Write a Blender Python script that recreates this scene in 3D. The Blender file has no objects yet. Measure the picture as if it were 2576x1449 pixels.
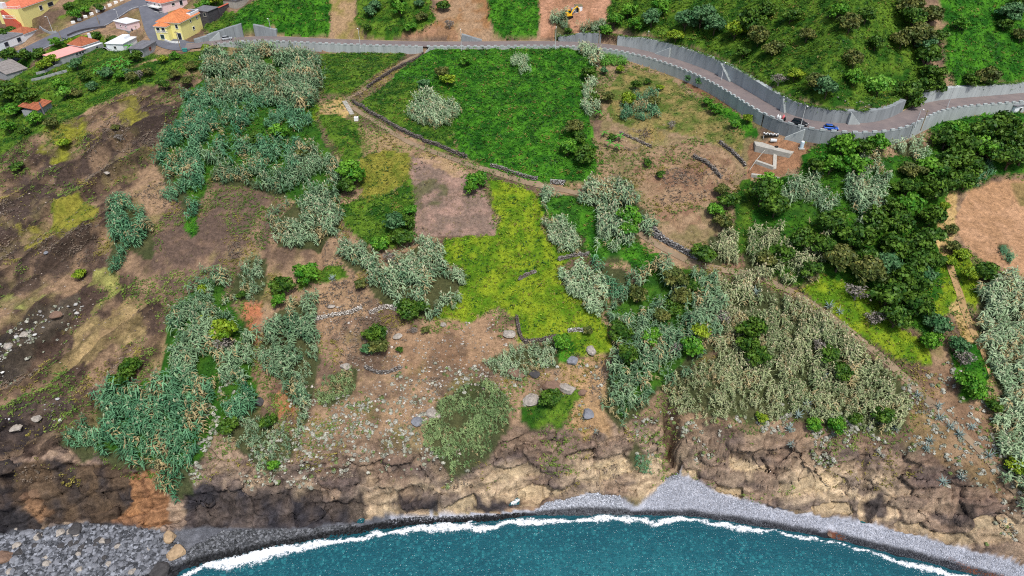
import bpy, math
import numpy as np
from mathutils import Vector, Matrix

# ------------------------------------------------------------------ camera, sky, sun, exposure
SC = bpy.context.scene
COL = SC.collection
CAM_H = 145.0
DEP = math.radians(36.0)
cam_d = bpy.data.cameras.new('camera')
cam_d.sensor_width = 36.0
cam_d.lens = 24.0
cam_d.clip_start = 1.0
cam_d.clip_end = 3000.0
cam = bpy.data.objects.new('camera', cam_d)
cam.location = (0, 0, CAM_H)
cam.rotation_euler = (math.pi / 2 - DEP, 0, 0)
COL.objects.link(cam)
SC.camera = cam

SUN_EL, SUN_AZ = 62.0, 158.0            # azimuth measured clockwise from +Y (the sun stands high, behind the drone)
world = bpy.data.worlds.new('World')
SC.world = world
world.use_nodes = True
wn = world.node_tree.nodes
sky = wn.new('ShaderNodeTexSky')
sky.sky_type = 'NISHITA'
sky.sun_disc = False
sky.sun_elevation = math.radians(SUN_EL)
sky.sun_rotation = math.radians(SUN_AZ)
sky.air_density = 1.0
sky.dust_density = 3.0
sky.ozone_density = 1.0
world.node_tree.links.new(sky.outputs[0], wn['Background'].inputs[0])
wn['Background'].inputs[1].default_value = 0.13
sun_d = bpy.data.lights.new('sun', 'SUN')
sun_d.energy = 3.0
sun_d.angle = math.radians(7.0)
sun_d.color = (1.0, 0.97, 0.92)
sun = bpy.data.objects.new('sun', sun_d)
a, e = math.radians(SUN_AZ), math.radians(SUN_EL)
sdir = Vector((math.sin(a) * math.cos(e), math.cos(a) * math.cos(e), math.sin(e)))
sun.rotation_euler = sdir.to_track_quat('Z', 'Y').to_euler()
sun.location = (-100, -100, 300)
COL.objects.link(sun)
SC.view_settings.view_transform = 'Standard'
SC.view_settings.look = 'None'
SC.view_settings.exposure = 0.1
SC.view_settings.gamma = 1.0
SC.view_settings.use_curve_mapping = False
SC.render.engine = 'CYCLES'
SC.cycles.use_denoising = False
SC.cycles.filter_width = 1.1
SC.cycles.max_bounces = 4
SC.cycles.diffuse_bounces = 2
SC.cycles.glossy_bounces = 2
SC.cycles.transmission_bounces = 2
SC.cycles.transparent_max_bounces = 6
SC.cycles.caustics_reflective = False
SC.cycles.caustics_refractive = False

# ------------------------------------------------------------------ helpers
rng = np.random.default_rng(7)
FP = 1717.6                              # focal length in the survey picture (2576 x 1449)
CX, CY = 1288.0, 724.5
FWD = np.array([0, math.cos(DEP), -math.sin(DEP)])
UP = np.array([0, math.sin(DEP), math.cos(DEP)])


def rays(px, py):
    px = np.asarray(px, float); py = np.asarray(py, float)
    d = FWD[None, :] * FP + np.array([1.0, 0, 0])[None, :] * (px - CX)[:, None] - UP[None, :] * (py - CY)[:, None]
    return d / np.linalg.norm(d, axis=1)[:, None]


def lv(px, py, z):
    """survey point on the level z -> world x, y"""
    d = rays([px], [py])[0]
    t = (z - CAM_H) / d[2]
    return np.array([d[0] * t, d[1] * t])


def hsh(ix, iy, seed):
    h = (ix * 374761393 + iy * 668265263 + seed * 982451653) & 0xffffffff
    h = ((h ^ (h >> 13)) * 1274126177) & 0xffffffff
    h = ((h ^ (h >> 16)) * 2246822519) & 0xffffffff
    return (h ^ (h >> 15)).astype(np.float64) / 4294967295.0


def vn(x, y, seed=0):
    x = np.asarray(x, float); y = np.asarray(y, float)
    xf = np.floor(x); yf = np.floor(y)
    ix = xf.astype(np.int64); iy = yf.astype(np.int64)
    u = x - xf; v = y - yf
    u = u * u * (3 - 2 * u); v = v * v * (3 - 2 * v)
    a0 = hsh(ix, iy, seed); b0 = hsh(ix + 1, iy, seed); c0 = hsh(ix, iy + 1, seed); d0 = hsh(ix + 1, iy + 1, seed)
    return 2 * ((a0 * (1 - u) + b0 * u) * (1 - v) + (c0 * (1 - u) + d0 * u) * v) - 1


def fbm(x, y, seed=0, octv=4, gain=0.5):
    s = 0; amp = 1.0; tot = 0
    for k in range(octv):
        s = s + amp * vn(x * 2 ** k + 17.3 * k, y * 2 ** k - 9.1 * k, seed + k)
        tot += amp; amp *= gain
    return s / tot


def sstep(a, b, x):
    t = np.clip((x - a) / (b - a), 0, 1)
    return t * t * (3 - 2 * t)


def s2l(r, g, b):
    def f(c):
        c /= 255.0
        return c / 12.92 if c <= 0.04045 else ((c + 0.055) / 1.055) ** 2.4
    return np.array([f(r), f(g), f(b)])


def tag(o, label=None, cat=None, group=None, kind=None):
    if label: o['label'] = label
    if cat: o['category'] = cat
    if group: o['group'] = group
    if kind or cat: o['kind'] = kind or 'thing'
    return o


def mk_mesh(name, V, F, C=None, smooth=False):
    """numpy mesh; F is (m,k) or a list of such arrays"""
    me = bpy.data.meshes.new(name)
    V = np.ascontiguousarray(V, np.float32)
    Fs = F if isinstance(F, list) else [F]
    Fs = [np.asarray(f, np.int32) for f in Fs if len(f)]
    me.vertices.add(len(V)); me.vertices.foreach_set('co', V.ravel())
    loops = np.concatenate([f.ravel() for f in Fs])
    starts = []; off = 0
    for f in Fs:
        k = f.shape[1]
        starts.append(off + np.arange(len(f)) * k); off += f.size
    starts = np.concatenate(starts).astype(np.int32)
    me.loops.add(len(loops)); me.loops.foreach_set('vertex_index', loops)
    me.polygons.add(len(starts)); me.polygons.foreach_set('loop_start', starts)
    if smooth:
        me.polygons.foreach_set('use_smooth', np.ones(len(starts), bool))
    me.update(calc_edges=True)
    me.validate()
    if C is not None:
        att = me.color_attributes.new('Col', 'FLOAT_COLOR', 'POINT')
        rgba = np.ones((len(V), 4), np.float32); rgba[:, :3] = C
        att.data.foreach_set('color', rgba.ravel())
    return me


def link(name, me, mat=None, parent=None, loc=None, rz=None):
    o = bpy.data.objects.new(name, me)
    COL.objects.link(o)
    if mat is not None and me is not None and len(me.materials) == 0:
        me.materials.append(mat)
    if parent is not None: o.parent = parent
    if loc is not None: o.location = loc
    if rz is not None: o.rotation_euler = (0, 0, rz)
    return o


def empty(name, loc, rz=0.0):
    o = bpy.data.objects.new(name, None)
    o.empty_display_size = 0.2
    o.location = loc; o.rotation_euler = (0, 0, rz)
    COL.objects.link(o)
    return o


class MB:
    """small polygon collector for built objects"""
    def __init__(s): s.v = []; s.f = []
    def poly(s, pts, faces):
        n = len(s.v); s.v += [tuple(p) for p in pts]; s.f += [tuple(n + i for i in f) for f in faces]; return s
    def box(s, x0, x1, y0, y1, z0, z1):
        p = [(x0, y0, z0), (x1, y0, z0), (x1, y1, z0), (x0, y1, z0), (x0, y0, z1), (x1, y0, z1), (x1, y1, z1), (x0, y1, z1)]
        return s.poly(p, [(0, 3, 2, 1), (4, 5, 6, 7), (0, 1, 5, 4), (1, 2, 6, 5), (2, 3, 7, 6), (3, 0, 4, 7)])
    def prism(s, ring, z0, z1):
        """ring of (x,y) counter-clockwise; z0/z1 numbers or lists"""
        n = len(ring)
        a0 = z0 if hasattr(z0, '__len__') else [z0] * n
        a1 = z1 if hasattr(z1, '__len__') else [z1] * n
        p = [(x, y, a0[i]) for i, (x, y) in enumerate(ring)] + [(x, y, a1[i]) for i, (x, y) in enumerate(ring)]
        return s.poly(p, [tuple(range(n - 1, -1, -1)), tuple(range(n, 2 * n))] + [(i, (i + 1) % n, n + (i + 1) % n, n + i) for i in range(n)])
    def tube(s, pts, r, n=8):
        """tube through points; r number or list"""
        pts = [Vector(p) for p in pts]; m = len(pts)
        rr = r if hasattr(r, '__len__') else [r] * m
        rings = []
        for i, p in enumerate(pts):
            t = (pts[min(i + 1, m - 1)] - pts[max(i - 1, 0)]).normalized()
            q = t.to_track_quat('Z', 'Y')
            rings.append([p + q @ Vector((math.cos(2 * math.pi * k / n) * rr[i], math.sin(2 * math.pi * k / n) * rr[i], 0)) for k in range(n)])
        P = [q for ring in rings for q in ring]
        F = [(i * n + k, i * n + (k + 1) % n, (i + 1) * n + (k + 1) % n, (i + 1) * n + k) for i in range(m - 1) for k in range(n)]
        F += [tuple(range(n - 1, -1, -1)), tuple((m - 1) * n + k for k in range(n))]
        return s.poly(P, F)
    def lathe(s, prof, n=12, cx=0, cy=0):
        """prof list of (r,z)"""
        m = len(prof)
        P = [(cx + r * math.cos(2 * math.pi * k / n), cy + r * math.sin(2 * math.pi * k / n), z) for r, z in prof for k in range(n)]
        F = [(i * n + k, i * n + (k + 1) % n, (i + 1) * n + (k + 1) % n, (i + 1) * n + k) for i in range(m - 1) for k in range(n)]
        F += [tuple(range(n - 1, -1, -1)), tuple((m - 1) * n + k for k in range(n))]
        return s.poly(P, F)
    def build(s, name, mat, parent=None, loc=None, rz=None, smooth=False):
        me = bpy.data.meshes.new(name)
        me.from_pydata(s.v, [], s.f)
        if smooth: me.polygons.foreach_set('use_smooth', np.ones(len(s.f), bool))
        me.update()
        return link(name, me, mat, parent, loc, rz)


# ------------------------------------------------------------------ materials
def nodes_of(name):
    m = bpy.data.materials.new(name); m.use_nodes = True
    nt = m.node_tree
    return m, nt, nt.nodes['Principled BSDF'], nt.links.new


def mix(nt, fac, a, b, typ='MIX'):
    n = nt.nodes.new('ShaderNodeMix'); n.data_type = 'RGBA'; n.blend_type = typ; n.clamp_factor = True
    for s, v in ((0, fac), (6, a), (7, b)):
        if hasattr(v, 'is_linked') or hasattr(v, 'links'):
            nt.links.new(v, n.inputs[s])
        else:
            n.inputs[s].default_value = v if s == 0 else (*v[:3], 1)
    return n.outputs[2]


def noise(nt, scale, detail=3, rough=0.6, coord=None, dist=0.0):
    n = nt.nodes.new('ShaderNodeTexNoise'); n.inputs['Scale'].default_value = scale
    n.inputs['Detail'].default_value = detail; n.inputs['Roughness'].default_value = rough
    n.inputs['Distortion'].default_value = dist
    if coord is not None: nt.links.new(coord, n.inputs['Vector'])
    return n.outputs[0]


def ramp(nt, x, stops):
    n = nt.nodes.new('ShaderNodeValToRGB'); nt.links.new(x, n.inputs[0])
    el = n.color_ramp.elements
    while len(el) < len(stops): el.new(0.5)
    for k, (p, c) in zip(el, stops):
        k.position = p; k.color = (c, c, c, 1) if np.isscalar(c) else (*c[:3], 1)
    return n.outputs[0]


def objco(nt):
    return nt.nodes.new('ShaderNodeTexCoord').outputs['Object']


def plain(name, col, rough=0.7, var=0.15, scale=1.5, metal=0.0, bump=0.0, spec=0.3, streak=False):
    m, nt, b, L = nodes_of(name)
    co = objco(nt)
    if streak:
        mp = nt.nodes.new('ShaderNodeMapping'); mp.inputs['Scale'].default_value = (1, 1, 0.12); L(co, mp.inputs[0]); co2 = mp.outputs[0]
    else: co2 = co
    n = noise(nt, scale, 4, 0.65, co2)
    lo = tuple(c * (1 - var) for c in col); hi = tuple(min(1, c * (1 + var)) for c in col)
    c1 = mix(nt, ramp(nt, n, [(0.3, 0.0), (0.7, 1.0)]), lo, hi)
    L(c1, b.inputs['Base Color'])
    b.inputs['Roughness'].default_value = rough; b.inputs['Metallic'].default_value = metal
    b.inputs['Specular IOR Level'].default_value = spec
    if bump:
        bn = nt.nodes.new('ShaderNodeBump'); bn.inputs['Strength'].default_value = bump; bn.inputs['Distance'].default_value = 0.05
        L(noise(nt, scale * 8, 3, 0.6, co), bn.inputs['Height']); L(bn.outputs[0], b.inputs['Normal'])
    return m


def vcol(name, rough=0.6, var=0.3, scale=2.0, spec=0.15, trans=0.0):
    """colour from the mesh's Col attribute with noise on top"""
    m, nt, b, L = nodes_of(name)
    at_ = nt.nodes.new('ShaderNodeAttribute'); at_.attribute_name = 'Col'
    if var:
        n = ramp(nt, noise(nt, scale, 3, 0.6, objco(nt)), [(0.25, 1 - var), (0.75, 1 + var)])
        c = mix(nt, 1.0, at_.outputs[0], n, 'MULTIPLY')
    else: c = at_.outputs[0]
    L(c, b.inputs['Base Color'])
    b.inputs['Roughness'].default_value = rough; b.inputs['Specular IOR Level'].default_value = spec
    if trans:
        t = nt.nodes.new('ShaderNodeBsdfTranslucent'); L(c, t.inputs[0])
        ms = nt.nodes.new('ShaderNodeMixShader'); ms.inputs[0].default_value = trans
        L(b.outputs[0], ms.inputs[1]); L(t.outputs[0], ms.inputs[2])
        L(ms.outputs[0], nt.nodes['Material Output'].inputs['Surface'])
    return m
# ------------------------------------------------------------------ the land: heights surveyed at control points, joined by a thin-plate spline
ROAD_Z = 65.0
SHORE = [(-250, 1620), (-100, 1575), (100, 1535), (300, 1495), (400, 1465), (450, 1440), (520, 1415), (600, 1400), (680, 1378), (760, 1365), (850, 1345), (950, 1327), (1050, 1319),
         (1150, 1315), (1250, 1308), (1350, 1298), (1450, 1293), (1550, 1295), (1650, 1298), (1750, 1300), (1800, 1311), (1900, 1325), (2000, 1339),
         (2100, 1356), (2200, 1384), (2300, 1406), (2400, 1434), (2500, 1460), (2600, 1490), (2800, 1550)]
FOOT = [(-100, 1345, 3), (0, 1340, 3), (100, 1330, 3), (200, 1315, 3.2), (300, 1318, 3), (420, 1340, 2.6), (470, 1330, 2.4), (560, 1325, 2.2), (640, 1330, 1.8), (700, 1332, 1.6),
        (800, 1325, 1.2), (900, 1312, 1), (1000, 1298, 1.1), (1100, 1297, 1.0), (1200, 1293, .9), (1300, 1285, .8), (1360, 1275, 1.0), (1400, 1262, 1.2), (1480, 1240, 1.6), (1550, 1244, 1.6),
        (1600, 1275, .9), (1650, 1235, 2.2), (1690, 1190, 3.5), (1740, 1200, 3.0), (1800, 1237, 1.9), (1900, 1263, 1.6), (2000, 1290, 1.5), (2100, 1300, 1.6), (2200, 1318, 1.7),
        (2300, 1342, 1.7), (2400, 1372, 1.6), (2500, 1398, 1.6), (2600, 1430, 1.6)]
TOP = [(-100, 1150, 14), (0, 1150, 14), (100, 1150, 14), (200, 1165, 13), (300, 1172, 12.5), (400, 1195, 11.5), (480, 1185, 13), (560, 1190, 12), (650, 1195, 12), (720, 1190, 12.5), (800, 1178, 12.8),
       (900, 1168, 13), (1000, 1172, 12.8), (1100, 1172, 12.8), (1200, 1140, 13.5), (1300, 1110, 15), (1400, 1090, 15.5), (1500, 1080, 16), (1600, 1060, 17), (1660, 1060, 17),
       (1740, 1080, 16), (1800, 1090, 16), (1900, 1100, 15.5), (2000, 1110, 15.2), (2100, 1120, 15), (2200, 1130, 15), (2300, 1150, 15), (2400, 1190, 15), (2500, 1240, 13), (2600, 1300, 11)]
MID = []
for px_ in (650, 850, 1070, 1288, 1500):
    MID += [(px_, 1000, 21), (px_, 860, 28), (px_, 720, 35), (px_, 600, 41), (px_, 500, 46), (px_, 400, 51), (px_, 300, 56), (px_, 200, 60.3)]
MID += [(1700, 1000, 21), (1700, 860, 28.5), (1700, 720, 35.5), (1700, 600, 42), (1700, 500, 47.5), (1700, 400, 53), (1700, 300, 57.6), (1700, 230, 60.2),
        (1900, 1000, 21.5), (1900, 860, 29), (1900, 720, 36), (1900, 600, 43), (1900, 500, 49), (1900, 400, 55.5),
        (2100, 1000, 22), (2100, 900, 28), (2100, 750, 36), (2100, 650, 42), (2100, 550, 48), (2100, 450, 54.5),
        (2300, 1000, 22.5), (2300, 900, 28.5), (2300, 720, 37), (2300, 600, 44), (2300, 500, 50), (2300, 400, 57),
        (2500, 1100, 19), (2500, 1000, 24), (2500, 900, 29), (2490, 780, 36), (2500, 680, 42), (2500, 570, 46), (2500, 470, 50), (2480, 400, 56), (2500, 330, 60),
        (2700, 1000, 24), (2700, 680, 42), (2700, 470, 50), (2700, 330, 60),
        (480, 250, 58.5), (480, 400, 51), (480, 600, 40.5), (480, 750, 33), (480, 900, 26), (480, 1050, 19),
        (300, 300, 56.5), (300, 400, 50.5), (300, 600, 40), (300, 750, 32.5), (300, 900, 25), (300, 1050, 18),
        (100, 420, 48), (100, 600, 38), (100, 750, 31), (100, 900, 24), (100, 1050, 18), (-100, 600, 38), (-100, 900, 24), (-100, 420, 47),
        # the village shelf
        (0, 130, 62.0), (60, 130, 62.5), (200, 75, 67), (330, 20, 72.5), (430, 115, 65), (400, 50, 69), (480, 0, 73.2), (412, 28, 70.2), (455, 15, 71.4), (520, 0, 74), (0, 200, 58.5), (0, 290, 53.5), (0, 370, 49), (60, 290, 54.5),
        (150, 160, 61.8), (150, 240, 57.5), (250, 200, 60), (330, 160, 63), (380, 140, 64.2), (0, 60, 67.5), (0, 0, 71.5), (100, 0, 73), (200, 20, 71.5), (270, 60, 67.5), (320, 90, 66),
        (480, 150, 64), (300, 220, 59.5), (100, 330, 53.5), (200, 280, 56), (-150, 0, 71), (-150, 130, 61.5), (-150, 290, 53), (490, 112, 64.9), (520, 107, 64.9), (470, 95, 65.3), (520, 60, 68)]
ROAD_P = [(380, 60, 68.6), (400, 85, 66.8), (420, 105, 65.4), (450, 118, 65), (490, 116, 65), (560, 103, 65), (640, 97, 65), (700, 98, 65), (800, 103, 65), (900, 107, 65), (1000, 110, 65), (1100, 111, 65), (1200, 111, 65), (1300, 110, 65),
          (1400, 110, 65), (1480, 113, 65), (1550, 120, 65), (1620, 134, 65), (1700, 157, 65), (1770, 184, 65), (1830, 214, 65), (1880, 245, 65), (1930, 276, 65),
          (1980, 299, 65), (2040, 314, 65), (2100, 321, 65), (2160, 323, 65), (2220, 319, 65), (2265, 307, 65), (2300, 288, 65), (2340, 270, 65), (2400, 259, 65), (2480, 253, 65),
          (2576, 245, 65), (2700, 232, 65), (2850, 215, 65)]


def in_poly(x, y, P):
    c = np.zeros(x.shape, bool); j = len(P) - 1
    for i in range(len(P)):
        xi, yi = P[i]; xj, yj = P[j]
        if yi != yj:
            c ^= ((yi > y) != (yj > y)) & (x < (xj - xi) * (y - yi) / (yj - yi) + xi)
        j = i
    return c


def chaikin(P, n=2):
    P = np.asarray(P, float)
    for _ in range(n):
        Q = np.empty((2 * len(P) - 2, P.shape[1]))
        Q[0::2] = 0.75 * P[:-1] + 0.25 * P[1:]; Q[1::2] = 0.25 * P[:-1] + 0.75 * P[1:]
        P = np.vstack([P[:1], Q, P[-1:]])
    return P


def resample(P, step):
    P = np.asarray(P, float)
    d = np.r_[0, np.cumsum(np.linalg.norm(np.diff(P[:, :2], axis=0), axis=1))]
    s = np.arange(0, d[-1], step)
    return np.stack([np.interp(s, d, P[:, k]) for k in range(P.shape[1])], 1), s


def seg_dist(x, y, P):
    """distance to polyline, signed (+ = left of its direction), and arc position"""
    best = np.full(x.shape, 1e9); sg = np.zeros(x.shape); arc = np.zeros(x.shape); s0 = 0.0
    for a_, b_ in zip(P[:-1], P[1:]):
        dx, dy = b_[0] - a_[0], b_[1] - a_[1]
        L2 = dx * dx + dy * dy; Ls = math.sqrt(L2)
        t = np.clip(((x - a_[0]) * dx + (y - a_[1]) * dy) / L2, 0, 1)
        ex = x - a_[0] - t * dx; ey = y - a_[1] - t * dy
        d2 = ex * ex + ey * ey
        m = d2 < best
        best = np.where(m, d2, best); arc = np.where(m, s0 + t * Ls, arc)
        sg = np.where(m, np.sign(dx * ey - dy * ex), sg)
        s0 += Ls
    return np.sqrt(best), sg, arc


road_w = np.array([[*lv(p[0], p[1], p[2]), p[2]] for p in ROAD_P])
road_w, road_s = resample(chaikin(road_w, 2), 2.0)
road_v = road_w[(road_w[:, 1] > 150)][::2]

ctrl = []
for p in SHORE:
    w = lv(p[0], p[1], 0.0)
    ctrl.append((w[0], w[1], 0.0)); ctrl.append((w[0], w[1] - 9, -1.8)); ctrl.append((w[0], w[1] - 28, -4.5)); 
for p in FOOT + TOP + MID:
    w = lv(*p); ctrl.append((w[0], w[1], p[2]))
# foot of the road's lower retaining wall
BASE = [(-120, 64.6), (-105, 62.2), (-60, 61.8), (-38, 62.2), (-28, 63.9), (30, 63.9), (40, 62.8), (55, 61.6), (75, 61.2), (100, 60.6), (130, 60.5), (150, 61.5), (260, 62)]
for i in range(0, len(road_w) - 1, 4):
    p = road_w[i]; t = road_w[i + 1] - p; t /= np.linalg.norm(t[:2])
    if p[0] > -118 and p[2] < 65.01:
        q = p[:2] + np.array([t[1], -t[0]]) * 4.2
        ctrl.append((q[0], q[1], np.interp(p[0], [b[0] for b in BASE], [b[1] for b in BASE])))
for x_ in range(-280, 281, 80):
    ctrl.append((x_, 30, -10)); 
ctrl = np.array(ctrl)
# drop near-duplicates
keep = []
for i, c in enumerate(ctrl):
    if all((c[0] - ctrl[j][0]) ** 2 + (c[1] - ctrl[j][1]) ** 2 > 4 for j in keep): keep.append(i)
ctrl = ctrl[keep]


def tps_fit(P, lam=0.01):
    n = len(P); d2 = (P[:, None, 0] - P[None, :, 0]) ** 2 + (P[:, None, 1] - P[None, :, 1]) ** 2
    K = 0.5 * d2 * np.log(d2 + 1e-9) / 1e4
    A = np.zeros((n + 3, n + 3)); A[:n, :n] = K + lam * 1e-2 * np.eye(n) * 0.1
    A[:n, n] = 1; A[:n, n + 1:n + 3] = P[:, :2] / 100; A[n:, :n] = A[:n, n:].T
    b = np.zeros(n + 3); b[:n] = P[:, 2]
    return np.linalg.solve(A, b)


def tps_eval(wt, P, x, y):
    n = len(P); out = wt[n] + wt[n + 1] * x / 100 + wt[n + 2] * y / 100
    for i in range(n):
        d2 = (x - P[i, 0]) ** 2 + (y - P[i, 1]) ** 2
        out = out + wt[i] * 0.5 * d2 * np.log(d2 + 1e-9) / 1e4
    return out


GX = np.unique(np.r_[np.arange(-262, -150, 1.3), np.arange(-150, 135, 0.7), np.arange(135, 262, 1.3)])
GY = np.unique(np.r_[np.arange(44, 88, 1.4), np.arange(88, 128, 0.5), np.arange(128, 200, 0.75), np.arange(200, 300, 1.1), np.arange(300, 430, 2.5)])
# the spline is smooth: evaluate it on a coarse grid and interpolate
cxs = np.arange(-266, 268, 2.0); cys = np.arange(40, 436, 1.6)


def grid_interp(gx, gy, Z, x, y):
    ix = np.clip(np.searchsorted(gx, x) - 1, 0, len(gx) - 2); iy = np.clip(np.searchsorted(gy, y) - 1, 0, len(gy) - 2)
    u = np.clip((x - gx[ix]) / (gx[ix + 1] - gx[ix]), 0, 1); v = np.clip((y - gy[iy]) / (gy[iy + 1] - gy[iy]), 0, 1)
    return (Z[iy, ix] * (1 - u) + Z[iy, ix + 1] * u) * (1 - v) + (Z[iy + 1, ix] * (1 - u) + Z[iy + 1, ix + 1] * u) * v


wt = tps_fit(ctrl)
CXX, CYY = np.meshgrid(cxs, cys)
CZ = tps_eval(wt, ctrl, CXX, CYY)
XX, YY = np.meshgrid(GX, GY)
ZL = grid_interp(cxs, cys, CZ, XX, YY)
# the beaches are even ramps from the waterline to the cliff foot
shc = np.array([lv(p[0], p[1], 0.0) for p in SHORE]); ftc = np.array([[*lv(p[0], p[1], p[2]), p[2]] for p in FOOT])
ftc = np.vstack([[ftc[0, 0] - 150, ftc[0, 1], 3], ftc, [ftc[-1, 0] + 150, ftc[-1, 1] - 30, 1.6]])
ysh = np.interp(XX, shc[:, 0], shc[:, 1]); yft = np.maximum(np.interp(XX, ftc[:, 0], ftc[:, 1]), ysh + .5); zft = np.interp(XX, ftc[:, 0], ftc[:, 2])
tb = (YY - ysh) / (yft - ysh)
ZL = np.where((tb >= 0) & (tb <= 1), zft * tb, ZL)
ZL = np.where(tb > 1, np.maximum(ZL, zft + (YY - yft) * .9 * (YY < yft + 5)), ZL)
wsea = sstep(14, 6, ysh - YY)
ZL = np.where(tb < 0, (-0.2 * (ysh - YY)) * wsea + np.minimum(ZL, -.6) * (1 - wsea), ZL)
CZ_cliff = ZL
# buttresses, coves and broken blocks in the sea cliff


def worley(x, y, seed):
    """cell noise: value of the nearest cell and distance to the second minus the first"""
    ix = np.floor(x).astype(np.int64); iy = np.floor(y).astype(np.int64)
    d1 = np.full(x.shape, 9.0); d2 = np.full(x.shape, 9.0); val = np.zeros(x.shape)
    for dx in (-1, 0, 1):
        for dy in (-1, 0, 1):
            jx, jy = ix + dx, iy + dy
            cx_ = jx + 0.15 + 0.7 * hsh(jx, jy, seed); cy_ = jy + 0.15 + 0.7 * hsh(jx, jy, seed + 1)
            d = (x - cx_) ** 2 + (y - cy_) ** 2
            n = d < d1
            d2 = np.where(n, d1, np.minimum(d2, d)); val = np.where(n, hsh(jx, jy, seed + 2), val); d1 = np.where(n, d, d1)
    return val * 2 - 1, np.sqrt(d2) - np.sqrt(d1)


cl = sstep(1.6, 3.4, ZL) * (1 - sstep(13, 20, ZL))
beach_w = np.array([lv(p[0], p[1], 0.0) for p in SHORE] + [lv(p[0], p[1], p[2]) for p in FOOT[::-1]])
cl = cl * (1 - in_poly(XX, YY - 0.3, beach_w))
wob = 2.2 * fbm(XX / 14, YY / 40, 11, 2) + 1.2 * vn(XX / 4.3, YY / 20, 12)
hx = XX + 1.2 * vn(XX / 6, ZL / 3, 14); hz = ZL + 0.35 * XX + 1.0 * vn(XX / 3, ZL / 3, 15)
bv1, be1 = worley(hx / 5.2, hz / 3.4, 16); bv2, be2 = worley(hx / 2.1 + 7, hz / 1.5, 19)
ZL = ZL * (1 - cl) + cl * np.maximum(grid_interp(GX, GY, CZ_cliff, XX + 0.8 * vn(XX / 5, YY / 5, 13), YY + wob + 0.7 * bv1), 1.2)
# hillside above the road
rd, rs, ra = seg_dist(XX, YY, road_v)
up = rs > 0
WALLH = [(-300, 0), (-112, 0.5), (-104, 3.2), (-96, 3.0), (-92, 1.5), (20, 1.2), (30, 3.2), (46, 3.0), (51, 4.0), (60, 4.2), (75, 4.2), (95, 3.3), (115, 3.2), (140, 3.2), (170, 2.8), (270, 2.8)]
wallh = np.interp(XX, [w[0] for w in WALLH], [w[1] for w in WALLH])
dd = np.maximum(rd - 4.6, 0)
slope = np.interp(XX, [-110, -60, -20, 20, 45, 90, 150, 220], [0.42, 0.5, 0.5, 0.36, 0.5, 0.62, 0.62, 0.6])
ZU = ROAD_Z + wallh + slope * dd + 0.0006 * dd * dd
gl = np.array([lv(2335, 240, 70), lv(2335, 120, 83), lv(2300, 0, 96), lv(2290, -80, 110)])
gd, _, _ = seg_dist(XX, YY, gl)
ZU = ZU - 6.5 * np.exp(-(gd / 7.0) ** 2) * sstep(3.6, 14, rd) + 2.5 * fbm(XX / 22, YY / 22, 31, 3) * sstep(4, 18, rd)
bank = (XX > -96) & (XX < 24)
ZU = np.where(bank & (dd < 3), ROAD_Z + (wallh * sstep(0, 2.5, dd)) + slope * dd, ZU)
vill = 1 - sstep(-116, -104, XX + 0.25 * (YY - 270))
Z0 = np.where(up, ZL * vill + ZU * (1 - vill), ZL)
main = (XX > -125)
flat = (rd < np.where(up, 4.6, 3.0)) & main
Z0 = np.where(flat & (YY > 150), np.minimum(ROAD_Z - 0.12, np.where(XX < -112, Z0, 999)), Z0)


class Ground:
    def __init__(s, Z): s.Z = Z
    def z(s, x, y): return grid_interp(GX, GY, s.Z, np.asarray(x, float), np.asarray(y, float))
    def at(s, px, py, dz=0.0):
        """survey points -> world points on the ground (dz above it)"""
        d = rays(px, py); t = np.linspace(80, 420, 500)
        X = d[:, 0:1] * t; Y = d[:, 1:2] * t; Zr = CAM_H + d[:, 2:3] * t
        below = Zr < s.z(X, Y) + dz
        k = np.where(below.any(1), below.argmax(1), len(t) - 1)
        lo = t[np.maximum(k - 1, 0)]; hi = t[k]
        for _ in range(12):
            m = 0.5 * (lo + hi); zz = CAM_H + d[:, 2] * m
            b = zz < s.z(d[:, 0] * m, d[:, 1] * m) + dz
            hi = np.where(b, m, hi); lo = np.where(b, lo, m)
        x = d[:, 0] * hi; y = d[:, 1] * hi
        return np.stack([x, y, s.z(x, y)], 1)


G = Ground(Z0)


def wpoly(pts, dz=0.0):
    p = np.asarray(pts, float)
    return G.at(p[:, 0], p[:, 1], dz)[:, :2]


WXX = XX + 1.3 * fbm(XX / 3.0, YY / 3.0, 51, 3); WYY = YY + 1.3 * fbm(XX / 3.0, YY / 3.0, 61, 3)


W2X = 3.2 * fbm(XX / 8.0, YY / 8.0, 55, 2); W2Y = 3.2 * fbm(XX / 8.0, YY / 8.0, 65, 2)


def mask(W, warp=1.0, wide=0.0):
    """grid mask of a world polygon with a ragged edge"""
    lo = W.min(0) - 5; hi = W.max(0) + 5
    ix = np.where((GX > lo[0]) & (GX < hi[0]))[0]; iy = np.where((GY > lo[1]) & (GY < hi[1]))[0]
    M = np.zeros(XX.shape, np.float32)
    if len(ix) == 0 or len(iy) == 0: return M
    sl = np.s_[iy[0]:iy[-1] + 1, ix[0]:ix[-1] + 1]
    M[sl] = in_poly(XX[sl] + warp * (WXX[sl] - XX[sl]) + wide * W2X[sl], YY[sl] + warp * (WYY[sl] - YY[sl]) + wide * W2Y[sl], W)
    return M
# ------------------------------------------------------------------ ground zones (survey outlines turned into world outlines on the ground)
def C(*a): return s2l(*a)


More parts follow.
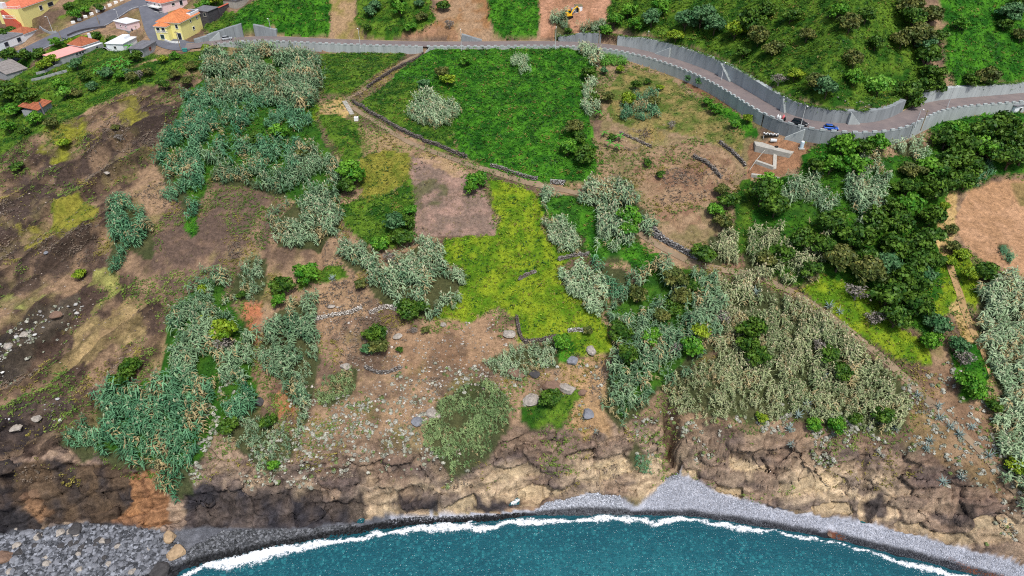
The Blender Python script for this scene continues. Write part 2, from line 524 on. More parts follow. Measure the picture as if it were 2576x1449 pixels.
TAN, BRN, DRK, OLV = C(150, 124, 98), C(100, 82, 68), C(60, 53, 51), C(104, 104, 52)
STRAW, PINK, SOIL, RED = C(186, 158, 108), C(150, 118, 100), C(168, 130, 98), C(140, 92, 62)
CLIFF, CLIFF2, STAIN = C(188, 166, 136), C(150, 128, 108), C(104, 92, 86)
GREEN_UNDER, REED_UNDER = C(58, 84, 24), C(58, 68, 38)

# vine / ground-cover areas: (label, outline, (colour a, colour b), height, density factor)
VG = (C(36, 92, 20), C(84, 146, 36)); VY = (C(88, 128, 26), C(146, 166, 40)); VM = (C(44, 88, 22), C(104, 138, 42)); VD = (C(40, 92, 22), C(74, 122, 30)); VO = (C(104, 118, 40), C(154, 148, 62))
VINES = [
    ('deep green vines over the broad field below the road', [(985, 200), (1030, 163), (1078, 130), (1200, 126), (1300, 122), (1400, 122), (1462, 128), (1490, 145), (1497, 200), (1487, 262), (1480, 300), (1498, 360), (1506, 440), (1490, 455), (1420, 460), (1360, 464), (1290, 448), (1225, 422), (1160, 388), (1140, 330), (1150, 250), (1060, 215)], VG, 0.9, 1),
    ('lime green vines between the stone path and the pale reed clump', [(905, 262), (950, 228), (985, 200), (1060, 215), (1150, 250), (1140, 330), (1155, 388), (1100, 372), (1020, 330), (960, 300)], VM, 0.6, 1),
    ('vine cover on the plot between the road wall and the dark path', [(806, 140), (900, 126), (1012, 130), (1018, 142), (950, 185), (880, 236), (812, 236)], VM, 0.7, 1),
    ('vines hanging over the bank behind the parked silver car', [(560, 88), (570, 55), (620, 15), (690, -20), (720, -40), (835, -40), (832, 40), (828, 92), (760, 92), (690, 80), (640, 68)], VG, 0.9, 1),
    ('green scrub on the bank above the straight road', [(895, -40), (1070, -40), (1100, 50), (1040, 80), (1000, 96), (930, 96), (895, 60)], VM, 0.8, 0.8),
    ('vine slope beside the bare excavated clearing', [(1232, -40), (1352, -40), (1356, 60), (1350, 92), (1250, 92), (1228, 50)], VG, 0.8, 1),
    ('vines over the hillside above the curving road walls', [(1545, 70), (1530, 20), (1560, -60), (1900, -90), (2180, -90), (2280, -60), (2300, 60), (2330, 200), (2325, 255), (2290, 280), (2200, 283), (2080, 280), (2000, 262), (1950, 235), (1890, 190), (1830, 150), (1770, 128), (1700, 112), (1640, 88)], VM, 0.9, 1),
    ('bright vines on the slope beyond the dark gully', [(2370, 0), (2360, -90), (2720, -90), (2720, 190), (2576, 205), (2480, 216), (2400, 222), (2375, 150)], VG, 0.9, 1),
    ('yellow green meadow below the bare soil plot', [(1115, 600), (1180, 595), (1245, 592), (1256, 560), (1238, 500), (1228, 450), (1345, 482), (1362, 545), (1378, 605), (1470, 638), (1402, 662), (1420, 725), (1500, 772), (1532, 842), (1542, 885), (1420, 892), (1400, 850), (1310, 858), (1292, 792), (1245, 772), (1180, 815), (1090, 792), (1150, 735), (1180, 690), (1112, 650)], VY, 0.35, 1.2),
    ('green growth beside the yellow grass strip', [(852, 520), (930, 500), (1000, 480), (1030, 440), (1042, 520), (1040, 598), (985, 625), (930, 618), (872, 572)], VM, 0.8, 1),
    ('green vines along the reed edge above the yellow grass', [(800, 285), (850, 290), (905, 318), (912, 360), (905, 400), (870, 420), (852, 380), (820, 330)], VM, 0.5, 1),
    ('yellow green grass strip left of the soil plot', [(905, 395), (960, 375), (1030, 385), (1030, 450), (985, 480), (925, 512), (900, 470)], VO, 0.25, 1.0),
    ('deep green vines among the leaning reeds below the path', [(1360, 540), (1350, 500), (1420, 490), (1500, 520), (1530, 570), (1590, 600), (1680, 660), (1660, 690), (1600, 690), (1560, 640), (1500, 660), (1478, 640), (1470, 600)], VG, 0.7, 1),
    ('green grass strip beside the terraced plots', [(1850, 470), (1890, 445), (1912, 480), (1895, 560), (1880, 640), (1850, 640), (1845, 540)], VM, 0.4, 1),
    ('green undergrowth below the construction pad', [(2020, 395), (2080, 345), (2190, 345), (2180, 420), (2110, 455), (2000, 445)], VG, 0.7, 1),
    ('grass glade inside the evergreen grove', [(2010, 730), (2060, 690), (2130, 700), (2200, 730), (2230, 800), (2320, 850), (2350, 910), (2270, 905), (2180, 850), (2100, 790)], VY, 0.35, 1.1),
    ('yellow green patch on the coastal path bank', [(2340, 690), (2380, 640), (2440, 640), (2470, 700), (2460, 780), (2420, 740), (2370, 800), (2300, 800)], VY, 0.4, 1),
    ('green bushes at the bottom of the path bank', [(2390, 880), (2450, 870), (2490, 930), (2480, 1000), (2420, 1010), (2400, 940)], VG, 0.6, 1),
    ('green grass pocket round the lone dark bush on the cliff slope', [(1308, 1020), (1350, 1000), (1400, 1010), (1440, 985), (1465, 985), (1440, 1030), (1410, 1070), (1340, 1078), (1310, 1060)], VM, 0.3, 1),
    ('green patch beside the split rocks', [(1400, 860), (1430, 840), (1450, 880), (1435, 915), (1405, 920)], VG, 0.4, 1),
    ('tongue of green under the left reed bank', [(462, 545), (500, 540), (492, 590), (482, 602), (470, 580)], VG, 0.4, 1),
    ('mossy green mound by the narrow ravine', [(740, 700), (780, 670), (850, 665), (880, 690), (850, 700), (790, 712), (745, 735)], VM, 0.4, 1),
    ('garden scrub under the village houses', [(80, 165), (140, 170), (200, 172), (300, 165), (340, 170), (420, 145), (490, 128), (540, 118), (575, 112), (560, 150), (500, 175), (420, 200), (330, 225), (240, 262), (180, 300), (90, 345), (0, 390), (-60, 410), (-60, 210), (0, 205)], VM, 0.6, 0.9),
    ('roadside scrub between the two yellow houses', [(150, 50), (200, 30), (250, 10), (300, -10), (240, -20), (165, 15), (170, 30)], VM, 0.7, 1),
    ('hedge of scrub beside the white house', [(0, 130), (40, 125), (100, 135), (112, 140), (60, 160), (0, 165)], VD, 0.8, 1),
    ('scrub along the village lane', [(165, 92), (240, 82), (280, 90), (282, 112), (230, 112), (150, 130), (100, 145), (125, 120)], VM, 0.6, 1),
    ('green patch behind the dark ruin', [(480, -30), (575, -30), (560, 10), (530, 25), (500, 15)], VM, 0.6, 1),
    ('green slope below the road bend', [(2330, 280), (2400, 268), (2520, 268), (2576, 285), (2576, 330), (2460, 330), (2360, 345)], VG, 0.7, 1),
    ('lush green pocket inside the big reed bed', [(560, 330), (640, 300), (740, 300), (780, 330), (760, 380), (700, 410), (600, 420), (545, 390)], VG, 0.6, 1),
    ('yellow green slope beside the wooded gully', [(760, 250), (800, 265), (800, 300), (770, 305)], VY, 0.4, 1),
    ('garden greens under the curved wall', [(1700, 225), (1760, 250), (1840, 275), (1900, 320), (1905, 345), (1860, 345), (1800, 300), (1730, 255)], VG, 0.4, 0.8),
    ('garden greens between the village houses', [(100, 152), (140, 128), (200, 112), (290, 84), (332, 96), (352, 112), (400, 142), (330, 166), (150, 176)], VM, 0.4, 1),
    ('scrub on the bank between the yellow house and the ruin', [(508, 70), (520, 40), (560, 30), (600, 30), (580, 80), (545, 92)], VM, 0.5, 1),
    ('weeds on the upper dry terraces', [(1580, 165), (1680, 190), (1720, 225), (1800, 280), (1880, 340), (1860, 400), (1780, 350), (1700, 330), (1600, 320), (1540, 300), (1520, 230)], (C(96, 116, 50), C(164, 146, 92)), 0.12, 0.55),
    ('dark undergrowth beneath the evergreen grove', [(1895, 455), (2000, 445), (2120, 400), (2340, 400), (2390, 470), (2350, 600), (2375, 700), (2340, 850), (2230, 790), (2200, 730), (2060, 690), (2000, 720), (1890, 640)], VD, 0.5, 0.9),
    ('undergrowth beneath the trees above the dirt field', [(2300, 400), (2360, 345), (2460, 330), (2650, 330), (2650, 430), (2500, 440), (2430, 480), (2370, 480)], VD, 0.5, 0.9),
    ('green undergrowth inside the upper reed bed', [(480, 230), (600, 130), (800, 150), (790, 300), (840, 400), (850, 520), (790, 560), (700, 470), (540, 430), (490, 520), (400, 400)], VD, 0.4, 0.6),
    ('green undergrowth among the reeds of the coastal slope', [(1540, 780), (1660, 660), (1800, 700), (1820, 800), (1700, 930), (1560, 1050)], VD, 0.4, 0.5),
    ('green undergrowth in the cliff reed bed', [(430, 780), (540, 680), (630, 860), (640, 1000), (480, 1180), (250, 1120), (280, 970), (400, 950)], VD, 0.3, 0.5),
    ('patch of moss green on the upper left slope', [(130, 520), (200, 490), (250, 530), (190, 580), (120, 580)], VO, 0.2, 0.5),
]
REEDS = [
    # outline of the canopy, height, (a, b) leaf colours, plume amount, density, label
    ([(505, 150), (595, 112), (700, 114), (805, 138), (808, 190), (790, 260), (720, 268), (640, 238), (560, 245), (520, 232)], 4.6, 'g', 1.1, 'grey green reed bed against the left end of the road wall'),
    ([(475, 215), (520, 230), (562, 250), (542, 310), (508, 370), (508, 440), (502, 510), (478, 545), (440, 490), (405, 440), (385, 390), (400, 330), (450, 300)], 4.2, 'b', 1.2, 'dark bluish reeds edging the bare left slope'),
    ([(560, 250), (640, 240), (750, 270), (800, 315), (770, 420), (700, 430), (600, 420), (542, 390), (545, 320)], 4.0, 'b', 0.75, 'bluish reeds mixed with deep green in the middle of the reed bed'),
    ([(510, 370), (560, 405), (700, 435), (780, 335), (835, 350), (857, 430), (850, 520), (820, 590), (790, 560), (780, 490), (720, 480), (620, 455), (530, 440)], 4.2, 'g', 1.0, 'plumed reeds along the lower edge of the big reed bed'),
    ([(680, 545), (740, 490), (800, 480), (862, 520), (845, 575), (790, 605), (700, 605)], 3.8, 'p', 1.0, 'reed clump with dry stems above the narrow ravine'),
    ([(270, 500), (310, 490), (372, 540), (387, 620), (372, 642), (312, 604), (298, 655), (282, 682), (266, 640), (276, 560)], 3.6, 'b', 1.2, 'forked reed patch in the middle of the bare left slope'),
    ([(500, 690), (540, 660), (562, 700), (556, 780), (612, 790), (642, 860), (622, 940), (560, 960), (470, 960), (420, 920), (405, 850), (430, 770)], 4.2, 'g', 1.2, 'upper half of the large reed bed on the left cliff'),
    ([(270, 960), (380, 965), (425, 915), (560, 962), (620, 945), (652, 1012), (600, 1050), (560, 1060), (522, 982), (512, 1062), (482, 1180), (470, 1238), (420, 1228), (390, 1160), (330, 1160), (242, 1140), (234, 1000)], 4.4, 'b', 1.4, 'dense dark lower half of the large reed bed on the left cliff'),
    ([(130, 1080), (230, 1060), (242, 1130), (200, 1150), (150, 1112)], 3.0, 'b', 1.2, 'small reed patch left of the large cliff reed bed'),
    ([(650, 850), (680, 770), (740, 740), (800, 722), (792, 800), (772, 900), (776, 1000), (746, 1010), (720, 960), (656, 890)], 3.8, 'g', 1.1, 'reeds lining both sides of the narrow ravine'),
    ([(600, 680), (625, 640), (662, 640), (672, 700), (642, 750), (602, 742), (562, 765), (580, 700)], 2.6, 'p', 0.8, 'thin pale reeds beside the red earth scar'),
    ([(850, 640), (872, 600), (922, 600), (952, 650), (902, 672)], 3.6, 'p', 1.1, 'reed clump under the dark round tree'),
    ([(1010, 620), (1060, 597), (1112, 602), (1126, 662), (1180, 662), (1172, 702), (1140, 762), (1080, 782), (1010, 762), (950, 742), (922, 702), (932, 652), (990, 662)], 4.0, 'p', 1.2, 'reed bed below the bare soil plot'),
    ([(1020, 268), (1070, 238), (1130, 252), (1155, 277), (1140, 302), (1080, 318), (1040, 298)], 3.6, 'w', 1.5, 'pale fan shaped reed clump standing alone in the green field'),
    ([(1288, 150), (1308, 140), (1330, 150), (1330, 175), (1300, 182)], 2.8, 'w', 1.4, 'small pale reed ball in the middle of the green field'),
    ([(1462, 125), (1478, 105), (1500, 110), (1510, 145), (1495, 160)], 4.0, 'w', 1.3, 'pale reed clump leaning over the parapet at the field corner'),
    ([(1462, 215), (1490, 203), (1512, 260), (1492, 292), (1470, 272)], 3.6, 'w', 1.3, 'pale reed clump at the right edge of the green field'),
    ([(1350, 482), (1420, 472), (1472, 500), (1445, 560), (1382, 542)], 3.4, 'p', 1.3, 'leaning reeds on the meadow corner beside the stone path'),
    ([(1420, 482), (1500, 442), (1560, 450), (1602, 480), (1652, 540), (1632, 580), (1572, 602), (1520, 602), (1490, 525)], 4.2, 'p', 1.3, 'large silvery reed bed where the path disappears'),
    ([(1370, 547), (1420, 547), (1476, 600), (1466, 632), (1402, 622)], 3.4, 'w', 1.4, 'isolated tilted reed clump in the deep green strip'),
    ([(1508, 575), (1570, 585), (1600, 610), (1560, 640), (1512, 652)], 3.4, 'p', 1.2, 'reed tuft hanging below the broad green tree'),
    ([(1410, 672), (1470, 647), (1522, 682), (1532, 760), (1500, 782), (1432, 742)], 3.8, 'w', 1.3, 'rounded reed clump beside the low meadow wall'),
    ([(1502, 655), (1560, 652), (1592, 692), (1582, 742), (1532, 722)], 3.6, 'b', 1.2, 'windswept bluish reeds next to the deep green strip'),
    ([(1590, 690), (1660, 642), (1742, 672), (1800, 692), (1830, 760), (1800, 860), (1730, 920), (1650, 960), (1620, 1010), (1560, 1060), (1522, 1010), (1540, 920), (1562, 830), (1532, 760)], 4.0, 'g', 1.1, 'wide reed bed on the slope left of the coastal path'),
    ([(1800, 692), (1900, 690), (1990, 742), (2100, 812), (2180, 882), (2150, 960), (2040, 980), (1900, 960), (1800, 900), (1830, 760)], 3.2, 'd', 1.3, 'beige plumed reeds on the wedge above the agaves'),
    ([(1650, 960), (1730, 920), (1800, 900), (1900, 960), (2040, 980), (2000, 1040), (1860, 1050), (1750, 1040), (1700, 1012)], 2.4, 'd', 1.1, 'low beige reeds above the tan sea cliff'),
    ([(2150, 960), (2180, 882), (2282, 962), (2302, 1012), (2262, 1080), (2182, 1082), (2080, 1062), (2000, 1040), (2040, 980)], 2.6, 'd', 1.1, 'pale reeds in the tip between path and cliff'),
    ([(2470, 722), (2530, 692), (2640, 690), (2640, 1290), (2542, 1200), (2522, 1100), (2522, 960), (2472, 850)], 3.8, 'w', 1.3, 'windcombed reed bed beyond the coastal path'),
    ([(1880, 572), (1960, 562), (2012, 622), (1962, 682), (1882, 682), (1872, 622)], 3.6, 'd', 1.1, 'reeds between the grass strip and the dark grove'),
    ([(1990, 442), (2060, 422), (2112, 500), (2062, 560), (1982, 522)], 3.8, 'p', 1.1, 'silvery reeds at the upper edge of the grove'),
    ([(2140, 402), (2220, 352), (2262, 420), (2222, 540), (2162, 560), (2132, 480)], 4.0, 'p', 1.2, 'tall silvery reeds running down through the grove'),
    ([(1780, 592), (1840, 562), (1852, 650), (1792, 652)], 3.2, 'd', 1.1, 'reeds at the lower corner of the dry terraces'),
    ([(1070, 1050), (1110, 1000), (1170, 962), (1230, 952), (1292, 1012), (1272, 1090), (1222, 1160), (1132, 1190), (1112, 1150), (1072, 1130)], 1.6, 'o', 2.2, 'low olive reed mat hanging over the sea cliff'),
    ([(1230, 892), (1300, 872), (1402, 862), (1402, 922), (1300, 950), (1242, 932)], 1.8, 'w', 1.5, 'low pale reeds under the terrace wall'),
    ([(1582, 1130), (1610, 1112), (1632, 1135), (1622, 1170), (1592, 1170)], 1.6, 'b', 2.0, 'single green reed tuft on the cliff face'),
    ([(800, 1000), (835, 940), (902, 905), (885, 980), (830, 1020)], 1.6, 'o', 1.5, 'low reed streak on the rubble slope'),
    ([(1396, 35), (1430, 28), (1442, 75), (1418, 92), (1398, 88)], 3.6, 'p', 1.3, 'pale reed bush beside the yellow excavator'),
    ([(1458, 55), (1515, 35), (1545, 60), (1510, 92), (1470, 90)], 3.4, 'p', 1.2, 'pale reed bush above the stained wall'),
    ([(1592, 232), (1640, 226), (1667, 290), (1602, 302), (1562, 292)], 2.8, 'b', 1.6, 'bluish reed mound on the vegetable terrace'),
    ([(2252, 347), (2330, 332), (2342, 372), (2302, 402)], 4.0, 'w', 1.2, 'pale reeds rising beside the road bend'),
    ([(560, 1065), (640, 1040), (745, 1090), (735, 1140), (690, 1180), (600, 1120)], 1.8, 'p', 0.9, 'sparse low reeds at the foot of the narrow ravine'),
    ([(760, 900), (790, 840), (800, 900), (780, 1010), (752, 1100), (740, 1100)], 2.4, 'p', 0.9, 'strip of reeds on the right bank of the ravine'),
    ([(1950, 700), (2060, 690), (2100, 640), (2060, 600), (1990, 640)], 3.4, 'd', 0.8, 'scattered reeds under the evergreen grove'),
    ([(2420, 410), (2480, 390), (2510, 420), (2440, 470)], 2.6, 'b', 1.1, 'bluish reed fringe at the top of the dirt field'),
    ([(2515, 610), (2532, 600), (2548, 640), (2535, 658)], 1.8, 'b', 2.0, 'lone reed tuft in the bare dirt field'),
]
# painted soils: outline, colours a/b, ragged edge
PAINT = [
    ([(-120, 420), (0, 385), (330, 232), (480, 172), (495, 260), (400, 340), (380, 430), (280, 500), (262, 640), (420, 800), (405, 900), (235, 980), (232, 1130), (-120, 1150)], C(96, 79, 66), C(76, 62, 54), 1),
    ([(80, 420), (250, 330), (420, 250), (470, 300), (420, 350), (260, 450), (140, 520), (0, 600), (-60, 560)], DRK, C(78, 65, 58), 1),
    ([(-60, 640), (120, 560), (240, 560), (250, 600), (120, 700), (0, 760), (-60, 780)], DRK, C(82, 68, 58), 1),
    ([(420, 500), (500, 470), (690, 490), (680, 640), (560, 660), (500, 690), (420, 780), (390, 640)], C(126, 102, 86), C(94, 78, 68), 1),
    ([(130, 530), (240, 500), (250, 560), (140, 600), (60, 640), (40, 560)], OLV, C(140, 132, 60), 1.5),
    ([(300, 250), (360, 240), (380, 330), (320, 330)], OLV, C(134, 128, 52), 1.5),
    ([(150, 300), (210, 300), (200, 400), (110, 430), (90, 380)], OLV, C(128, 128, 44), 1.5),
    ([(230, 660), (300, 640), (300, 740), (260, 760)], OLV, C(148, 146, 84), 1.5),
    ([(0, 740), (70, 730), (110, 760), (60, 800), (0, 790)], C(110, 120, 60), C(140, 140, 80), 1.5),
    ([(180, 830), (280, 780), (360, 760), (380, 830), (300, 900), (200, 920), (100, 960)], C(138, 124, 76), C(156, 134, 96), 1.5),
    ([(-60, 900), (0, 860), (70, 800), (200, 735), (205, 760), (120, 860), (30, 950), (-60, 980)], C(62, 56, 52), C(90, 80, 68), 0.6),
    ([(-60, 1080), (20, 1030), (190, 1000), (200, 1030), (120, 1090), (0, 1130), (-60, 1140)], C(62, 55, 54), C(94, 80, 70), 0.6),
    ([(1035, 395), (1090, 400), (1170, 430), (1228, 500), (1250, 560), (1248, 592), (1110, 598), (1040, 590), (1032, 480)], C(152, 124, 110), C(122, 104, 92), 0.5),
    ([(1060, 380), (1140, 395), (1175, 420), (1165, 438), (1100, 420), (1050, 400)], STRAW, TAN, 0.8),
    ([(1035, 470), (1100, 450), (1135, 470), (1120, 500), (1060, 520), (1035, 515)], C(84, 78, 70), C(96, 92, 66), 0.8),
    ([(795, 255), (860, 245), (890, 280), (860, 305), (800, 300)], STRAW, C(176, 150, 96), 0.8),
    ([(890, 300), (1000, 345), (1035, 375), (1000, 390), (905, 370)], C(140, 128, 74), TAN, 0.8),
    ([(1510, 170), (1560, 150), (1640, 160), (1720, 200), (1800, 250), (1890, 320), (1920, 370), (1870, 440), (1845, 540), (1800, 590), (1760, 640), (1660, 590), (1640, 520), (1560, 440), (1515, 420), (1510, 300)], C(148, 124, 98), C(120, 108, 74), 0.6),
    ([(1560, 330), (1650, 320), (1700, 350), (1640, 370), (1560, 360)], C(118, 130, 62), C(140, 120, 76), 1),
    ([(1620, 380), (1750, 360), (1850, 400), (1830, 480), (1760, 560), (1700, 590), (1650, 520), (1600, 440)], C(154, 122, 96), C(126, 98, 78), 1),
    ([(1705, 190), (1790, 215), (1850, 265), (1820, 270), (1740, 225)], C(128, 94, 70), C(112, 84, 62), 0.3),
    ([(1885, 360), (1990, 350), (2035, 370), (2010, 420), (1960, 445), (1880, 450)], C(150, 112, 84), C(128, 96, 72), 0.4),
    ([(2400, 560), (2435, 482), (2500, 455), (2720, 440), (2720, 700), (2560, 690), (2480, 660), (2420, 610)], C(176, 138, 106), C(160, 124, 92), 0.4),
    ([(2540, 460), (2720, 455), (2720, 540), (2590, 540)], C(112, 100, 62), C(132, 112, 74), 0.5),
    ([(2350, 600), (2380, 480), (2410, 480), (2400, 600), (2410, 700), (2430, 780), (2480, 880), (2500, 960), (2480, 960), (2430, 860), (2380, 760), (2360, 690)], STRAW, C(168, 140, 92), 0.5),
    ([(1352, -40), (1545, -40), (1530, 40), (1450, 92), (1360, 95)], C(172, 130, 104), C(148, 110, 84), 0.5),
    ([(1140, -40), (1232, -40), (1230, 92), (1150, 95), (1080, 80), (1090, 40)], C(150, 120, 90), C(140, 104, 70), 0.8),
    ([(830, -40), (895, -40), (905, 96), (838, 96)], C(164, 138, 92), C(120, 112, 62), 0.8),
    ([(985, 96), (1010, 70), (1060, 62), (1150, 80), (1150, 98)], C(154, 118, 92), C(134, 104, 78), 0.6),
    ([(610, 760), (650, 740), (660, 800), (640, 880), (612, 850)], C(168, 108, 76), C(150, 110, 84), 0.6),
    ([(620, 900), (720, 880), (730, 1010), (690, 1070), (640, 1000)], C(124, 92, 72), C(104, 82, 70), 0.8),
    ([(690, 1000), (730, 960), (735, 1020), (700, 1060)], C(160, 104, 68), C(150, 112, 78), 0.6),
    ([(780, 720), (900, 690), (920, 780), (800, 860), (770, 900)], C(166, 136, 100), C(132, 108, 88), 0.8),
    ([(800, 800), (900, 780), (890, 900), (860, 960), (790, 960), (775, 880)], C(122, 96, 80), C(106, 88, 74), 0.8),
    ([(1000, 830), (1180, 800), (1250, 780), (1300, 860), (1230, 940), (1000, 960), (960, 900)], C(146, 112, 84), C(112, 92, 74), 0.8),
    ([(1390, 900), (1520, 880), (1530, 1000), (1520, 1090), (1420, 1090), (1440, 1000)], C(178, 146, 104), C(160, 130, 96), 0.8),
    ([(2290, 920), (2370, 900), (2420, 1000), (2500, 1050), (2540, 1180), (2480, 1140), (2380, 1050)], C(136, 108, 84), C(120, 96, 76), 0.8),
    ([(1770, 665), (1900, 660), (1960, 690), (1890, 690), (1790, 690)], C(146, 114, 90), C(122, 98, 78), 0.5),
    ([(2280, 1000), (2400, 1090), (2520, 1190), (2640, 1290), (2640, 1330), (2400, 1180), (2300, 1100)], C(150, 124, 92), C(124, 104, 74), 0.8),
    ([(1835, 680), (2000, 720), (2200, 870), (2250, 900), (2350, 930), (2280, 960), (2150, 880), (2000, 770), (1930, 710)], C(104, 82, 66), C(88, 72, 60), 0.5),
    ([(100, 0), (0, 0), (-100, 0), (-100, 45), (40, 38), (50, 20)], C(168, 148, 104), C(150, 128, 90), 0.5),
    ([(85, 185), (150, 165), (170, 178), (95, 203)], C(186, 160, 104), C(176, 146, 92), 0.3),
    ([(300, 160), (360, 150), (370, 160), (315, 168)], STRAW, TAN, 0.5),
]
cliff_rock_and_shade = [([(-120, 1160), (100, 1160), (330, 1175), (350, 1240), (330, 1310), (200, 1310), (0, 1340), (-120, 1350)], C(60, 55, 54), C(92, 76, 60)),
             ([(335, 1190), (400, 1180), (425, 1240), (425, 1320), (340, 1335), (280, 1320), (330, 1260)], C(158, 116, 80), C(136, 100, 72)),
             ([(450, 1240), (520, 1220), (640, 1240), (780, 1250), (910, 1245), (910, 1320), (700, 1335), (470, 1345)], C(58, 56, 60), C(88, 78, 72)),
             ([(60, 1250), (95, 1235), (130, 1290), (90, 1325)], C(140, 108, 80), C(110, 88, 70)),
             ([(-100, 1270), (60, 1280), (110, 1340), (-100, 1365)], C(50, 48, 50), C(70, 62, 58)),
             ([(2420, 1270), (2450, 1265), (2455, 1300), (2440, 1345), (2425, 1330)], C(70, 62, 58), C(84, 74, 66)),
             ([(2180, 1240), (2230, 1240), (2230, 1310), (2185, 1310)], C(76, 70, 68), C(96, 84, 76)),
             ([(1000, 1240), (1100, 1240), (1110, 1280), (1000, 1285)], C(64, 60, 60), C(84, 74, 68)),
             ([(1140, 1250), (1230, 1245), (1310, 1250), (1310, 1275), (1150, 1285)], C(70, 64, 64), C(96, 84, 74))]  # last band: shade under the overhang, put into the rock colour

VW = [(lab, wpoly(p, 0.4), cc, h, d) for lab, p, cc, h, d in VINES]
RW = [(wpoly(p, h * 0.62), h, kind, d, lab) for p, h, kind, d, lab in REEDS]
n1 = fbm(XX / 9, YY / 9, 71, 4); n2 = fbm(XX / 2.6, YY / 2.6, 81, 3); n3 = fbm(XX / 28, YY / 28, 91, 3)


def lerp(a_, b_, t): return a_ * (1 - t[..., None]) + b_ * t[..., None]


gcol = lerp(TAN[None, None], BRN[None, None], sstep(-0.35, 0.35, n1 + 0.5 * n2))
gcol = lerp(gcol, np.broadcast_to(OLV, gcol.shape), 0.55 * sstep(0.1, 0.5, fbm(XX / 6 + 40, YY / 6, 101, 3)))
rockm = np.zeros(XX.shape)
cliffy = sstep(0.8, 2.6, Z0) * (1 - sstep(13.5, 19, Z0 + 2.5 * n1)) * (YY < 140)
cm = lerp(CLIFF[None, None], CLIFF2[None, None], sstep(-0.3, 0.4, n1)); cm = lerp(cm, np.broadcast_to(C(128, 106, 92), cm.shape), 0.7 * sstep(7.5, 12, Z0 + 3 * n1)); cm = lerp(cm, np.broadcast_to(STAIN, cm.shape), 0.8 * sstep(0.0, 0.35, fbm(XX / 5.5 + 9, Z0 / 2.5 + YY / 6, 111, 4)))
gcol = lerp(gcol, cm, cliffy); rockm = np.maximum(rockm, cliffy)
for poly, ca, cb, wp in PAINT:
    m_ = mask(wpoly(poly), wp, wp if wp >= .8 else 0)
    if wp >= .8: m_ = m_ * (.25 + .75 * sstep(-.4, .3, n2 + .8 * n1))
    gcol = lerp(gcol, lerp(ca[None, None], cb[None, None], sstep(-0.4, 0.4, 0.6 * n1 + 0.8 * n2)), m_)
left = mask(wpoly(PAINT[0][0]), 1) 
for poly, ca, cb in cliff_rock_and_shade:
    m_ = mask(wpoly(poly), 0.8)
    gcol = lerp(gcol, lerp(ca[None, None], cb[None, None], sstep(-0.4, 0.4, 0.6 * n1 + 0.8 * n2)), m_)
# long tilted strata on the bare left slope
sa = (XX + YY) / math.sqrt(2); sb = (-XX + YY) / math.sqrt(2) + 1.5 * n1
strata = fbm(sa / 30, sb / 2.2, 121, 3)
gcol = lerp(gcol, gcol * 0.5, 0.85 * left * sstep(0.0, 0.35, strata)); rockm = np.maximum(rockm, 0.55 * left)
vine_m = np.zeros(XX.shape); vine_h = np.zeros(XX.shape)
for lab, W, cc, h, d in VW:
    m_ = mask(W, 1); vine_m = np.maximum(vine_m, m_); vine_h = np.maximum(vine_h, m_ * h)
    gcol = lerp(gcol, lerp((cc[0] * 0.75)[None, None], (cc[1] * 0.7)[None, None], sstep(-0.4, 0.4, n2)), m_)
reed_m = np.zeros(XX.shape)
for W, h, kind, d, lab in RW:
    m_ = mask(W, 1); reed_m = np.maximum(reed_m, m_)
gcol = lerp(gcol, np.broadcast_to(REED_UNDER, gcol.shape), reed_m * (1 - .8 * vine_m) * 0.9)
rockm = rockm * (1 - vine_m) * (1 - reed_m)
# beach
bw = np.array([lv(p[0], p[1], 0.0) for p in SHORE] + [lv(p[0], p[1], p[2]) for p in FOOT[::-1]])
beach = mask(bw, 0.3) 
GREYP = lerp(C(172, 175, 184)[None, None], C(150, 153, 162)[None, None], sstep(-0.4, 0.4, n2))
GREYP = lerp(GREYP, GREYP * 0.3, (XX < -30) * 1.0)
gcol = lerp(gcol, GREYP, beach)
under = (Z0 < 0.05) & (YY < 125)
DEEP = lerp(C(46, 56, 64)[None, None], C(150, 168, 160)[None, None], sstep(-1.0, -3.2, Z0 + 1.4 * n1) * (0.35 + 0.65 * sstep(-0.3, 0.35, n2 + 0.2)))
gcol = np.where(under[..., None], DEEP, gcol)
wetb = sstep(0.62, 0.36, Z0 + 0.2 * n2) * (Z0 > -0.9) * (YY < 125)
gcol = lerp(gcol, np.broadcast_to(C(40, 41, 46), gcol.shape), wetb)
rust = mask(wpoly([(2080, 1335), (2120, 1340), (2130, 1352), (2090, 1350)]), 1) + mask(wpoly([(2380, 1402), (2430, 1420), (2560, 1460), (2560, 1475), (2440, 1440)]), 1)
gcol = lerp(gcol, np.broadcast_to(C(112, 70, 50), gcol.shape), np.clip(rust, 0, 1) * 0.8)
rockm = rockm * (1 - beach)

# relief: gullies, ledges, rock texture, vine mounds
Z1 = Z0.copy()


def gully(pts, w, depth):
    global Z1
    W = chaikin(wpoly(pts), 1); d_, _, _ = seg_dist(XX, YY, W)
    Z1 = Z1 - depth * np.exp(-(d_ / w) ** 2)
    return d_


gully([(1686, 1072), (1690, 1120), (1690, 1178)], 1.5, 7.0)
Z1 = np.where((np.abs(XX - 40) < 12) & (YY < 125) & (Z0 > 1.5), np.maximum(Z1, 2.6), Z1)
gd2 = gully([(715, 800), (722, 900), (740, 1000), (742, 1110)], 1.3, 2.6)
gully([(797, 560), (802, 620), (806, 680)], 1.0, 2.0)
gully([(535, 1245), (560, 1290)], 2.0, 2.0)
gully([(2175, 1130), (2178, 1220), (2180, 1300)], 1.1, 3.0)
gully([(1100, 1200), (1140, 1260)], 1.2, 1.8)
gully([(880, 1210), (905, 1300)], 1.0, 2.0)


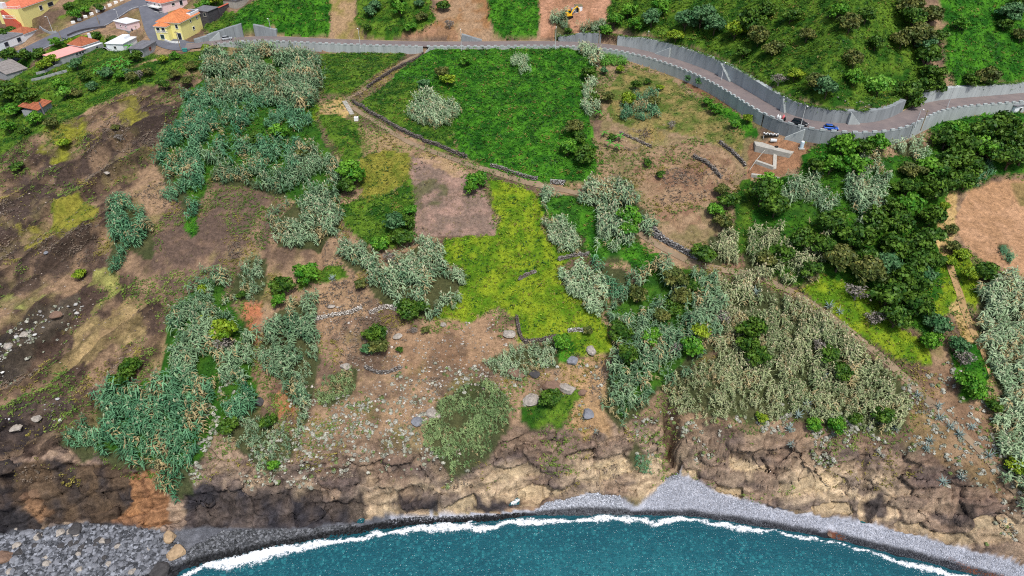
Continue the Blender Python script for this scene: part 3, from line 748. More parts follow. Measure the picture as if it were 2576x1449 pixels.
def ledge(pts, h, w=0.9):
    """a rock step: the ground falls h on the downhill (right hand) side"""
    global Z1
    W = chaikin(wpoly(pts), 1); d_, s_, a_ = seg_dist(XX, YY, W)
    L_ = np.linalg.norm(np.diff(W, axis=0), axis=1).sum()
    win = sstep(0, 4, a_) * sstep(0, 4, L_ - a_) * np.exp(-(d_ / 7) ** 2)
    Z1 = Z1 + win * h * (sstep(-w, w, d_ * s_ + 0.6 * n2) - 0.5)
    return win


for pts, h in (([(-40, 960), (40, 930), (130, 850), (205, 745)], 3.2), ([(-40, 870), (60, 800), (200, 735)], 2.0), ([(-40, 1100), (80, 1060), (190, 1015)], 2.4),
               ([(-40, 740), (120, 650), (250, 590)], 1.5), ([(60, 700), (200, 620), (300, 560)], 1.3), ([(-20, 610), (150, 520), (300, 440), (420, 345)], 2.2), ([(120, 480), (280, 380), (420, 300)], 1.6),
               ([(1070, 930), (1150, 890), (1230, 870)], 1.6), ([(1300, 985), (1380, 960), (1450, 945)], 2.0), ([(950, 790), (1010, 780)], 1.2),
               ([(1240, 1220), (1320, 1180), (1420, 1150), (1540, 1140)], 1.5), ([(1150, 1235), (1240, 1205), (1330, 1215)], 1.2), ([(1450, 1200), (1560, 1170)], 1.2),
               ([(1900, 1230), (2000, 1220), (2120, 1240)], 1.4), ([(2200, 1270), (2330, 1260), (2440, 1290)], 1.4), ([(700, 1250), (850, 1235), (960, 1250)], 1.5)):
    ledge(pts, h)
rw = sstep(0.0, 0.5, rockm)
rid = 1 - np.abs(fbm(XX / 5.5, YY / 5.5, 131, 4)) * 2
Z1 = Z1 + rw * (0.75 * (rid - 0.6) + 0.45 * n2) + left * (1 - reed_m) * (1.5 * strata + 0.8 * (1 - np.abs(fbm(sa / 14, sb / 3.2, 125, 3)) * 2.2))
quiet = np.clip(beach + under + flat + mask(wpoly(PAINT[22][0]), 0.3) + mask(wpoly(PAINT[21][0]), .3), 0, 1)
Z1 = Z1 + (1 - quiet) * (1 - rw) * (0.22 * n2 + 0.3 * n1) * sstep(3.6, 6, rd)
mound = 0.5 + 0.5 * fbm(XX / 4.2, YY / 4.2, 141, 3)
Z1 = Z1 + vine_h * (0.1 + 1.9 * mound ** 1.5 + 0.35 * (0.5 + 0.5 * vn(XX / 1.7, YY / 1.7, 145))) * sstep(3.4, 5.0, rd)
Z1 = np.where((beach > 0) | under, Z0, Z1)
# nothing may rise through the road
Z1 = np.where(flat & (XX > -112), ROAD_Z - 0.12, Z1)
# terrace steps on the dry plots
for pts, h in (([(1560, 300), (1680, 350), (1790, 420), (1850, 455)], 0.9), ([(1600, 345), (1700, 395), (1760, 440)], 0.8), ([(1760, 390), (1860, 430)], 0.8), ([(1580, 440), (1680, 520), (1720, 560)], 0.9)):
    W = chaikin(wpoly(pts), 1); d_, s_, a_ = seg_dist(XX, YY, W)
    Z1 = Z1 + np.exp(-(d_ / 5) ** 2) * h * (sstep(-0.4, 0.4, d_ * s_) - 0.5)
# village lanes lie on evenly graded ground
LANES = [([(-30, 172), (40, 142), (110, 110), (190, 76), (260, 46), (330, 15), (400, -18), (460, -45)], 4.3), ([(372, -12), (384, 20), (392, 50), (402, 80), (420, 102), (450, 116), (490, 116)], 5.2)]
lane_w = []
for pts, hw in LANES:
    W = chaikin(wpoly(pts), 2); d_, _, _ = seg_dist(XX, YY, W)
    Z1 = np.where(d_ < hw + 2.2, Z0 - 0.12, Z1); lane_w.append((W, hw))
# house platforms
PADS = [((463, 100), (512, 74), 65.2, 9.5), ((413, 31), (474, 15), 70.2, 9.5), ((324, 77.5), (354, 69.5), 67.0, 8.2), ((0, 130), (100.5, 92.7), 62.8, 7.2), ((56.6, 55), (157.8, 17.7), 69, 10), ((150.4, 163.7), (264, 125), 61.5, 8.4), ((314, 131), (348, 113), 62.6, 7),
        ((363.6, 143.4), (397, 123.6), 63.3, 5.2), ((22, 203), (74, 187), 58.0, 8.5), ((100, 291), (143, 262), 55.2, 5.5), ((528.5, 58), (555, 46), 68, 6.5), ((600, 33), (642, 18), 69, 7), ((62, 60), (92, 50), 66.6, 4.2)]
for pa_, pb_, z_, D_ in PADS:
    a_ = lv(*pa_, z_); b_ = lv(*pb_, z_); L_ = np.linalg.norm(b_ - a_); t_ = (b_ - a_) / L_
    u_ = (XX - a_[0]) * t_[0] + (YY - a_[1]) * t_[1]; v_ = -(XX - a_[0]) * t_[1] + (YY - a_[1]) * t_[0]
    dr_ = np.hypot(np.maximum(np.maximum(-u_, u_ - L_), 0), np.maximum(np.maximum(-v_, v_ - D_), 0))
    lane_ok = np.ones(XX.shape)
    for W, hw in lane_w: lane_ok = lane_ok * sstep(hw, hw + 2.0, seg_dist(XX, YY, W)[0])
    w_ = sstep(4.0, .8, dr_) * lane_ok * ((rd > 4.5) | (XX < -112))
    Z1 = Z1 + w_ * (np.minimum(Z1, z_ - .15) * .75 + (z_ - .15) * .25 - Z1)
# level pad of the building site
padW = wpoly([(1885, 362), (1990, 352), (2022, 378), (2000, 425), (1960, 445), (1882, 445)])
padc = padW.mean(0); pm = mask(padW, 0); PADZ = float(G.z(padc[0], padc[1]))
G = Ground(Z1)

# far ground out of the surveyed patch is simply the sheet's own edge carried on
nv = XX.size; ny, nx = XX.shape
idx = np.arange(nv).reshape(ny, nx)
F = np.stack([idx[:-1, :-1].ravel(), idx[:-1, 1:].ravel(), idx[1:, 1:].ravel(), idx[1:, :-1].ravel()], 1)
gm, nt, b, L = nodes_of('ground')
at_ = nt.nodes.new('ShaderNodeAttribute'); at_.attribute_name = 'Col'
rk = nt.nodes.new('ShaderNodeAttribute'); rk.attribute_name = 'Rock'
co = objco(nt)
f1 = ramp(nt, noise(nt, 0.9, 6, 0.7, co), [(0.28, 0.55), (0.72, 1.45)])
f2 = ramp(nt, noise(nt, 4.5, 3, 0.7, co), [(0.28, 0.62), (0.72, 1.38)])
c1 = mix(nt, 1.0, at_.outputs[0], f1, 'MULTIPLY'); c1 = mix(nt, 1.0, c1, f2, 'MULTIPLY')
mp = nt.nodes.new('ShaderNodeMapping'); mp.inputs['Rotation'].default_value = (0.5, 0.7, 0.6); mp.inputs['Scale'].default_value = (0.16, 0.42, 0.3); L(co, mp.inputs[0])
nz = nt.nodes.new('ShaderNodeTexNoise'); nz.inputs['Scale'].default_value = 1.4; nz.inputs['Detail'].default_value = 3; L(mp.outputs[0], nz.inputs['Vector'])
va = nt.nodes.new('ShaderNodeVectorMath'); va.operation = 'MULTIPLY_ADD'; va.inputs[1].default_value = (2.2, 2.2, 2.2); L(nz.outputs['Color'], va.inputs[0]); L(mp.outputs[0], va.inputs[2])
vo = nt.nodes.new('ShaderNodeTexVoronoi'); vo.feature = 'DISTANCE_TO_EDGE'; vo.inputs['Scale'].default_value = 1.0; L(va.outputs[0], vo.inputs['Vector'])
crack = ramp(nt, vo.outputs['Distance'], [(0.0, 0.45), (0.03, 0.92), (0.08, 1.0)])
cgate = nt.nodes.new('ShaderNodeMath'); cgate.operation = 'MULTIPLY'; L(rk.outputs['Fac'], cgate.inputs[0]); L(ramp(nt, noise(nt, 0.22, 3, 0.6, co), [(0.45, 0.0), (0.62, 0.9)]), cgate.inputs[1])
ck = mix(nt, cgate.outputs[0], (1, 1, 1), crack)
c1 = mix(nt, 1.0, c1, ck, 'MULTIPLY')
st = ramp(nt, noise(nt, 2.0, 5, 0.75, mp.outputs[0]), [(0.35, 0.6), (0.65, 1.3)])
c1 = mix(nt, rk.outputs['Fac'], c1, mix(nt, 1.0, c1, st, 'MULTIPLY'))
L(c1, b.inputs['Base Color']); b.inputs['Roughness'].default_value = 0.92; b.inputs['Specular IOR Level'].default_value = 0.12
bp = nt.nodes.new('ShaderNodeBump'); bp.inputs['Strength'].default_value = 0.7; bp.inputs['Distance'].default_value = 0.5
L(noise(nt, 1.6, 6, 0.7, co), bp.inputs['Height']); 
bp2 = nt.nodes.new('ShaderNodeBump'); bp2.inputs['Distance'].default_value = 0.5
L(cgate.outputs[0], bp2.inputs['Strength']); L(crack, bp2.inputs['Height']); L(bp.outputs[0], bp2.inputs['Normal']); L(bp2.outputs[0], b.inputs['Normal'])
# the shore band is meshed more finely, with broken rock displaced along its normal
fx_ = np.arange(-130, 130.01, 0.3); fy_ = np.arange(91, 124.01, 0.24)
FXX, FYY = np.meshgrid(fx_, fy_)
fi = lambda A_: grid_interp(GX, GY, A_, FXX, FYY)
fz = fi(Z1); frk = fi(rockm) * sstep(0, 2, FYY - 91) * sstep(0, 2, 124 - FYY) * sstep(0, 2, 130 - np.abs(FXX)); fcol = np.stack([fi(gcol[..., k]) for k in range(3)], -1)
fvn = fi(np.clip(vine_m + reed_m, 0, 1))
cleft = np.abs(FXX - np.interp(FYY, [108, 113, 118, 124], [40.2, 40.8, 40.4, 39.5])); fz = np.where(fz > 2.8, np.maximum(fz - 10 * np.exp(-(cleft / 1.5) ** 4) * sstep(110.5, 112.5, FYY) * sstep(123.5, 119, FYY), 2.9), fz)
gy_, gx_ = np.gradient(fz, fy_, fx_); nl = np.sqrt(gx_ ** 2 + gy_ ** 2 + 1); NX, NY, NZ = -gx_ / nl, -gy_ / nl, 1 / nl
u_ = FXX + 0.45 * fz + 1.4 * fbm(FXX / 5, fz / 5 + FYY / 9, 401, 2); v_ = fz + 0.5 * FYY - 0.28 * FXX + 1.1 * fbm(FXX / 4 + 3, fz / 4 + FYY / 7, 402, 2)
w1, e1 = worley(u_ / 8.5, v_ / 3.8, 411); w2, e2 = worley(u_ / 3.6 + 5, v_ / 1.3, 421); w3, e3 = worley(u_ / 1.1 + 9, v_ / 0.8, 431)
stra = fbm(u_ / 9, v_ / 0.9, 441, 3); fineN = fbm(FXX / 1.3, FYY / 1.3 + fz / 1.3, 451, 3)
k1 = np.exp(-(e1 / 0.055) ** 2); k2 = np.exp(-(e2 / 0.06) ** 2) * (hsh((u_ / 6.5).astype(np.int64), (v_ / 2.6).astype(np.int64), 9) > .35)
disp = frk * (0.95 * w1 + 0.28 * w2 + 0.08 * w3 + 0.45 * stra + 0.35 * fineN + 0.9 * fbm(FXX / 6, fz / 5 + FYY / 8, 461, 3) - 0.8 * k1 - 0.3 * k2)
tone = 1 + frk * (0.12 * w1 + 0.08 * w2 + 0.05 * w3 + 0.38 * stra + 0.25 * fineN)
fcol = fcol * np.clip(tone, .35, 1.7)[..., None]
fcol = lerp(fcol, fcol * np.array([.55, .55, .62]), np.clip(frk * (sstep(.35, .8, w1) * .7 + .75 * k1 + .5 * k2), 0, .85))
fcol = lerp(fcol, fcol * 0 + C(206, 184, 146), np.clip(frk * sstep(.3, .75, -w1) * .5 * (fz < 9) * sstep(-45, -15, FXX), 0, .6))
cut = (XX > -129.5) & (XX < 129.5) & (YY > 91.6) & (YY < 123.4); cutf = cut.ravel()[F].all(1); F = F[~cutf]
me = mk_mesh('hillside', np.stack([XX, YY, Z1], -1).reshape(-1, 3), F, gcol.reshape(-1, 3), smooth=True)
ra_ = me.attributes.new('Rock', 'FLOAT', 'POINT'); ra_.data.foreach_set('value', rockm.ravel().astype(np.float32))
tag(link('hillside', me, gm), 'steep coastal hillside of dry earth, rock and terraces above the sea', 'hillside', kind='structure')
fn_, fm_ = FXX.shape; fid = np.arange(FXX.size).reshape(fn_, fm_)
FF = np.stack([fid[:-1, :-1].ravel(), fid[:-1, 1:].ravel(), fid[1:, 1:].ravel(), fid[1:, :-1].ravel()], 1)
inb = (XX > -129) & (XX < 129) & (YY > 92) & (YY < 123)
Z2 = Z1 + np.where(inb, np.clip(grid_interp(fx_, fy_, disp / np.maximum(NZ, .45), XX, YY), -1.5, 1.8), 0); G = Ground(Z2)
me = mk_mesh('sea_cliff', np.stack([FXX + NX * disp, FYY + NY * disp, fz + NZ * disp], -1).reshape(-1, 3), FF, fcol.reshape(-1, 3))
ra_ = me.attributes.new('Rock', 'FLOAT', 'POINT'); ra_.data.foreach_set('value', (frk * .5).ravel().astype(np.float32))
tag(link('sea_cliff', me, gm), 'broken tan and dark rock cliff rising from the shore', 'cliff', kind='structure')

# ------------------------------------------------------------------ the sea
sx = np.arange(-300, 301, 1.0); sy = np.r_[np.arange(-60, 60, 6.0), np.arange(60, 122, 0.5)]
SX, SY = np.meshgrid(sx, sy)
SZ = 0.10 * fbm(SX / 6, SY / 2.2, 151, 3) + 0.05 * vn(SX / 1.6, SY / 0.9, 152)
shw = np.array([lv(p[0], p[1], 0.0) for p in SHORE])
bed = G.z(SX, SY); 
sd = SY - np.interp(SX, shw[:, 0], shw[:, 1])      # <0 seaward
jag = 0.9 * fbm(SX / 2.2, SY / 2.2, 161, 3) + 0.7 * vn(SX / 7, 0 * SY, 163)
amt = np.interp(SX, [-120, -95, -75, -20, 0, 22, 45, 62, 75, 88, 100], [0.4, 0.6, 1.3, 1.5, 1.0, 1.1, 0.9, 1.2, 0.55, 1.0, 0.7])
db = -bed
amt = amt * np.clip(.85 + .8 * fbm(SX / 8, 0 * SY + 2, 165, 3), .25, 1.6)
front = np.exp(-((db - 0.3 - 0.2 * jag) / (0.36 * amt)) ** 2)
behind = 0.34 * amt * np.exp(-np.maximum(db - 0.3, 0) / 0.55) * (db > 0.05)
foam = np.maximum(0.52 * front, behind)
SZ = SZ + 0.25 * front
sn, sm = SX.shape; sid = np.arange(SX.size).reshape(sn, sm)
SF = np.stack([sid[:-1, :-1].ravel(), sid[:-1, 1:].ravel(), sid[1:, 1:].ravel(), sid[1:, :-1].ravel()], 1)
wm, nt, b, L = nodes_of('sea_water')
out = nt.nodes['Material Output']
fo = nt.nodes.new('ShaderNodeAttribute'); fo.attribute_name = 'Foam'
co = objco(nt)
fn = noise(nt, 1.5, 6, 0.8, co, 0.8)
mm = nt.nodes.new('ShaderNodeMath'); mm.operation = 'ADD'; L(fo.outputs['Fac'], mm.inputs[0]); L(fn, mm.inputs[1])
fmask = ramp(nt, mm.outputs[0], [(0.86, 0.0), (1.04, 1.0)])
mp = nt.nodes.new('ShaderNodeMapping'); mp.inputs['Scale'].default_value = (0.55, 1.5, 1); L(co, mp.inputs[0])
bp = nt.nodes.new('ShaderNodeBump'); bp.inputs['Strength'].default_value = 0.75; bp.inputs['Distance'].default_value = 0.35
L(noise(nt, 1.3, 5, 0.65, mp.outputs[0], 0.5), bp.inputs['Height'])
tr = nt.nodes.new('ShaderNodeBsdfTransparent'); tr.inputs[0].default_value = (0.36, 0.80, 0.86, 1)
di = nt.nodes.new('ShaderNodeBsdfDiffuse'); di.inputs[0].default_value = (0.03, 0.20, 0.26, 1); L(bp.outputs[0], di.inputs['Normal'])
body = nt.nodes.new('ShaderNodeMixShader'); body.inputs[0].default_value = 0.38; L(tr.outputs[0], body.inputs[1]); L(di.outputs[0], body.inputs[2])
gl_ = nt.nodes.new('ShaderNodeBsdfGlossy'); gl_.inputs['Roughness'].default_value = 0.12; gl_.inputs[0].default_value = (0.8, 0.85, 0.9, 1); L(bp.outputs[0], gl_.inputs['Normal'])
fr = nt.nodes.new('ShaderNodeFresnel'); fr.inputs[0].default_value = 1.33; L(bp.outputs[0], fr.inputs['Normal'])
s1 = nt.nodes.new('ShaderNodeMixShader'); L(fr.outputs[0], s1.inputs[0]); L(body.outputs[0], s1.inputs[1]); L(gl_.outputs[0], s1.inputs[2])
df = nt.nodes.new('ShaderNodeBsdfDiffuse'); df.inputs[0].default_value = (0.86, 0.88, 0.9, 1)
s2 = nt.nodes.new('ShaderNodeMixShader'); L(fmask, s2.inputs[0]); L(s1.outputs[0], s2.inputs[1]); L(df.outputs[0], s2.inputs[2]); L(s2.outputs[0], out.inputs['Surface'])
me = mk_mesh('sea', np.stack([SX, SY, SZ], -1).reshape(-1, 3), SF, smooth=True)
fa = me.attributes.new('Foam', 'FLOAT', 'POINT'); fa.data.foreach_set('value', foam.ravel().astype(np.float32))
tag(link('sea', me, wm), 'clear teal sea with a white foam line along the shore', 'sea', kind='structure')
# ------------------------------------------------------------------ roads
def asphalt(name, c1_, c2_):
    m, nt, b, L = nodes_of(name); co = objco(nt)
    f = ramp(nt, noise(nt, 0.25, 5, 0.7, co), [(0.3, 0.0), (0.7, 1.0)])
    c = mix(nt, f, c1_, c2_); g = ramp(nt, noise(nt, 9, 3, 0.7, co), [(0.3, 0.85), (0.7, 1.15)])
    L(mix(nt, 1.0, c, g, 'MULTIPLY'), b.inputs['Base Color']); b.inputs['Roughness'].default_value = 0.9; b.inputs['Specular IOR Level'].default_value = 0.15
    return m


M = {}
M['road'] = asphalt('road_asphalt', C(112, 104, 104), C(134, 122, 118))
M['lane'] = asphalt('lane_asphalt', C(92, 94, 102), C(110, 112, 120))
M['conc'] = plain('weathered_concrete', C(168, 175, 174), 0.9, 0.17, 0.35, bump=0.3, streak=True)
M['concd'] = plain('stained_concrete', C(136, 142, 144), 0.9, 0.26, 0.35, bump=0.3, streak=True)
M['concl'] = plain('pale_concrete', C(172, 168, 158), 0.9, 0.2, 1.2, bump=0.2)
M['stone'] = vcol('field_stone', 0.9, 0.25, 1.5)
M['mortar'] = plain('earth_core', C(82, 70, 60), 0.95, 0.3, 2.0)
M['white'] = plain('white_paint', C(236, 236, 232), 0.6, 0.06, 2.0)
M['steel'] = plain('galvanised_steel', C(206, 208, 208), 0.5, 0.08, 3.0)
M['wood'] = plain('weathered_wood', C(150, 132, 104), 0.9, 0.25, 3.0)
M['black'] = plain('black_plastic', C(26, 27, 30), 0.5, 0.1, 3.0)
M['line'] = plain('road_paint', C(196, 196, 192), 0.8, 0.2, 1.0)


def strip(P, offs, zs, name, mat, kind='structure', label=None, cat=None):
    """sheet along a polyline of (x,y,z); offs lateral offsets (left +)"""
    P = np.asarray(P, float); T = np.gradient(P[:, :2], axis=0); T /= np.linalg.norm(T, axis=1)[:, None]
    N = np.stack([-T[:, 1], T[:, 0]], 1); V = []
    for o_ in offs:
        q = P[:, :2] + N * o_
        V.append(np.c_[q, zs(q, P[:, 2])])
    V = np.stack(V, 1); n, k = V.shape[:2]; idx = np.arange(n * k).reshape(n, k)
    F = np.stack([idx[:-1, 1:].ravel(), idx[:-1, :-1].ravel(), idx[1:, :-1].ravel(), idx[1:, 1:].ravel()], 1)
    o = link(name, mk_mesh(name, V.reshape(-1, 3), F), mat)
    return tag(o, label, cat, kind=kind)


main_i = np.where((road_w[:, 0] > -128) & (road_w[:, 2] < 65.02) & (road_w[:, 1] > 150))[0]
main_r = road_w[main_i]
strip(main_r, [-3.35, -1.6, 0, 1.6, 3.5], lambda q, z: z + 0.02, 'road', M['road'], label='narrow asphalt coast road cut into the hillside', cat='road')
M['drain'] = plain('tan_gutter', C(170, 148, 120), .9, .25, .8)
strip(main_r, [3.5, 3.95], lambda q, z: z + 0.05, 'road_gutter', M['drain'], label='tan gutter along the hill side of the road', cat='gutter')
zfun0 = lambda q, z: grid_interp(cxs, cys, CZ, q[:, 0], q[:, 1])
for (W, hw), lab in zip(lane_w, ('sloping village lane past the white house', 'village lane joining the coast road by the yellow house')):
    P, _ = resample(np.c_[W, np.zeros(len(W))], 1.5)
    up_ = 0.02 if 'sloping' in lab else 0.035
    strip(P, list(np.linspace(-hw, hw, 9)), lambda q, z: zfun0(q, z) + up_, 'village_lane', M['lane'], label=lab, cat='lane')
P, _ = resample(np.c_[lane_w[0][0], np.zeros(len(lane_w[0][0]))], 1.5)
strip(P[12:], [-hw * 0 - 3.75, -3.6], lambda q, z: zfun0(q, z) + 0.05, 'lane_edge_line', M['line'], label='white edge line on the sloping village lane', cat='road marking')

# ------------------------------------------------------------------ retaining walls of the road, panel by panel
T_ = np.gradient(main_r[:, :2], axis=0); T_ /= np.linalg.norm(T_, axis=1)[:, None]
NR = np.stack([T_[:, 1], -T_[:, 0]], 1)           # to the right: downhill
arc = np.r_[0, np.cumsum(np.linalg.norm(np.diff(main_r[:, :2], axis=0), axis=1))]


def rp(s, off):
    """road point at arc s, off metres to the right"""
    x = np.interp(s, arc, main_r[:, 0]); y = np.interp(s, arc, main_r[:, 1])
    nx_ = np.interp(s, arc, NR[:, 0]); ny_ = np.interp(s, arc, NR[:, 1])
    return np.array([x + nx_ * off, y + ny_ * off])


def s_of_x(px, py):
    w = lv(px, py, 65); return float(arc[np.argmin(((main_r[:, :2] - w) ** 2).sum(1))])


def slab(a_, b_, c_, d_, z0a, z0b, z1a, z1b):
    """four footprint corners (ccw) with heights at the a/d end and b/c end"""
    return MB().prism([a_, b_, c_, d_], [z0a, z0b, z0b, z0a], [z1a, z1b, z1b, z1a])


def rel(mb, o):
    mb.v = [(x - o[0], y - o[1], z - o[2]) for x, y, z in mb.v]; return mb


def low_wall(s0, s1, label, mat='conc', step=2.55):
    c = rp((s0 + s1) / 2, 3.6); root = empty('retaining_wall', (c[0], c[1], 62)); o = (c[0], c[1], 62)
    tag(root, label, 'retaining wall', 'retaining walls of the coast road')
    n = max(1, int(round((s1 - s0) / step))); e_ = np.linspace(s0, s1, n + 1)
    for i in range(n):
        g_ = 0.02
        A, B = rp(e_[i] + g_, 3.85), rp(e_[i + 1] - g_, 3.85); A2, B2 = rp(e_[i] + g_, 3.4), rp(e_[i + 1] - g_, 3.4)
        za = min(G.z(*rp(e_[i], 4.6)), 64.8) - 1.2; zb = min(G.z(*rp(e_[i + 1], 4.6)), 64.8) - 1.2
        jig = rng.uniform(-0.02, 0.02)
        rel(slab(A, B, B2, A2, za, zb, 65.18 + jig, 65.18 + jig), o).build('wall_panel', M[mat], root)
        sm = e_[i]; w_ = 0.62
        A, B, B2, A2 = rp(sm - w_, 3.93), rp(sm + w_, 3.93), rp(sm + w_, 3.34), rp(sm - w_, 3.34)
        rel(slab(A, B, B2, A2, 65.0, 65.0, 65.62, 65.62), o).build('parapet_block', M['conc'], root)
    return root


sA, sB, sC, sD, sE = s_of_x(548, 104), s_of_x(1076, 111), s_of_x(1500, 115), s_of_x(1945, 283), s_of_x(2265, 307)
low_wall(sA, sB - 0.6, 'grey parapet wall along the road from the silver car to the path stairs')
low_wall(sB + 1.6, sC, 'low crenellated parapet above the broad green field')
low_wall(sC + 0.3, sD - 0.3, 'tall pale retaining wall curving above the dry terraces')
low_wall(sD + 0.3, sE, 'retaining wall under the black and blue cars', 'concd')
low_wall(sE + 0.4, s_of_x(2560, 246), 'low parapet along the road bend beside the tall reeds')


def high_wall(s0, s1, label, mat='conc', step=3.2, h0=None, h1=None):
    c = rp((s0 + s1) / 2, -3.8); root = empty('retaining_wall', (c[0], c[1], 65)); o = (c[0], c[1], 65)
    tag(root, label, 'retaining wall', 'retaining walls of the coast road')
    n = max(1, int(round((s1 - s0) / step))); e_ = np.linspace(s0, s1, n + 1)
    for i in range(n):
        A, B = rp(e_[i] + .02, -3.45), rp(e_[i + 1] - .02, -3.45); A2, B2 = rp(e_[i] + .02, -5.3), rp(e_[i + 1] - .02, -5.3)
        H = [np.interp(rp(e, -5)[0], [w[0] for w in WALLH], [w[1] for w in WALLH]) + 0.45 for e in (e_[i], e_[i + 1])]
        if h0 is not None:
            H = [np.interp(e, [s0, s1], [h0, h1]) for e in (e_[i], e_[i + 1])]
        j = rng.uniform(-0.12, 0.12)
        rel(slab(B, A, A2, B2, 64.5, 64.5, 65 + H[1] + j, 65 + H[0] + j), o).build('wall_panel', M[mat], root)
    return root


high_wall(s_of_x(640, 97), s_of_x(690, 98), 'short sloping concrete wing wall beside a lamp on the vine bank', 'concd', h0=4.6, h1=2.6)
high_wall(s_of_x(1166, 111), s_of_x(1212, 111), 'short sloping wing wall below the bare bank', 'concd', h0=2.6, h1=0.4)
high_wall(s_of_x(1405, 110), s_of_x(1502, 114), 'dark stained wall below the excavator clearing', 'concd')
high_wall(s_of_x(1542, 119), s_of_x(1985, 300), 'long pale retaining wall above the road curve')
high_wall(s_of_x(1990, 302), s_of_x(2298, 290), 'dark streaked retaining wall behind the parked cars', 'concd')
high_wall(s_of_x(2330, 273), s_of_x(2700, 234), 'streaked retaining wall past the gully mouth')


def stair_run(name, A, B, za, zb, n, width, mat, label, cat='stairs'):
    """flight of n steps from A (bottom) to B (top), each step a part"""
    A = np.asarray(A, float); B = np.asarray(B, float); t = (B - A) / np.linalg.norm(B - A); nn = np.array([-t[1], t[0]]) * width / 2
    root = empty(name, (A[0], A[1], za)); tag(root, label, cat); o = (A[0], A[1], za)
    for i in range(n):
        p = A + (B - A) * i / n; q = A + (B - A) * (i + 1) / n; z1_ = za + (zb - za) * (i + 1) / n
        rel(MB().prism([p - nn, q - nn, q + nn, p + nn], min(za, zb) - 0.6, z1_), o).build('step', M[mat], root)
    return root


def wall_stairs(s0, s1, za, zb, side, label, n=16):
    off = 4.35 if side > 0 else -3.0
    stair_run('wall_stairs', rp(s0, off), rp(s1, off), za, zb, n, 0.9, 'conc', label)


wall_stairs(s_of_x(1640, 138), s_of_x(1668, 146), 65, 68.5, -1, 'concrete steps climbing the pale wall by the lamp post')
wall_stairs(s_of_x(1822, 210), s_of_x(1795, 196), 65, 69.5, -1, 'worn steps built against the long pale wall')
wall_stairs(s_of_x(1960, 292), s_of_x(1938, 281), 65, 69, -1, 'narrow steps at the end of the long pale wall')
wall_stairs(s_of_x(2170, 323), s_of_x(2140, 323), 65, 68.6, -1, 'steps against the dark streaked wall')
wall_stairs(s_of_x(1070, 111), s_of_x(1086, 111), 62.6, 64.9, 1, 'white painted steps down to the stone path', 8)
wall_stairs(s_of_x(2005, 306), s_of_x(2035, 313), 61.0, 64.8, 1, 'rough steps from the building site up to the road')

# ------------------------------------------------------------------ foot paths with dry stone walls
PATH1 = [(1076, 130), (1040, 142), (1000, 165), (950, 200), (905, 235), (870, 248), (880, 268), (920, 292), (980, 330), (1040, 365), (1110, 390), (1170, 412), (1240, 435), (1340, 466), (1420, 478), (1500, 500), (1560, 545), (1610, 592), (1680, 632), (1745, 664), (1830, 682), (1900, 692), (1980, 728), (2060, 778), (2130, 830), (2200, 885), (2270, 945), (2330, 1000), (2400, 1070), (2460, 1130), (2530, 1200), (2620, 1290)]
PATH2 = [(2380, 640), (2400, 700), (2418, 760), (2440, 820), (2470, 880), (2490, 930), (2500, 970)]
M['path'] = asphalt('path_earth', C(120, 104, 86), C(150, 130, 106))
M['path2'] = asphalt('path_straw', C(176, 148, 104), C(158, 128, 92))
for pts, hw, mt, lab in ((PATH1, 0.85, 'path', 'stone edged footpath winding down the hillside'), (PATH2, 0.8, 'path2', 'straw coloured footpath above the windcombed reeds')):
    W = chaikin(wpoly(pts), 2); P, _ = resample(np.c_[W, np.zeros(len(W))], 0.8)
    strip(P, [-hw, 0, hw], lambda q, z: G.z(q[:, 0], q[:, 1]) + 0.16, 'footpath', M[mt], label=lab, cat='path')

ICO = None


def rock_template(seed):
    r = np.random.default_rng(seed); t = (1 + 5 ** .5) / 2
    v = np.array([(-1, t, 0), (1, t, 0), (-1, -t, 0), (1, -t, 0), (0, -1, t), (0, 1, t), (0, -1, -t), (0, 1, -t), (t, 0, -1), (t, 0, 1), (-t, 0, -1), (-t, 0, 1)], float)
    v /= np.linalg.norm(v, axis=1)[:, None]
    f = np.array([(0, 11, 5), (0, 5, 1), (0, 1, 7), (0, 7, 10), (0, 10, 11), (1, 5, 9), (5, 11, 4), (11, 10, 2), (10, 7, 6), (7, 1, 8), (3, 9, 4), (3, 4, 2), (3, 2, 6), (3, 6, 8), (3, 8, 9), (4, 9, 5), (2, 4, 11), (6, 2, 10), (8, 6, 7), (9, 8, 1)])
    v = v * r.uniform(0.72, 1.2, (12, 1)); v[:, 2] *= 0.72
    return v, f


RT = [rock_template(i) for i in range(8)]


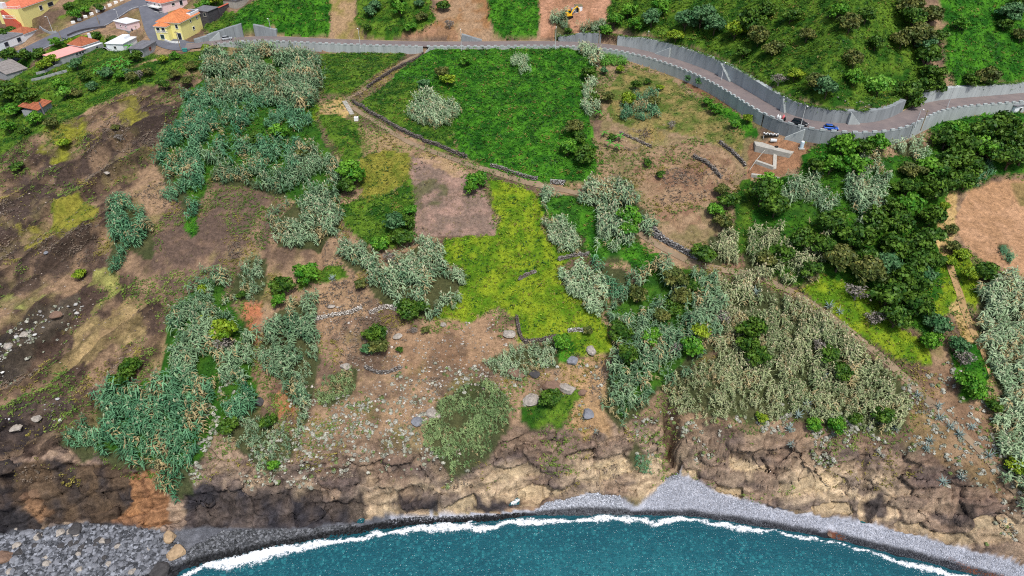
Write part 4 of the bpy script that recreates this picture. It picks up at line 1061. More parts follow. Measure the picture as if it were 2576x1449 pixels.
def inst(tv, tf, pos, sc, yaw, col=None, tcol=None, tilt=None, tilt_az=None, sc3=None):
    """many copies of a template as arrays: vertices, faces, colours"""
    n, k = len(pos), len(tv)
    V = np.broadcast_to(tv[None], (n, k, 3)).copy()
    if sc3 is not None: V = V * sc3[:, None, :]
    else: V = V * np.asarray(sc).reshape(n, 1, 1)
    c, s = np.cos(yaw)[:, None], np.sin(yaw)[:, None]
    V[..., 0], V[..., 1] = V[..., 0] * c - V[..., 1] * s, V[..., 0] * s + V[..., 1] * c
    if tilt is not None:
        ax, ay = -np.sin(tilt_az)[:, None], np.cos(tilt_az)[:, None]     # axis perpendicular to the lean direction
        ct, st_ = np.cos(tilt)[:, None], np.sin(tilt)[:, None]
        dot = V[..., 0] * ax + V[..., 1] * ay
        crx, cry, crz = ay * V[..., 2], -ax * V[..., 2], ax * V[..., 1] - ay * V[..., 0]
        V = np.stack([V[..., 0] * ct + crx * st_ + ax * dot * (1 - ct), V[..., 1] * ct + cry * st_ + ay * dot * (1 - ct), V[..., 2] * ct + crz * st_], -1)
    V += pos[:, None, :]
    Fo = (tf[None] + (np.arange(n) * k)[:, None, None]).reshape(-1, tf.shape[1])
    Cc = None
    if col is not None:
        Cc = col[:, None, :] * (tcol[None] if tcol is not None else np.ones((1, k, 1)))
        Cc = np.broadcast_to(Cc, (n, k, 3)).reshape(-1, 3)
    return V.reshape(-1, 3), Fo, Cc


def join(parts):
    V, F, Cc, off = [], [], [], 0
    for v, f, c in parts:
        V.append(v); F.append(f + off); Cc.append(c); off += len(v)
    return np.concatenate(V), np.concatenate(F), (np.concatenate(Cc) if Cc[0] is not None else None)


def stones_mesh(name, pos, size, ca, cb, r, flat_=0.8):
    parts = []; which = r.integers(0, len(RT), len(pos))
    for k, (tv, tf) in enumerate(RT):
        m = which == k
        if m.sum() == 0: continue
        n = m.sum(); t = r.random((n, 1)) ** 1.3
        col = ca[None] * (1 - t) + cb[None] * t; col = col * r.uniform(0.75, 1.25, (n, 1))
        sc3 = size[m][:, None] * np.stack([r.uniform(.8, 1.25, n), r.uniform(.8, 1.25, n), r.uniform(.6, 1.0, n) * flat_], 1)
        parts.append(inst(tv, tf, pos[m], None, r.uniform(0, 6.3, n), col, tilt=r.uniform(0, .5, n), tilt_az=r.uniform(0, 6.3, n), sc3=sc3))
    V, F, Cc = join(parts)
    return mk_mesh(name, V, F, Cc)


def stone_wall(pts, h, label, off=0.0, ss=0.24, ca=C(104, 98, 94), cb=C(160, 156, 150)):
    r = np.random.default_rng(len(pts) * 31 + int(pts[0][0]))
    W = chaikin(wpoly(pts), 2); P, s_ = resample(np.c_[W, np.zeros(len(W))], 0.3)
    T = np.gradient(P[:, :2], axis=0); T /= np.linalg.norm(T, axis=1)[:, None] + 1e-9; N = np.stack([-T[:, 1], T[:, 0]], 1)
    P = P[:, :2] + N * off
    c = P[len(P) // 2]; cz = float(G.z(*c)); root = empty('dry_stone_wall', (c[0], c[1], cz)); tag(root, label, 'stone wall', 'dry stone walls')
    # earth core
    Q = P[::4]; NQ = N[::4]; zq = G.z(Q[:, 0], Q[:, 1])
    V = np.concatenate([np.c_[Q - NQ * .25, zq - .6], np.c_[Q - NQ * .2, zq + h - .12], np.c_[Q + NQ * .2, zq + h - .12], np.c_[Q + NQ * .25, zq - .6]]) - np.array([c[0], c[1], cz])
    n = len(Q); i_ = np.arange(n - 1)
    Fq = np.concatenate([np.stack([i_ + a_ * n, i_ + 1 + a_ * n, i_ + 1 + b_ * n, i_ + b_ * n], 1) for a_, b_ in ((0, 1), (1, 2), (2, 3))])
    link('core', mk_mesh('core', V, Fq), M['mortar'], root)
    rows = max(2, int(h / 0.26)); pos = []
    for k in range(rows + 1):
        for sd_ in (-1, 1):
            q = P + N * (sd_ * 0.24) + r.normal(0, .05, P.shape)
            pos.append(np.c_[q, G.z(P[:, 0], P[:, 1]) + 0.05 + h * k / rows + r.normal(0, .05, len(q))])
    pos = np.concatenate(pos) - np.array([c[0], c[1], cz])
    pos = pos[r.random(len(pos)) < 0.85]
    o = link('stones', stones_mesh('stones', pos, r.uniform(.6, 1.25, len(pos)) * ss, ca, cb, r), M['stone'], root); o['kind'] = 'stuff'
    return root


stone_wall([(1060, 140), (1020, 158), (960, 190), (915, 222)], 1.0, 'dark stone wall beside the path between the two vine plots', 1.3, ca=C(70, 64, 62), cb=C(112, 104, 98))
stone_wall([(880, 262), (940, 300), (1030, 352), (1120, 388), (1170, 406)], 1.0, 'grey stone wall along the path above the yellow grass', 1.4, ca=C(88, 82, 80), cb=C(134, 126, 120))
stone_wall([(1230, 428), (1300, 448), (1350, 462)], 0.9, 'stone wall between the green field and the meadow', 1.3)
stone_wall([(1385, 470), (1420, 472)], 1.1, 'pale stone wall stub by the leaning reeds', 1.2, ca=C(140, 136, 132), cb=C(190, 188, 184))
stone_wall([(1605, 582), (1650, 606), (1700, 634), (1750, 660)], 1.5, 'tall mossy stone wall under the dry terraces', 1.0, 0.3, C(84, 80, 80), C(176, 174, 170))
stone_wall([(1405, 655), (1440, 645), (1480, 640)], 0.9, 'low stone wall above the rounded reed clump')
stone_wall([(1305, 705), (1330, 690), (1350, 685)], 0.7, 'short curved stone edge in the meadow', ca=C(104, 90, 82))
stone_wall([(1300, 800), (1310, 862), (1340, 862), (1400, 850)], 1.0, 'dark terrace wall below the meadow corner', ca=C(84, 76, 72), cb=C(130, 120, 112))
stone_wall([(1430, 834), (1460, 830), (1475, 838)], 0.7, 'pale stone pile wall in the lower meadow', ca=C(150, 146, 140), cb=C(206, 204, 198))
stone_wall([(920, 925), (945, 940), (980, 938), (1010, 925)], 0.7, 'curved stone terrace edge on the rubble slope')
stone_wall([(1560, 335), (1600, 352), (1640, 372)], 0.6, 'low stone terrace edge across the upper dry plot', ca=C(110, 94, 80))
stone_wall([(1745, 395), (1790, 420), (1815, 450)], 0.9, 'stone terrace wall near the building site', ca=C(104, 94, 86))
stone_wall([(1810, 360), (1850, 390), (1875, 420)], 0.9, 'upper stone terrace wall near the building site', ca=C(104, 94, 86))
stone_wall([(1600, 545), (1650, 580), (1670, 600)], 0.8, 'stone terrace wall in the lower dry plot', ca=C(104, 98, 96))
stone_wall([(930, 790), (960, 775), (1000, 780)], 0.9, 'broken stone wall with scattered rubble above the lone dark bush', ca=C(150, 140, 130), cb=C(214, 208, 198))
stone_wall([(790, 808), (830, 795), (880, 790), (910, 775)], 0.8, 'pale collapsed stone wall on the rubble slope', ca=C(150, 142, 132), cb=C(216, 210, 200))


# ------------------------------------------------------------------ street lamps, posts and wires
def lamp(px, py, label, h=7.2, base_z=None, wooden=False, dx=0):
    w = lv(px, py, base_z) if base_z is not None else G.at([px], [py])[0][:2]
    z = base_z if base_z is not None else float(G.z(*w))
    if wooden:
        root = empty('utility_pole', (w[0], w[1], z)); tag(root, label, 'utility pole', 'utility poles along the roads')
        MB().tube([(0, 0, -0.8), (0, 0, h)], [0.16, 0.11], 8).build('pole', M['wood'], root)
        MB().box(-0.7, 0.7, -0.06, 0.06, h - 0.5, h - 0.38).build('crossarm', M['wood'], root)
        for x in (-0.55, 0, 0.55):
            MB().lathe([(0.05, h - .38), (0.08, h - .3), (0.05, h - .2)], 6, x, 0).build('insulator', M['concl'], root)
        return root
    root = empty('street_lamp', (w[0], w[1], z)); tag(root, label, 'street lamp', 'street lamps along the road')
    MB().tube([(0, 0, -0.6), (0, 0, 0.9), (0, 0, h)], [0.12, 0.10, 0.065], 8).build('pole', M['steel'], root)
    MB().lathe([(0.2, -0.3), (0.2, 0.12), (0.12, 0.25)], 8).build('base', M['conc'], root)
    MB().tube([(0, 0, h - 0.08), (0.15 * dx, -0.35, h + 0.12), (0.3 * dx, -0.9, h + 0.18)], 0.05, 6).build('arm', M['steel'], root)
    MB().prism([(0.3 * dx - .16, -1.35), (0.3 * dx + .16, -1.35), (0.3 * dx + .2, -.8), (0.3 * dx - .2, -.8)], h + 0.1, h + 0.28).build('lamp_head', M['white'], root)
    return root


lamp(684, 90, 'street lamp at the vine bank beside the short wing wall', 6.8)
lamp(907, 121, 'street lamp on the parapet opposite the dry bank strip', 7.4, 65.4)
lamp(1161, 123, 'street lamp in front of the short wing wall below the bare bank', 7.4, 65.4)
lamp(1397, 120, 'thick white street lamp by the excavator clearing', 7.8, 65.4)
lamp(1506, 109, 'bare wooden pole at the end of the dark stained wall', 5.0, 65.0, True)
lamp(1626, 121, 'street lamp standing before the long pale wall', 6.4, 65.0)
lamp(1815, 199, 'street lamp at the steps on the road curve', 5.8, 65.4)
lamp(2013, 322, 'street lamp leaning over the black car', 6.8, 65.4)
lamp(2384, 267, 'street lamp on the parapet past the gully mouth', 6.6, 65.4)
lamp(2302, 318, 'street lamp on the outside of the road bend', 5.4, 65.0)
lamp(2318, 322, 'wooden pole beside the lamp on the road bend', 5.6, 65.0, True)
lamp(353, 107, 'wooden pole beside the flat grey concrete house', 6.5, None, True)
lamp(455, 126, 'wooden pole opposite the porch of the yellow house', 7.0, None, True)
lamp(250, 62, 'wooden pole at the dry grass by the village lane', 6.0, None, True)
lamp(133, 80, 'street lamp on the ramp to the boat shed', 6.0)
lamp(156, 103, 'wooden pole across the lane from the white house', 6.0, None, True)
lamp(300, 52, 'street lamp reaching over the lane beside the pink shed', 4.5)
# ------------------------------------------------------------------ vegetation
M['leaf'] = vcol('leaf', 0.55, 0.22, 0.35, 0.25, 0.12)
M['reed'] = vcol('reed', 0.6, 0.18, 0.3, 0.2, 0.12)
M['bark'] = plain('bark', C(92, 78, 66), 0.95, 0.3, 3.0)
M['twig'] = plain('grey_twigs', C(134, 126, 120), 0.95, 0.2, 3.0)
TRI = {}


def scatter(W, dens, r, warp=1.2):
    lo = W.min(0) - 1; hi = W.max(0) + 1; n = int((hi - lo).prod() * dens)
    p = lo + (hi - lo) * r.random((n, 2))
    q = p + warp * np.stack([vn(p[:, 0] / 2.5, p[:, 1] / 2.5, 201) + 1.3 * vn(p[:, 0] / 7, p[:, 1] / 7, 203), vn(p[:, 0] / 2.5, p[:, 1] / 2.5, 202) + 1.3 * vn(p[:, 0] / 7, p[:, 1] / 7, 204)], 1)
    return p[in_poly(q[:, 0], q[:, 1], W)]


def off_road(p, d=4.3):
    a_ = grid_interp(GX, GY, rd, p[:, 0], p[:, 1]); return p[(a_ > d) | (p[:, 0] < -118)]


def blade(r, base, az, L, w, rise, droop, segs=2):
    """arched leaf: returns verts and faces (as triangles)"""
    d = np.array([math.cos(az), math.sin(az), 0]); s = np.array([-d[1], d[0], 0]) * w / 2
    p = [np.array(base) + d * L * t + np.array([0, 0, rise * t - droop * t * t]) for t in np.linspace(0, 1, segs + 1)]
    V = []; F = []
    ww = [0.7, 1.0, 0.6, 0.3]
    for i in range(segs):
        V += [p[i] - s * ww[i], p[i] + s * ww[i]]
    V.append(p[-1]); n = len(V)
    for i in range(segs - 1):
        k = 2 * i; F += [(k, k + 1, k + 3), (k, k + 3, k + 2)]
    F.append((n - 3, n - 2, n - 1))
    return V, F


def bundle(bl):
    V = []; F = []
    for v, f in bl:
        o = len(V); V += v; F += [tuple(o + i for i in t) for t in f]
    return np.array(V, float), np.array(F, int)


def reed_templates(seed):
    r = np.random.default_rng(seed); out_ = []
    for k in range(5):
        bl = []
        for i in range(9):
            z = 0.3 + 0.65 * (i + r.random() * .7) / 9
            bl.append(blade(r, (0, 0, z), r.uniform(0, 6.28), r.uniform(.24, .38), r.uniform(.05, .075), r.uniform(.06, .2), r.uniform(.12, .34)))
        V, F = bundle(bl)
        st_ = np.array([(-.006, 0, -.15), (.006, 0, -.15), (.004, 0, 1), (-.004, 0, 1)]); F = np.concatenate([F, np.array([(0, 1, 2), (0, 2, 3)]) + len(V)]); V = np.concatenate([V, st_])
        pl = []
        for i in range(3):
            pl.append(blade(r, (0, 0, .93), r.uniform(0, 6.28), r.uniform(.03, .10), r.uniform(.06, .085), r.uniform(.16, .24), .05))
        out_.append((V, F, *bundle(pl)))
    return out_


RTM = reed_templates(3)
RK = {'g': (C(80, 118, 84), C(136, 162, 122), .32, C(176, 178, 146)), 'p': (C(98, 132, 98), C(154, 176, 136), .6, C(196, 194, 162)), 'b': (C(62, 114, 80), C(110, 154, 112), .22, C(164, 172, 138)), 'w': (C(126, 156, 114), C(168, 188, 148), .65, C(204, 204, 172)),
      'd': (C(122, 142, 96), C(166, 172, 128), .85, C(212, 202, 168)), 'o': (C(104, 136, 84), C(142, 164, 108), .25, C(172, 174, 136))}


def reed_bed(W, h, kind, dens, label, seed):
    r = np.random.default_rng(seed)
    p = off_road(scatter(W, 1.95 * dens * (4.0 / max(h, 2.2)) ** 0.5, r), 4.4)
    # clumpy stand: gaps and tufts
    cl_ = fbm(p[:, 0] / 3.0, p[:, 1] / 3.0, 211, 3); p = p[cl_ > -0.34 + 0.30 * r.random(len(p)) - 0.1]
    if kind in 'gpb' and h > 3: p = p[fbm(p[:, 0] / 6.5, p[:, 1] / 6.5, 216, 2) > -.3 + .12 * r.random(len(p))]
    n = len(p); z = G.z(p[:, 0], p[:, 1])
    la, lb, pa, pc = RK[kind]
    # fountain-like clumps: stems lean outwards from the clump's middle
    cs_ = 2.3; cxi = np.floor(p / cs_).astype(np.int64); cen = (cxi + .25 + .5 * np.stack([hsh(cxi[:, 0], cxi[:, 1], 5), hsh(cxi[:, 0], cxi[:, 1], 6)], 1)) * cs_
    ov = p - cen; od = np.linalg.norm(ov, axis=1); ch = hsh(cxi[:, 0], cxi[:, 1], 7)
    H = h * np.clip(r.normal(.92, .12, n) + .35 * fbm(p[:, 0] / 7, p[:, 1] / 7, 237, 2) + .35 * (ch - .5) - .16 * od + .14, .45, 1.3)
    az0 = math.radians(200 + 90 * vn(np.array([seed * 1.7]), np.array([0.3]), 5)[0])
    lv_ = ov * .5 + np.array([math.cos(az0), math.sin(az0)]) * (.3 if kind != 'w' else .7) + r.normal(0, .25, (n, 2))
    taz = np.arctan2(lv_[:, 1], lv_[:, 0]); tl = np.clip(.08 + .3 * np.linalg.norm(lv_, axis=1) * r.uniform(.5, 1.3, n), 0, .75)
    t = np.clip(.5 + .4 * fbm(p[:, 0] / 5, p[:, 1] / 5, 231, 3) + .7 * (ch - .5) + r.normal(0, .16, n), 0, 1)[:, None]
    col = (la * (1 - t) + lb * t) * r.uniform(.78, 1.22, (n, 1))
    dry = r.random(n) < .04 + .5 * sstep(.25, .5, fbm(p[:, 0] / 5, p[:, 1] / 5, 235, 2)); col[dry] = C(176, 160, 116) * r.uniform(.7, 1.1, (dry.sum(), 1))
    hasp = r.random(n) < pa; yaw = r.uniform(0, 6.28, n); which = r.integers(0, 5, n)
    c0 = np.array([*W.mean(0), 0]); c0[2] = float(G.z(c0[0], c0[1])); pos = np.c_[p, z - .1] - c0
    parts = []
    for k, (V, F, PV, PF) in enumerate(RTM):
        m = which == k
        if m.sum() == 0: continue
        parts.append(inst(V, F, pos[m], H[m], yaw[m], col[m], tilt=tl[m], tilt_az=taz[m]))
        m2 = m & hasp
        if m2.sum(): parts.append(inst(PV, PF, pos[m2], H[m2], yaw[m2], pc[None] * r.uniform(.75, 1.15, (m2.sum(), 1)), tilt=tl[m2], tilt_az=taz[m2]))
    V, F, Cc = join(parts)
    TRI['reed'] = TRI.get('reed', 0) + len(F)
    o = link('reed_thicket', mk_mesh('reed_thicket', V, F, Cc), M['reed'], loc=c0)
    tag(o, label, 'reed thicket', 'giant reed thickets on the slope')


for i, (W, h, kind, d, lab) in enumerate(RW): reed_bed(W, h, kind, d, lab, 300 + i)


def tuft_template(seed, n=5, size=1.0, up=0.55):
    r = np.random.default_rng(seed); V = []; F = []
    for i in range(n):
        az = r.uniform(0, 6.28); d = np.array([math.cos(az), math.sin(az), r.uniform(-.1, up)]); d /= np.linalg.norm(d)
        s = np.cross(d, [0, 0, 1.0]); s /= np.linalg.norm(s); s = s * math.cos(.6) + np.cross(s, d) * math.sin(r.uniform(-.6, .6))
        b0 = np.array([r.normal(0, .3), r.normal(0, .3), r.uniform(0, .45)]) * size; L_ = r.uniform(.5, .95) * size; w = r.uniform(.3, .5) * size
        o = len(V); V += [b0, b0 + d * L_ * .5 - s * w / 2, b0 + d * L_ + np.array([0, 0, -.12 * L_]), b0 + d * L_ * .5 + s * w / 2]
        F += [(o, o + 1, o + 2), (o, o + 2, o + 3)]
    return np.array(V), np.array(F)


TT = [tuft_template(i) for i in range(6)]


def cover(W, cc, h, dens, label, seed, name='vine_cover', size=.62, d0=2.1, cat='ground cover'):
    r = np.random.default_rng(seed)
    p = off_road(scatter(W, d0 * dens, r), 4.4); n = len(p)
    z = G.z(p[:, 0], p[:, 1])
    t = np.clip(.5 + .75 * fbm(p[:, 0] / 6, p[:, 1] / 6, 241, 3) + r.normal(0, .2, n), 0, 1)[:, None]
    col = (cc[0] * (1 - t) + cc[1] * t) * r.uniform(.7, 1.25, (n, 1))
    wd = r.random(n); wn_ = fbm(p[:, 0] / 3.5, p[:, 1] / 3.5, 245, 2); dk_ = wd < .12 + .5 * sstep(.15, .45, wn_); col[dk_] = C(40, 78, 26) * r.uniform(.7, 1.3, (dk_.sum(), 1)); br_ = (wd > .955 - .25 * sstep(.2, .5, -wn_)); col[br_] = C(128, 116, 58) * r.uniform(.7, 1.2, (br_.sum(), 1))
    c0 = np.array([*W.mean(0), 0]); c0[2] = float(G.z(c0[0], c0[1]))
    lift = np.where(r.random(n) < .12, h * .8 * r.random(n), 0)
    pos = np.c_[p, z - .05 + lift] - c0; sc = size * r.uniform(.6, 1.35, n) * (0.75 + .5 * min(h, 1)); which = r.integers(0, 6, n)
    parts = [inst(TT[k][0], TT[k][1], pos[which == k], sc[which == k], r.uniform(0, 6.28, (which == k).sum()), col[which == k], tilt=r.uniform(0, .5, (which == k).sum()), tilt_az=r.uniform(0, 6.28, (which == k).sum())) for k in range(6) if (which == k).any()]
    V, F, Cc = join(parts); TRI['cover'] = TRI.get('cover', 0) + len(F)
    o = link(name, mk_mesh(name, V, F, Cc), M['leaf'], loc=c0)
    tag(o, label, cat, kind='stuff')


for i, (lab, W, cc, h, d) in enumerate(VW): cover(W, cc, h, d, lab, 500 + i)

# creepers hanging over the top of the upper retaining walls
r = np.random.default_rng(79); hp = []
for s_ in np.arange(s_of_x(1400, 110), s_of_x(2690, 234), .22):
    if fbm(np.array([s_ / 9]), np.array([3.0]), 341, 3)[0] < -.12: continue
    for k in range(3):
        q_ = rp(s_ + r.normal(0, .3), -3.42 - r.random() * 1.9); top_ = 65 + np.interp(q_[0], [w[0] for w in WALLH], [w[1] for w in WALLH]) + .5
        hp.append((q_[0], q_[1], top_ - (r.random() ** 2 * 1.9 if k == 0 else 0) - .05, k))
hp = np.array(hp); nfront = hp[:, 3] == 0
n = len(hp); t = r.random((n, 1)); col = (VM[0] * (1 - t) + VM[1] * t) * r.uniform(.7, 1.2, (n, 1)); which = r.integers(0, 6, n)
V, F, Cc = join([inst(TT[k][0], TT[k][1], hp[which == k][:, :3], r.uniform(.4, .8, (which == k).sum()), r.uniform(0, 6.28, (which == k).sum()), col[which == k]) for k in range(6)])
tag(link('hanging_creeper', mk_mesh('hanging_creeper', V, F, Cc), M['leaf']), 'green creeper hanging over the upper retaining walls', 'creeper', kind='stuff')

# dry grass over the bare slopes
r = np.random.default_rng(77)
gt = []
for k in range(4):
    rr = np.random.default_rng(900 + k)
    gt.append(bundle([blade(rr, (rr.normal(0, .25), rr.normal(0, .25), 0), rr.uniform(0, 6.28), rr.uniform(.25, .6), rr.uniform(.10, .2), rr.uniform(.4, .9), rr.uniform(.1, .4), 1) for _ in range(7)]))
p = np.stack([r.uniform(-185, 185, 52000), r.uniform(112, 262, 52000)], 1)
def iv(Mk): return grid_interp(GX, GY, Mk.astype(float), p[:, 0], p[:, 1])
dens = .5 + .9 * fbm(p[:, 0] / 7, p[:, 1] / 7, 251, 3)
skip = np.clip(iv(vine_m) + .8 * iv(reed_m) + iv(flat * 1.0) + iv(mask(wpoly(PAINT[22][0]), 0)) * .9 + iv(mask(wpoly(PAINT[21][0]), 0)), 0, 1)
okk = (r.random(len(p)) < dens * (1 - skip)) & ((grid_interp(GX, GY, rd, p[:, 0], p[:, 1]) > 4.5)) & (grid_interp(GX, GY, up * (1.0 - vill), p[:, 0], p[:, 1]) < .1)
p = p[okk]; n = len(p)
base = np.stack([grid_interp(GX, GY, gcol[..., k], p[:, 0], p[:, 1]) for k in range(3)], 1)
t = np.clip(.5 + .9 * fbm(p[:, 0] / 9, p[:, 1] / 9, 261, 3) + r.normal(0, .25, n), 0, 1)[:, None]
gc = (C(178, 152, 104) * (1 - t) + C(116, 120, 56) * t) * .55 + base * .6
gc *= r.uniform(.7, 1.25, (n, 1)); which = r.integers(0, 4, n); pos = np.c_[p, G.z(p[:, 0], p[:, 1]) - .03]
V, F, Cc = join([inst(gt[k][0], gt[k][1], pos[which == k], r.uniform(.5, 1.15, (which == k).sum()), r.uniform(0, 6.28, (which == k).sum()), gc[which == k]) for k in range(4)])
TRI['grass'] = len(F)
tag(link('dry_grass', mk_mesh('dry_grass', V, F, Cc), M['leaf']), 'dry tan and olive grass tufts over the bare slopes', 'grass', kind='stuff')

# low mixed scrub in patches over the dry slopes
r = np.random.default_rng(78)
p = np.stack([r.uniform(-185, 185, 150000), r.uniform(106, 262, 150000)], 1)
nearv = np.clip(vine_m + reed_m, 0, 1)
for ax_, k_ in ((0, 9), (1, 9), (0, 7), (1, 7)):
    cs2 = np.cumsum(np.insert(np.pad(nearv, [(k_, k_) if a_ == ax_ else (0, 0) for a_ in (0, 1)], mode='edge'), 0, 0, axis=ax_), axis=ax_)
    nearv = (np.take(cs2, np.arange(2 * k_, cs2.shape[ax_]), axis=ax_) - np.take(cs2, np.arange(0, cs2.shape[ax_] - 2 * k_), axis=ax_))[tuple(slice(0, s_) for s_ in nearv.shape)] / (2 * k_)
nv_ = iv(nearv)
pat = fbm(p[:, 0] / 11, p[:, 1] / 8, 311, 4) + .55 * nv_
skip = np.clip(iv(vine_m) + iv(reed_m) + iv(flat * 1.0) + iv(beach) + iv(mask(wpoly(PAINT[22][0]), 0)) + iv(mask(wpoly(PAINT[21][0]), 0)) + .7 * iv(mask(wpoly(PAINT[12][0]), 0)), 0, 1)
okk = (r.random(len(p)) < .85 * sstep(-.12, .3, pat) * (1 - skip)) & (grid_interp(GX, GY, rd, p[:, 0], p[:, 1]) > 4.5) & (grid_interp(GX, GY, up * (1.0 - vill), p[:, 0], p[:, 1]) < .1)
for lw, hw_ in lane_w:
    okk &= seg_dist(p[:, 0], p[:, 1], lw)[0] > hw_ + .3
p = p[okk]; nv_ = nv_[okk]; n = len(p); t = np.clip(.5 + .8 * fbm(p[:, 0] / 6, p[:, 1] / 6, 321, 3), 0, 1)[:, None]; pick = fbm(p[:, 0] / 13, p[:, 1] / 13, 331, 2) + .6 * nv_ + .05
ga = np.where((pick > .12)[:, None], C(74, 110, 40), np.where((pick < -.12)[:, None], C(104, 94, 84), C(122, 118, 54))); gb = np.where((pick > .12)[:, None], C(128, 150, 66), np.where((pick < -.12)[:, None], C(146, 130, 112), C(160, 148, 76)))
gc = (ga * (1 - t) + gb * t) * r.uniform(.7, 1.2, (n, 1)); which = r.integers(0, 6, n); pos = np.c_[p, G.z(p[:, 0], p[:, 1]) - .03]
V, F, Cc = join([inst(TT[k][0], TT[k][1], pos[which == k], r.uniform(.35, .9, (which == k).sum()), r.uniform(0, 6.28, (which == k).sum()), gc[which == k]) for k in range(6)])
TRI['scrub'] = len(F)
tag(link('low_scrub', mk_mesh('low_scrub', V, F, Cc), M['leaf']), 'low olive, green and grey scrub in patches on the dry slopes', 'scrub', kind='stuff')

# pale cushion shrubs of the cliff edge
SHRUB = [('pale grey cushion shrubs on the rubble slope above the central cliff', [(680, 1085), (760, 1010), (900, 1000), (1070, 1000), (1075, 1130), (1180, 1192), (1000, 1195), (800, 1185), (700, 1195), (600, 1195)], .5),
         ('whitish shrubs down the strip beside the big reed bed', [(505, 960), (545, 955), (560, 1060), (545, 1190), (480, 1200), (512, 1062)], 1.1),
         ('grey shrubs along the brow of the tan cliff', [(1690, 1040), (1860, 1050), (2000, 1050), (2180, 1085), (2280, 1080), (2260, 1130), (2100, 1130), (1900, 1105), (1760, 1100)], .8),
         ('white flowering shrubs along the lower footpath', [(2270, 910), (2370, 920), (2440, 1000), (2560, 1080), (2600, 1270), (2440, 1180), (2360, 1090), (2290, 1000)], .35),
         ('pale shrubs scattered over the right hand cliff face', [(2230, 1100), (2320, 1090), (2480, 1190), (2600, 1290), (2560, 1350), (2420, 1240), (2280, 1170)], .42),
         ('grey shrubs round the cleft in the cliff', [(1540, 1090), (1600, 1060), (1680, 1060), (1680, 1120), (1640, 1150), (1560, 1130)], .3),
         ('ash grey scrub among the left rock ledges', [(0, 850), (120, 780), (200, 740), (190, 780), (100, 880), (0, 960)], .18),
         ('sparse grey shrubs on the dry slope over the lower rocks', [(1000, 880), (1240, 900), (1240, 950), (1080, 1000), (980, 960)], .16),
         ('pale shrubs on the pebbly gap near the split rocks', [(1290, 940), (1400, 900), (1530, 900), (1520, 1080), (1440, 1080), (1470, 990), (1300, 1000)], .1)]
ct = []
for k in range(4):
    rr = np.random.default_rng(950 + k); V = []; F = []
    for i in range(20):
        d = rr.normal(0, 1, 3); d[2] = abs(d[2]) * .9 + .1; d /= np.linalg.norm(d); c_ = d * np.array([.5, .5, .42]) * rr.uniform(.8, 1.1)
        s = np.cross(d, rr.normal(0, 1, 3)); s /= np.linalg.norm(s); u = np.cross(d, s); w = rr.uniform(.12, .2); o = len(V)
        V += [c_ - s * w - u * w * .6, c_ + s * w - u * w, c_ + s * w * .8 + u * w, c_ - s * w + u * w * .9]; F += [(o, o + 1, o + 2), (o, o + 2, o + 3)]
    ct.append((np.array(V), np.array(F)))
for i, (lab, pts, d) in enumerate(SHRUB):
    r = np.random.default_rng(1000 + i); W = wpoly(pts, .3); p = scatter(W, d * 3.2, r, 3.0); n = len(p)
    p = p[fbm(p[:, 0] / 2.5, p[:, 1] / 2.5, 271, 2) > -.25]; n = len(p)
    c0 = np.array([*W.mean(0), 0]); c0[2] = float(G.z(c0[0], c0[1])); pos = np.c_[p, G.z(p[:, 0], p[:, 1]) - .05] - c0
    t = r.random((n, 1)); col = (C(134, 138, 116) * (1 - t) + C(184, 182, 170) * t) * r.uniform(.8, 1.2, (n, 1)); gr = r.random(n) < .18; col[gr] = C(110, 128, 74)
    which = r.integers(0, 4, n); sc = r.uniform(.45, 1.25, n)
    V, F, Cc = join([inst(ct[k][0], ct[k][1], pos[which == k], sc[which == k], r.uniform(0, 6.28, (which == k).sum()), col[which == k]) for k in range(4)])
    TRI['shrub'] = TRI.get('shrub', 0) + len(F)
    tag(link('cushion_shrub_cover', mk_mesh('cushion_shrub_cover', V, F, Cc), M['leaf'], loc=c0), lab, 'shrubs', kind='stuff')


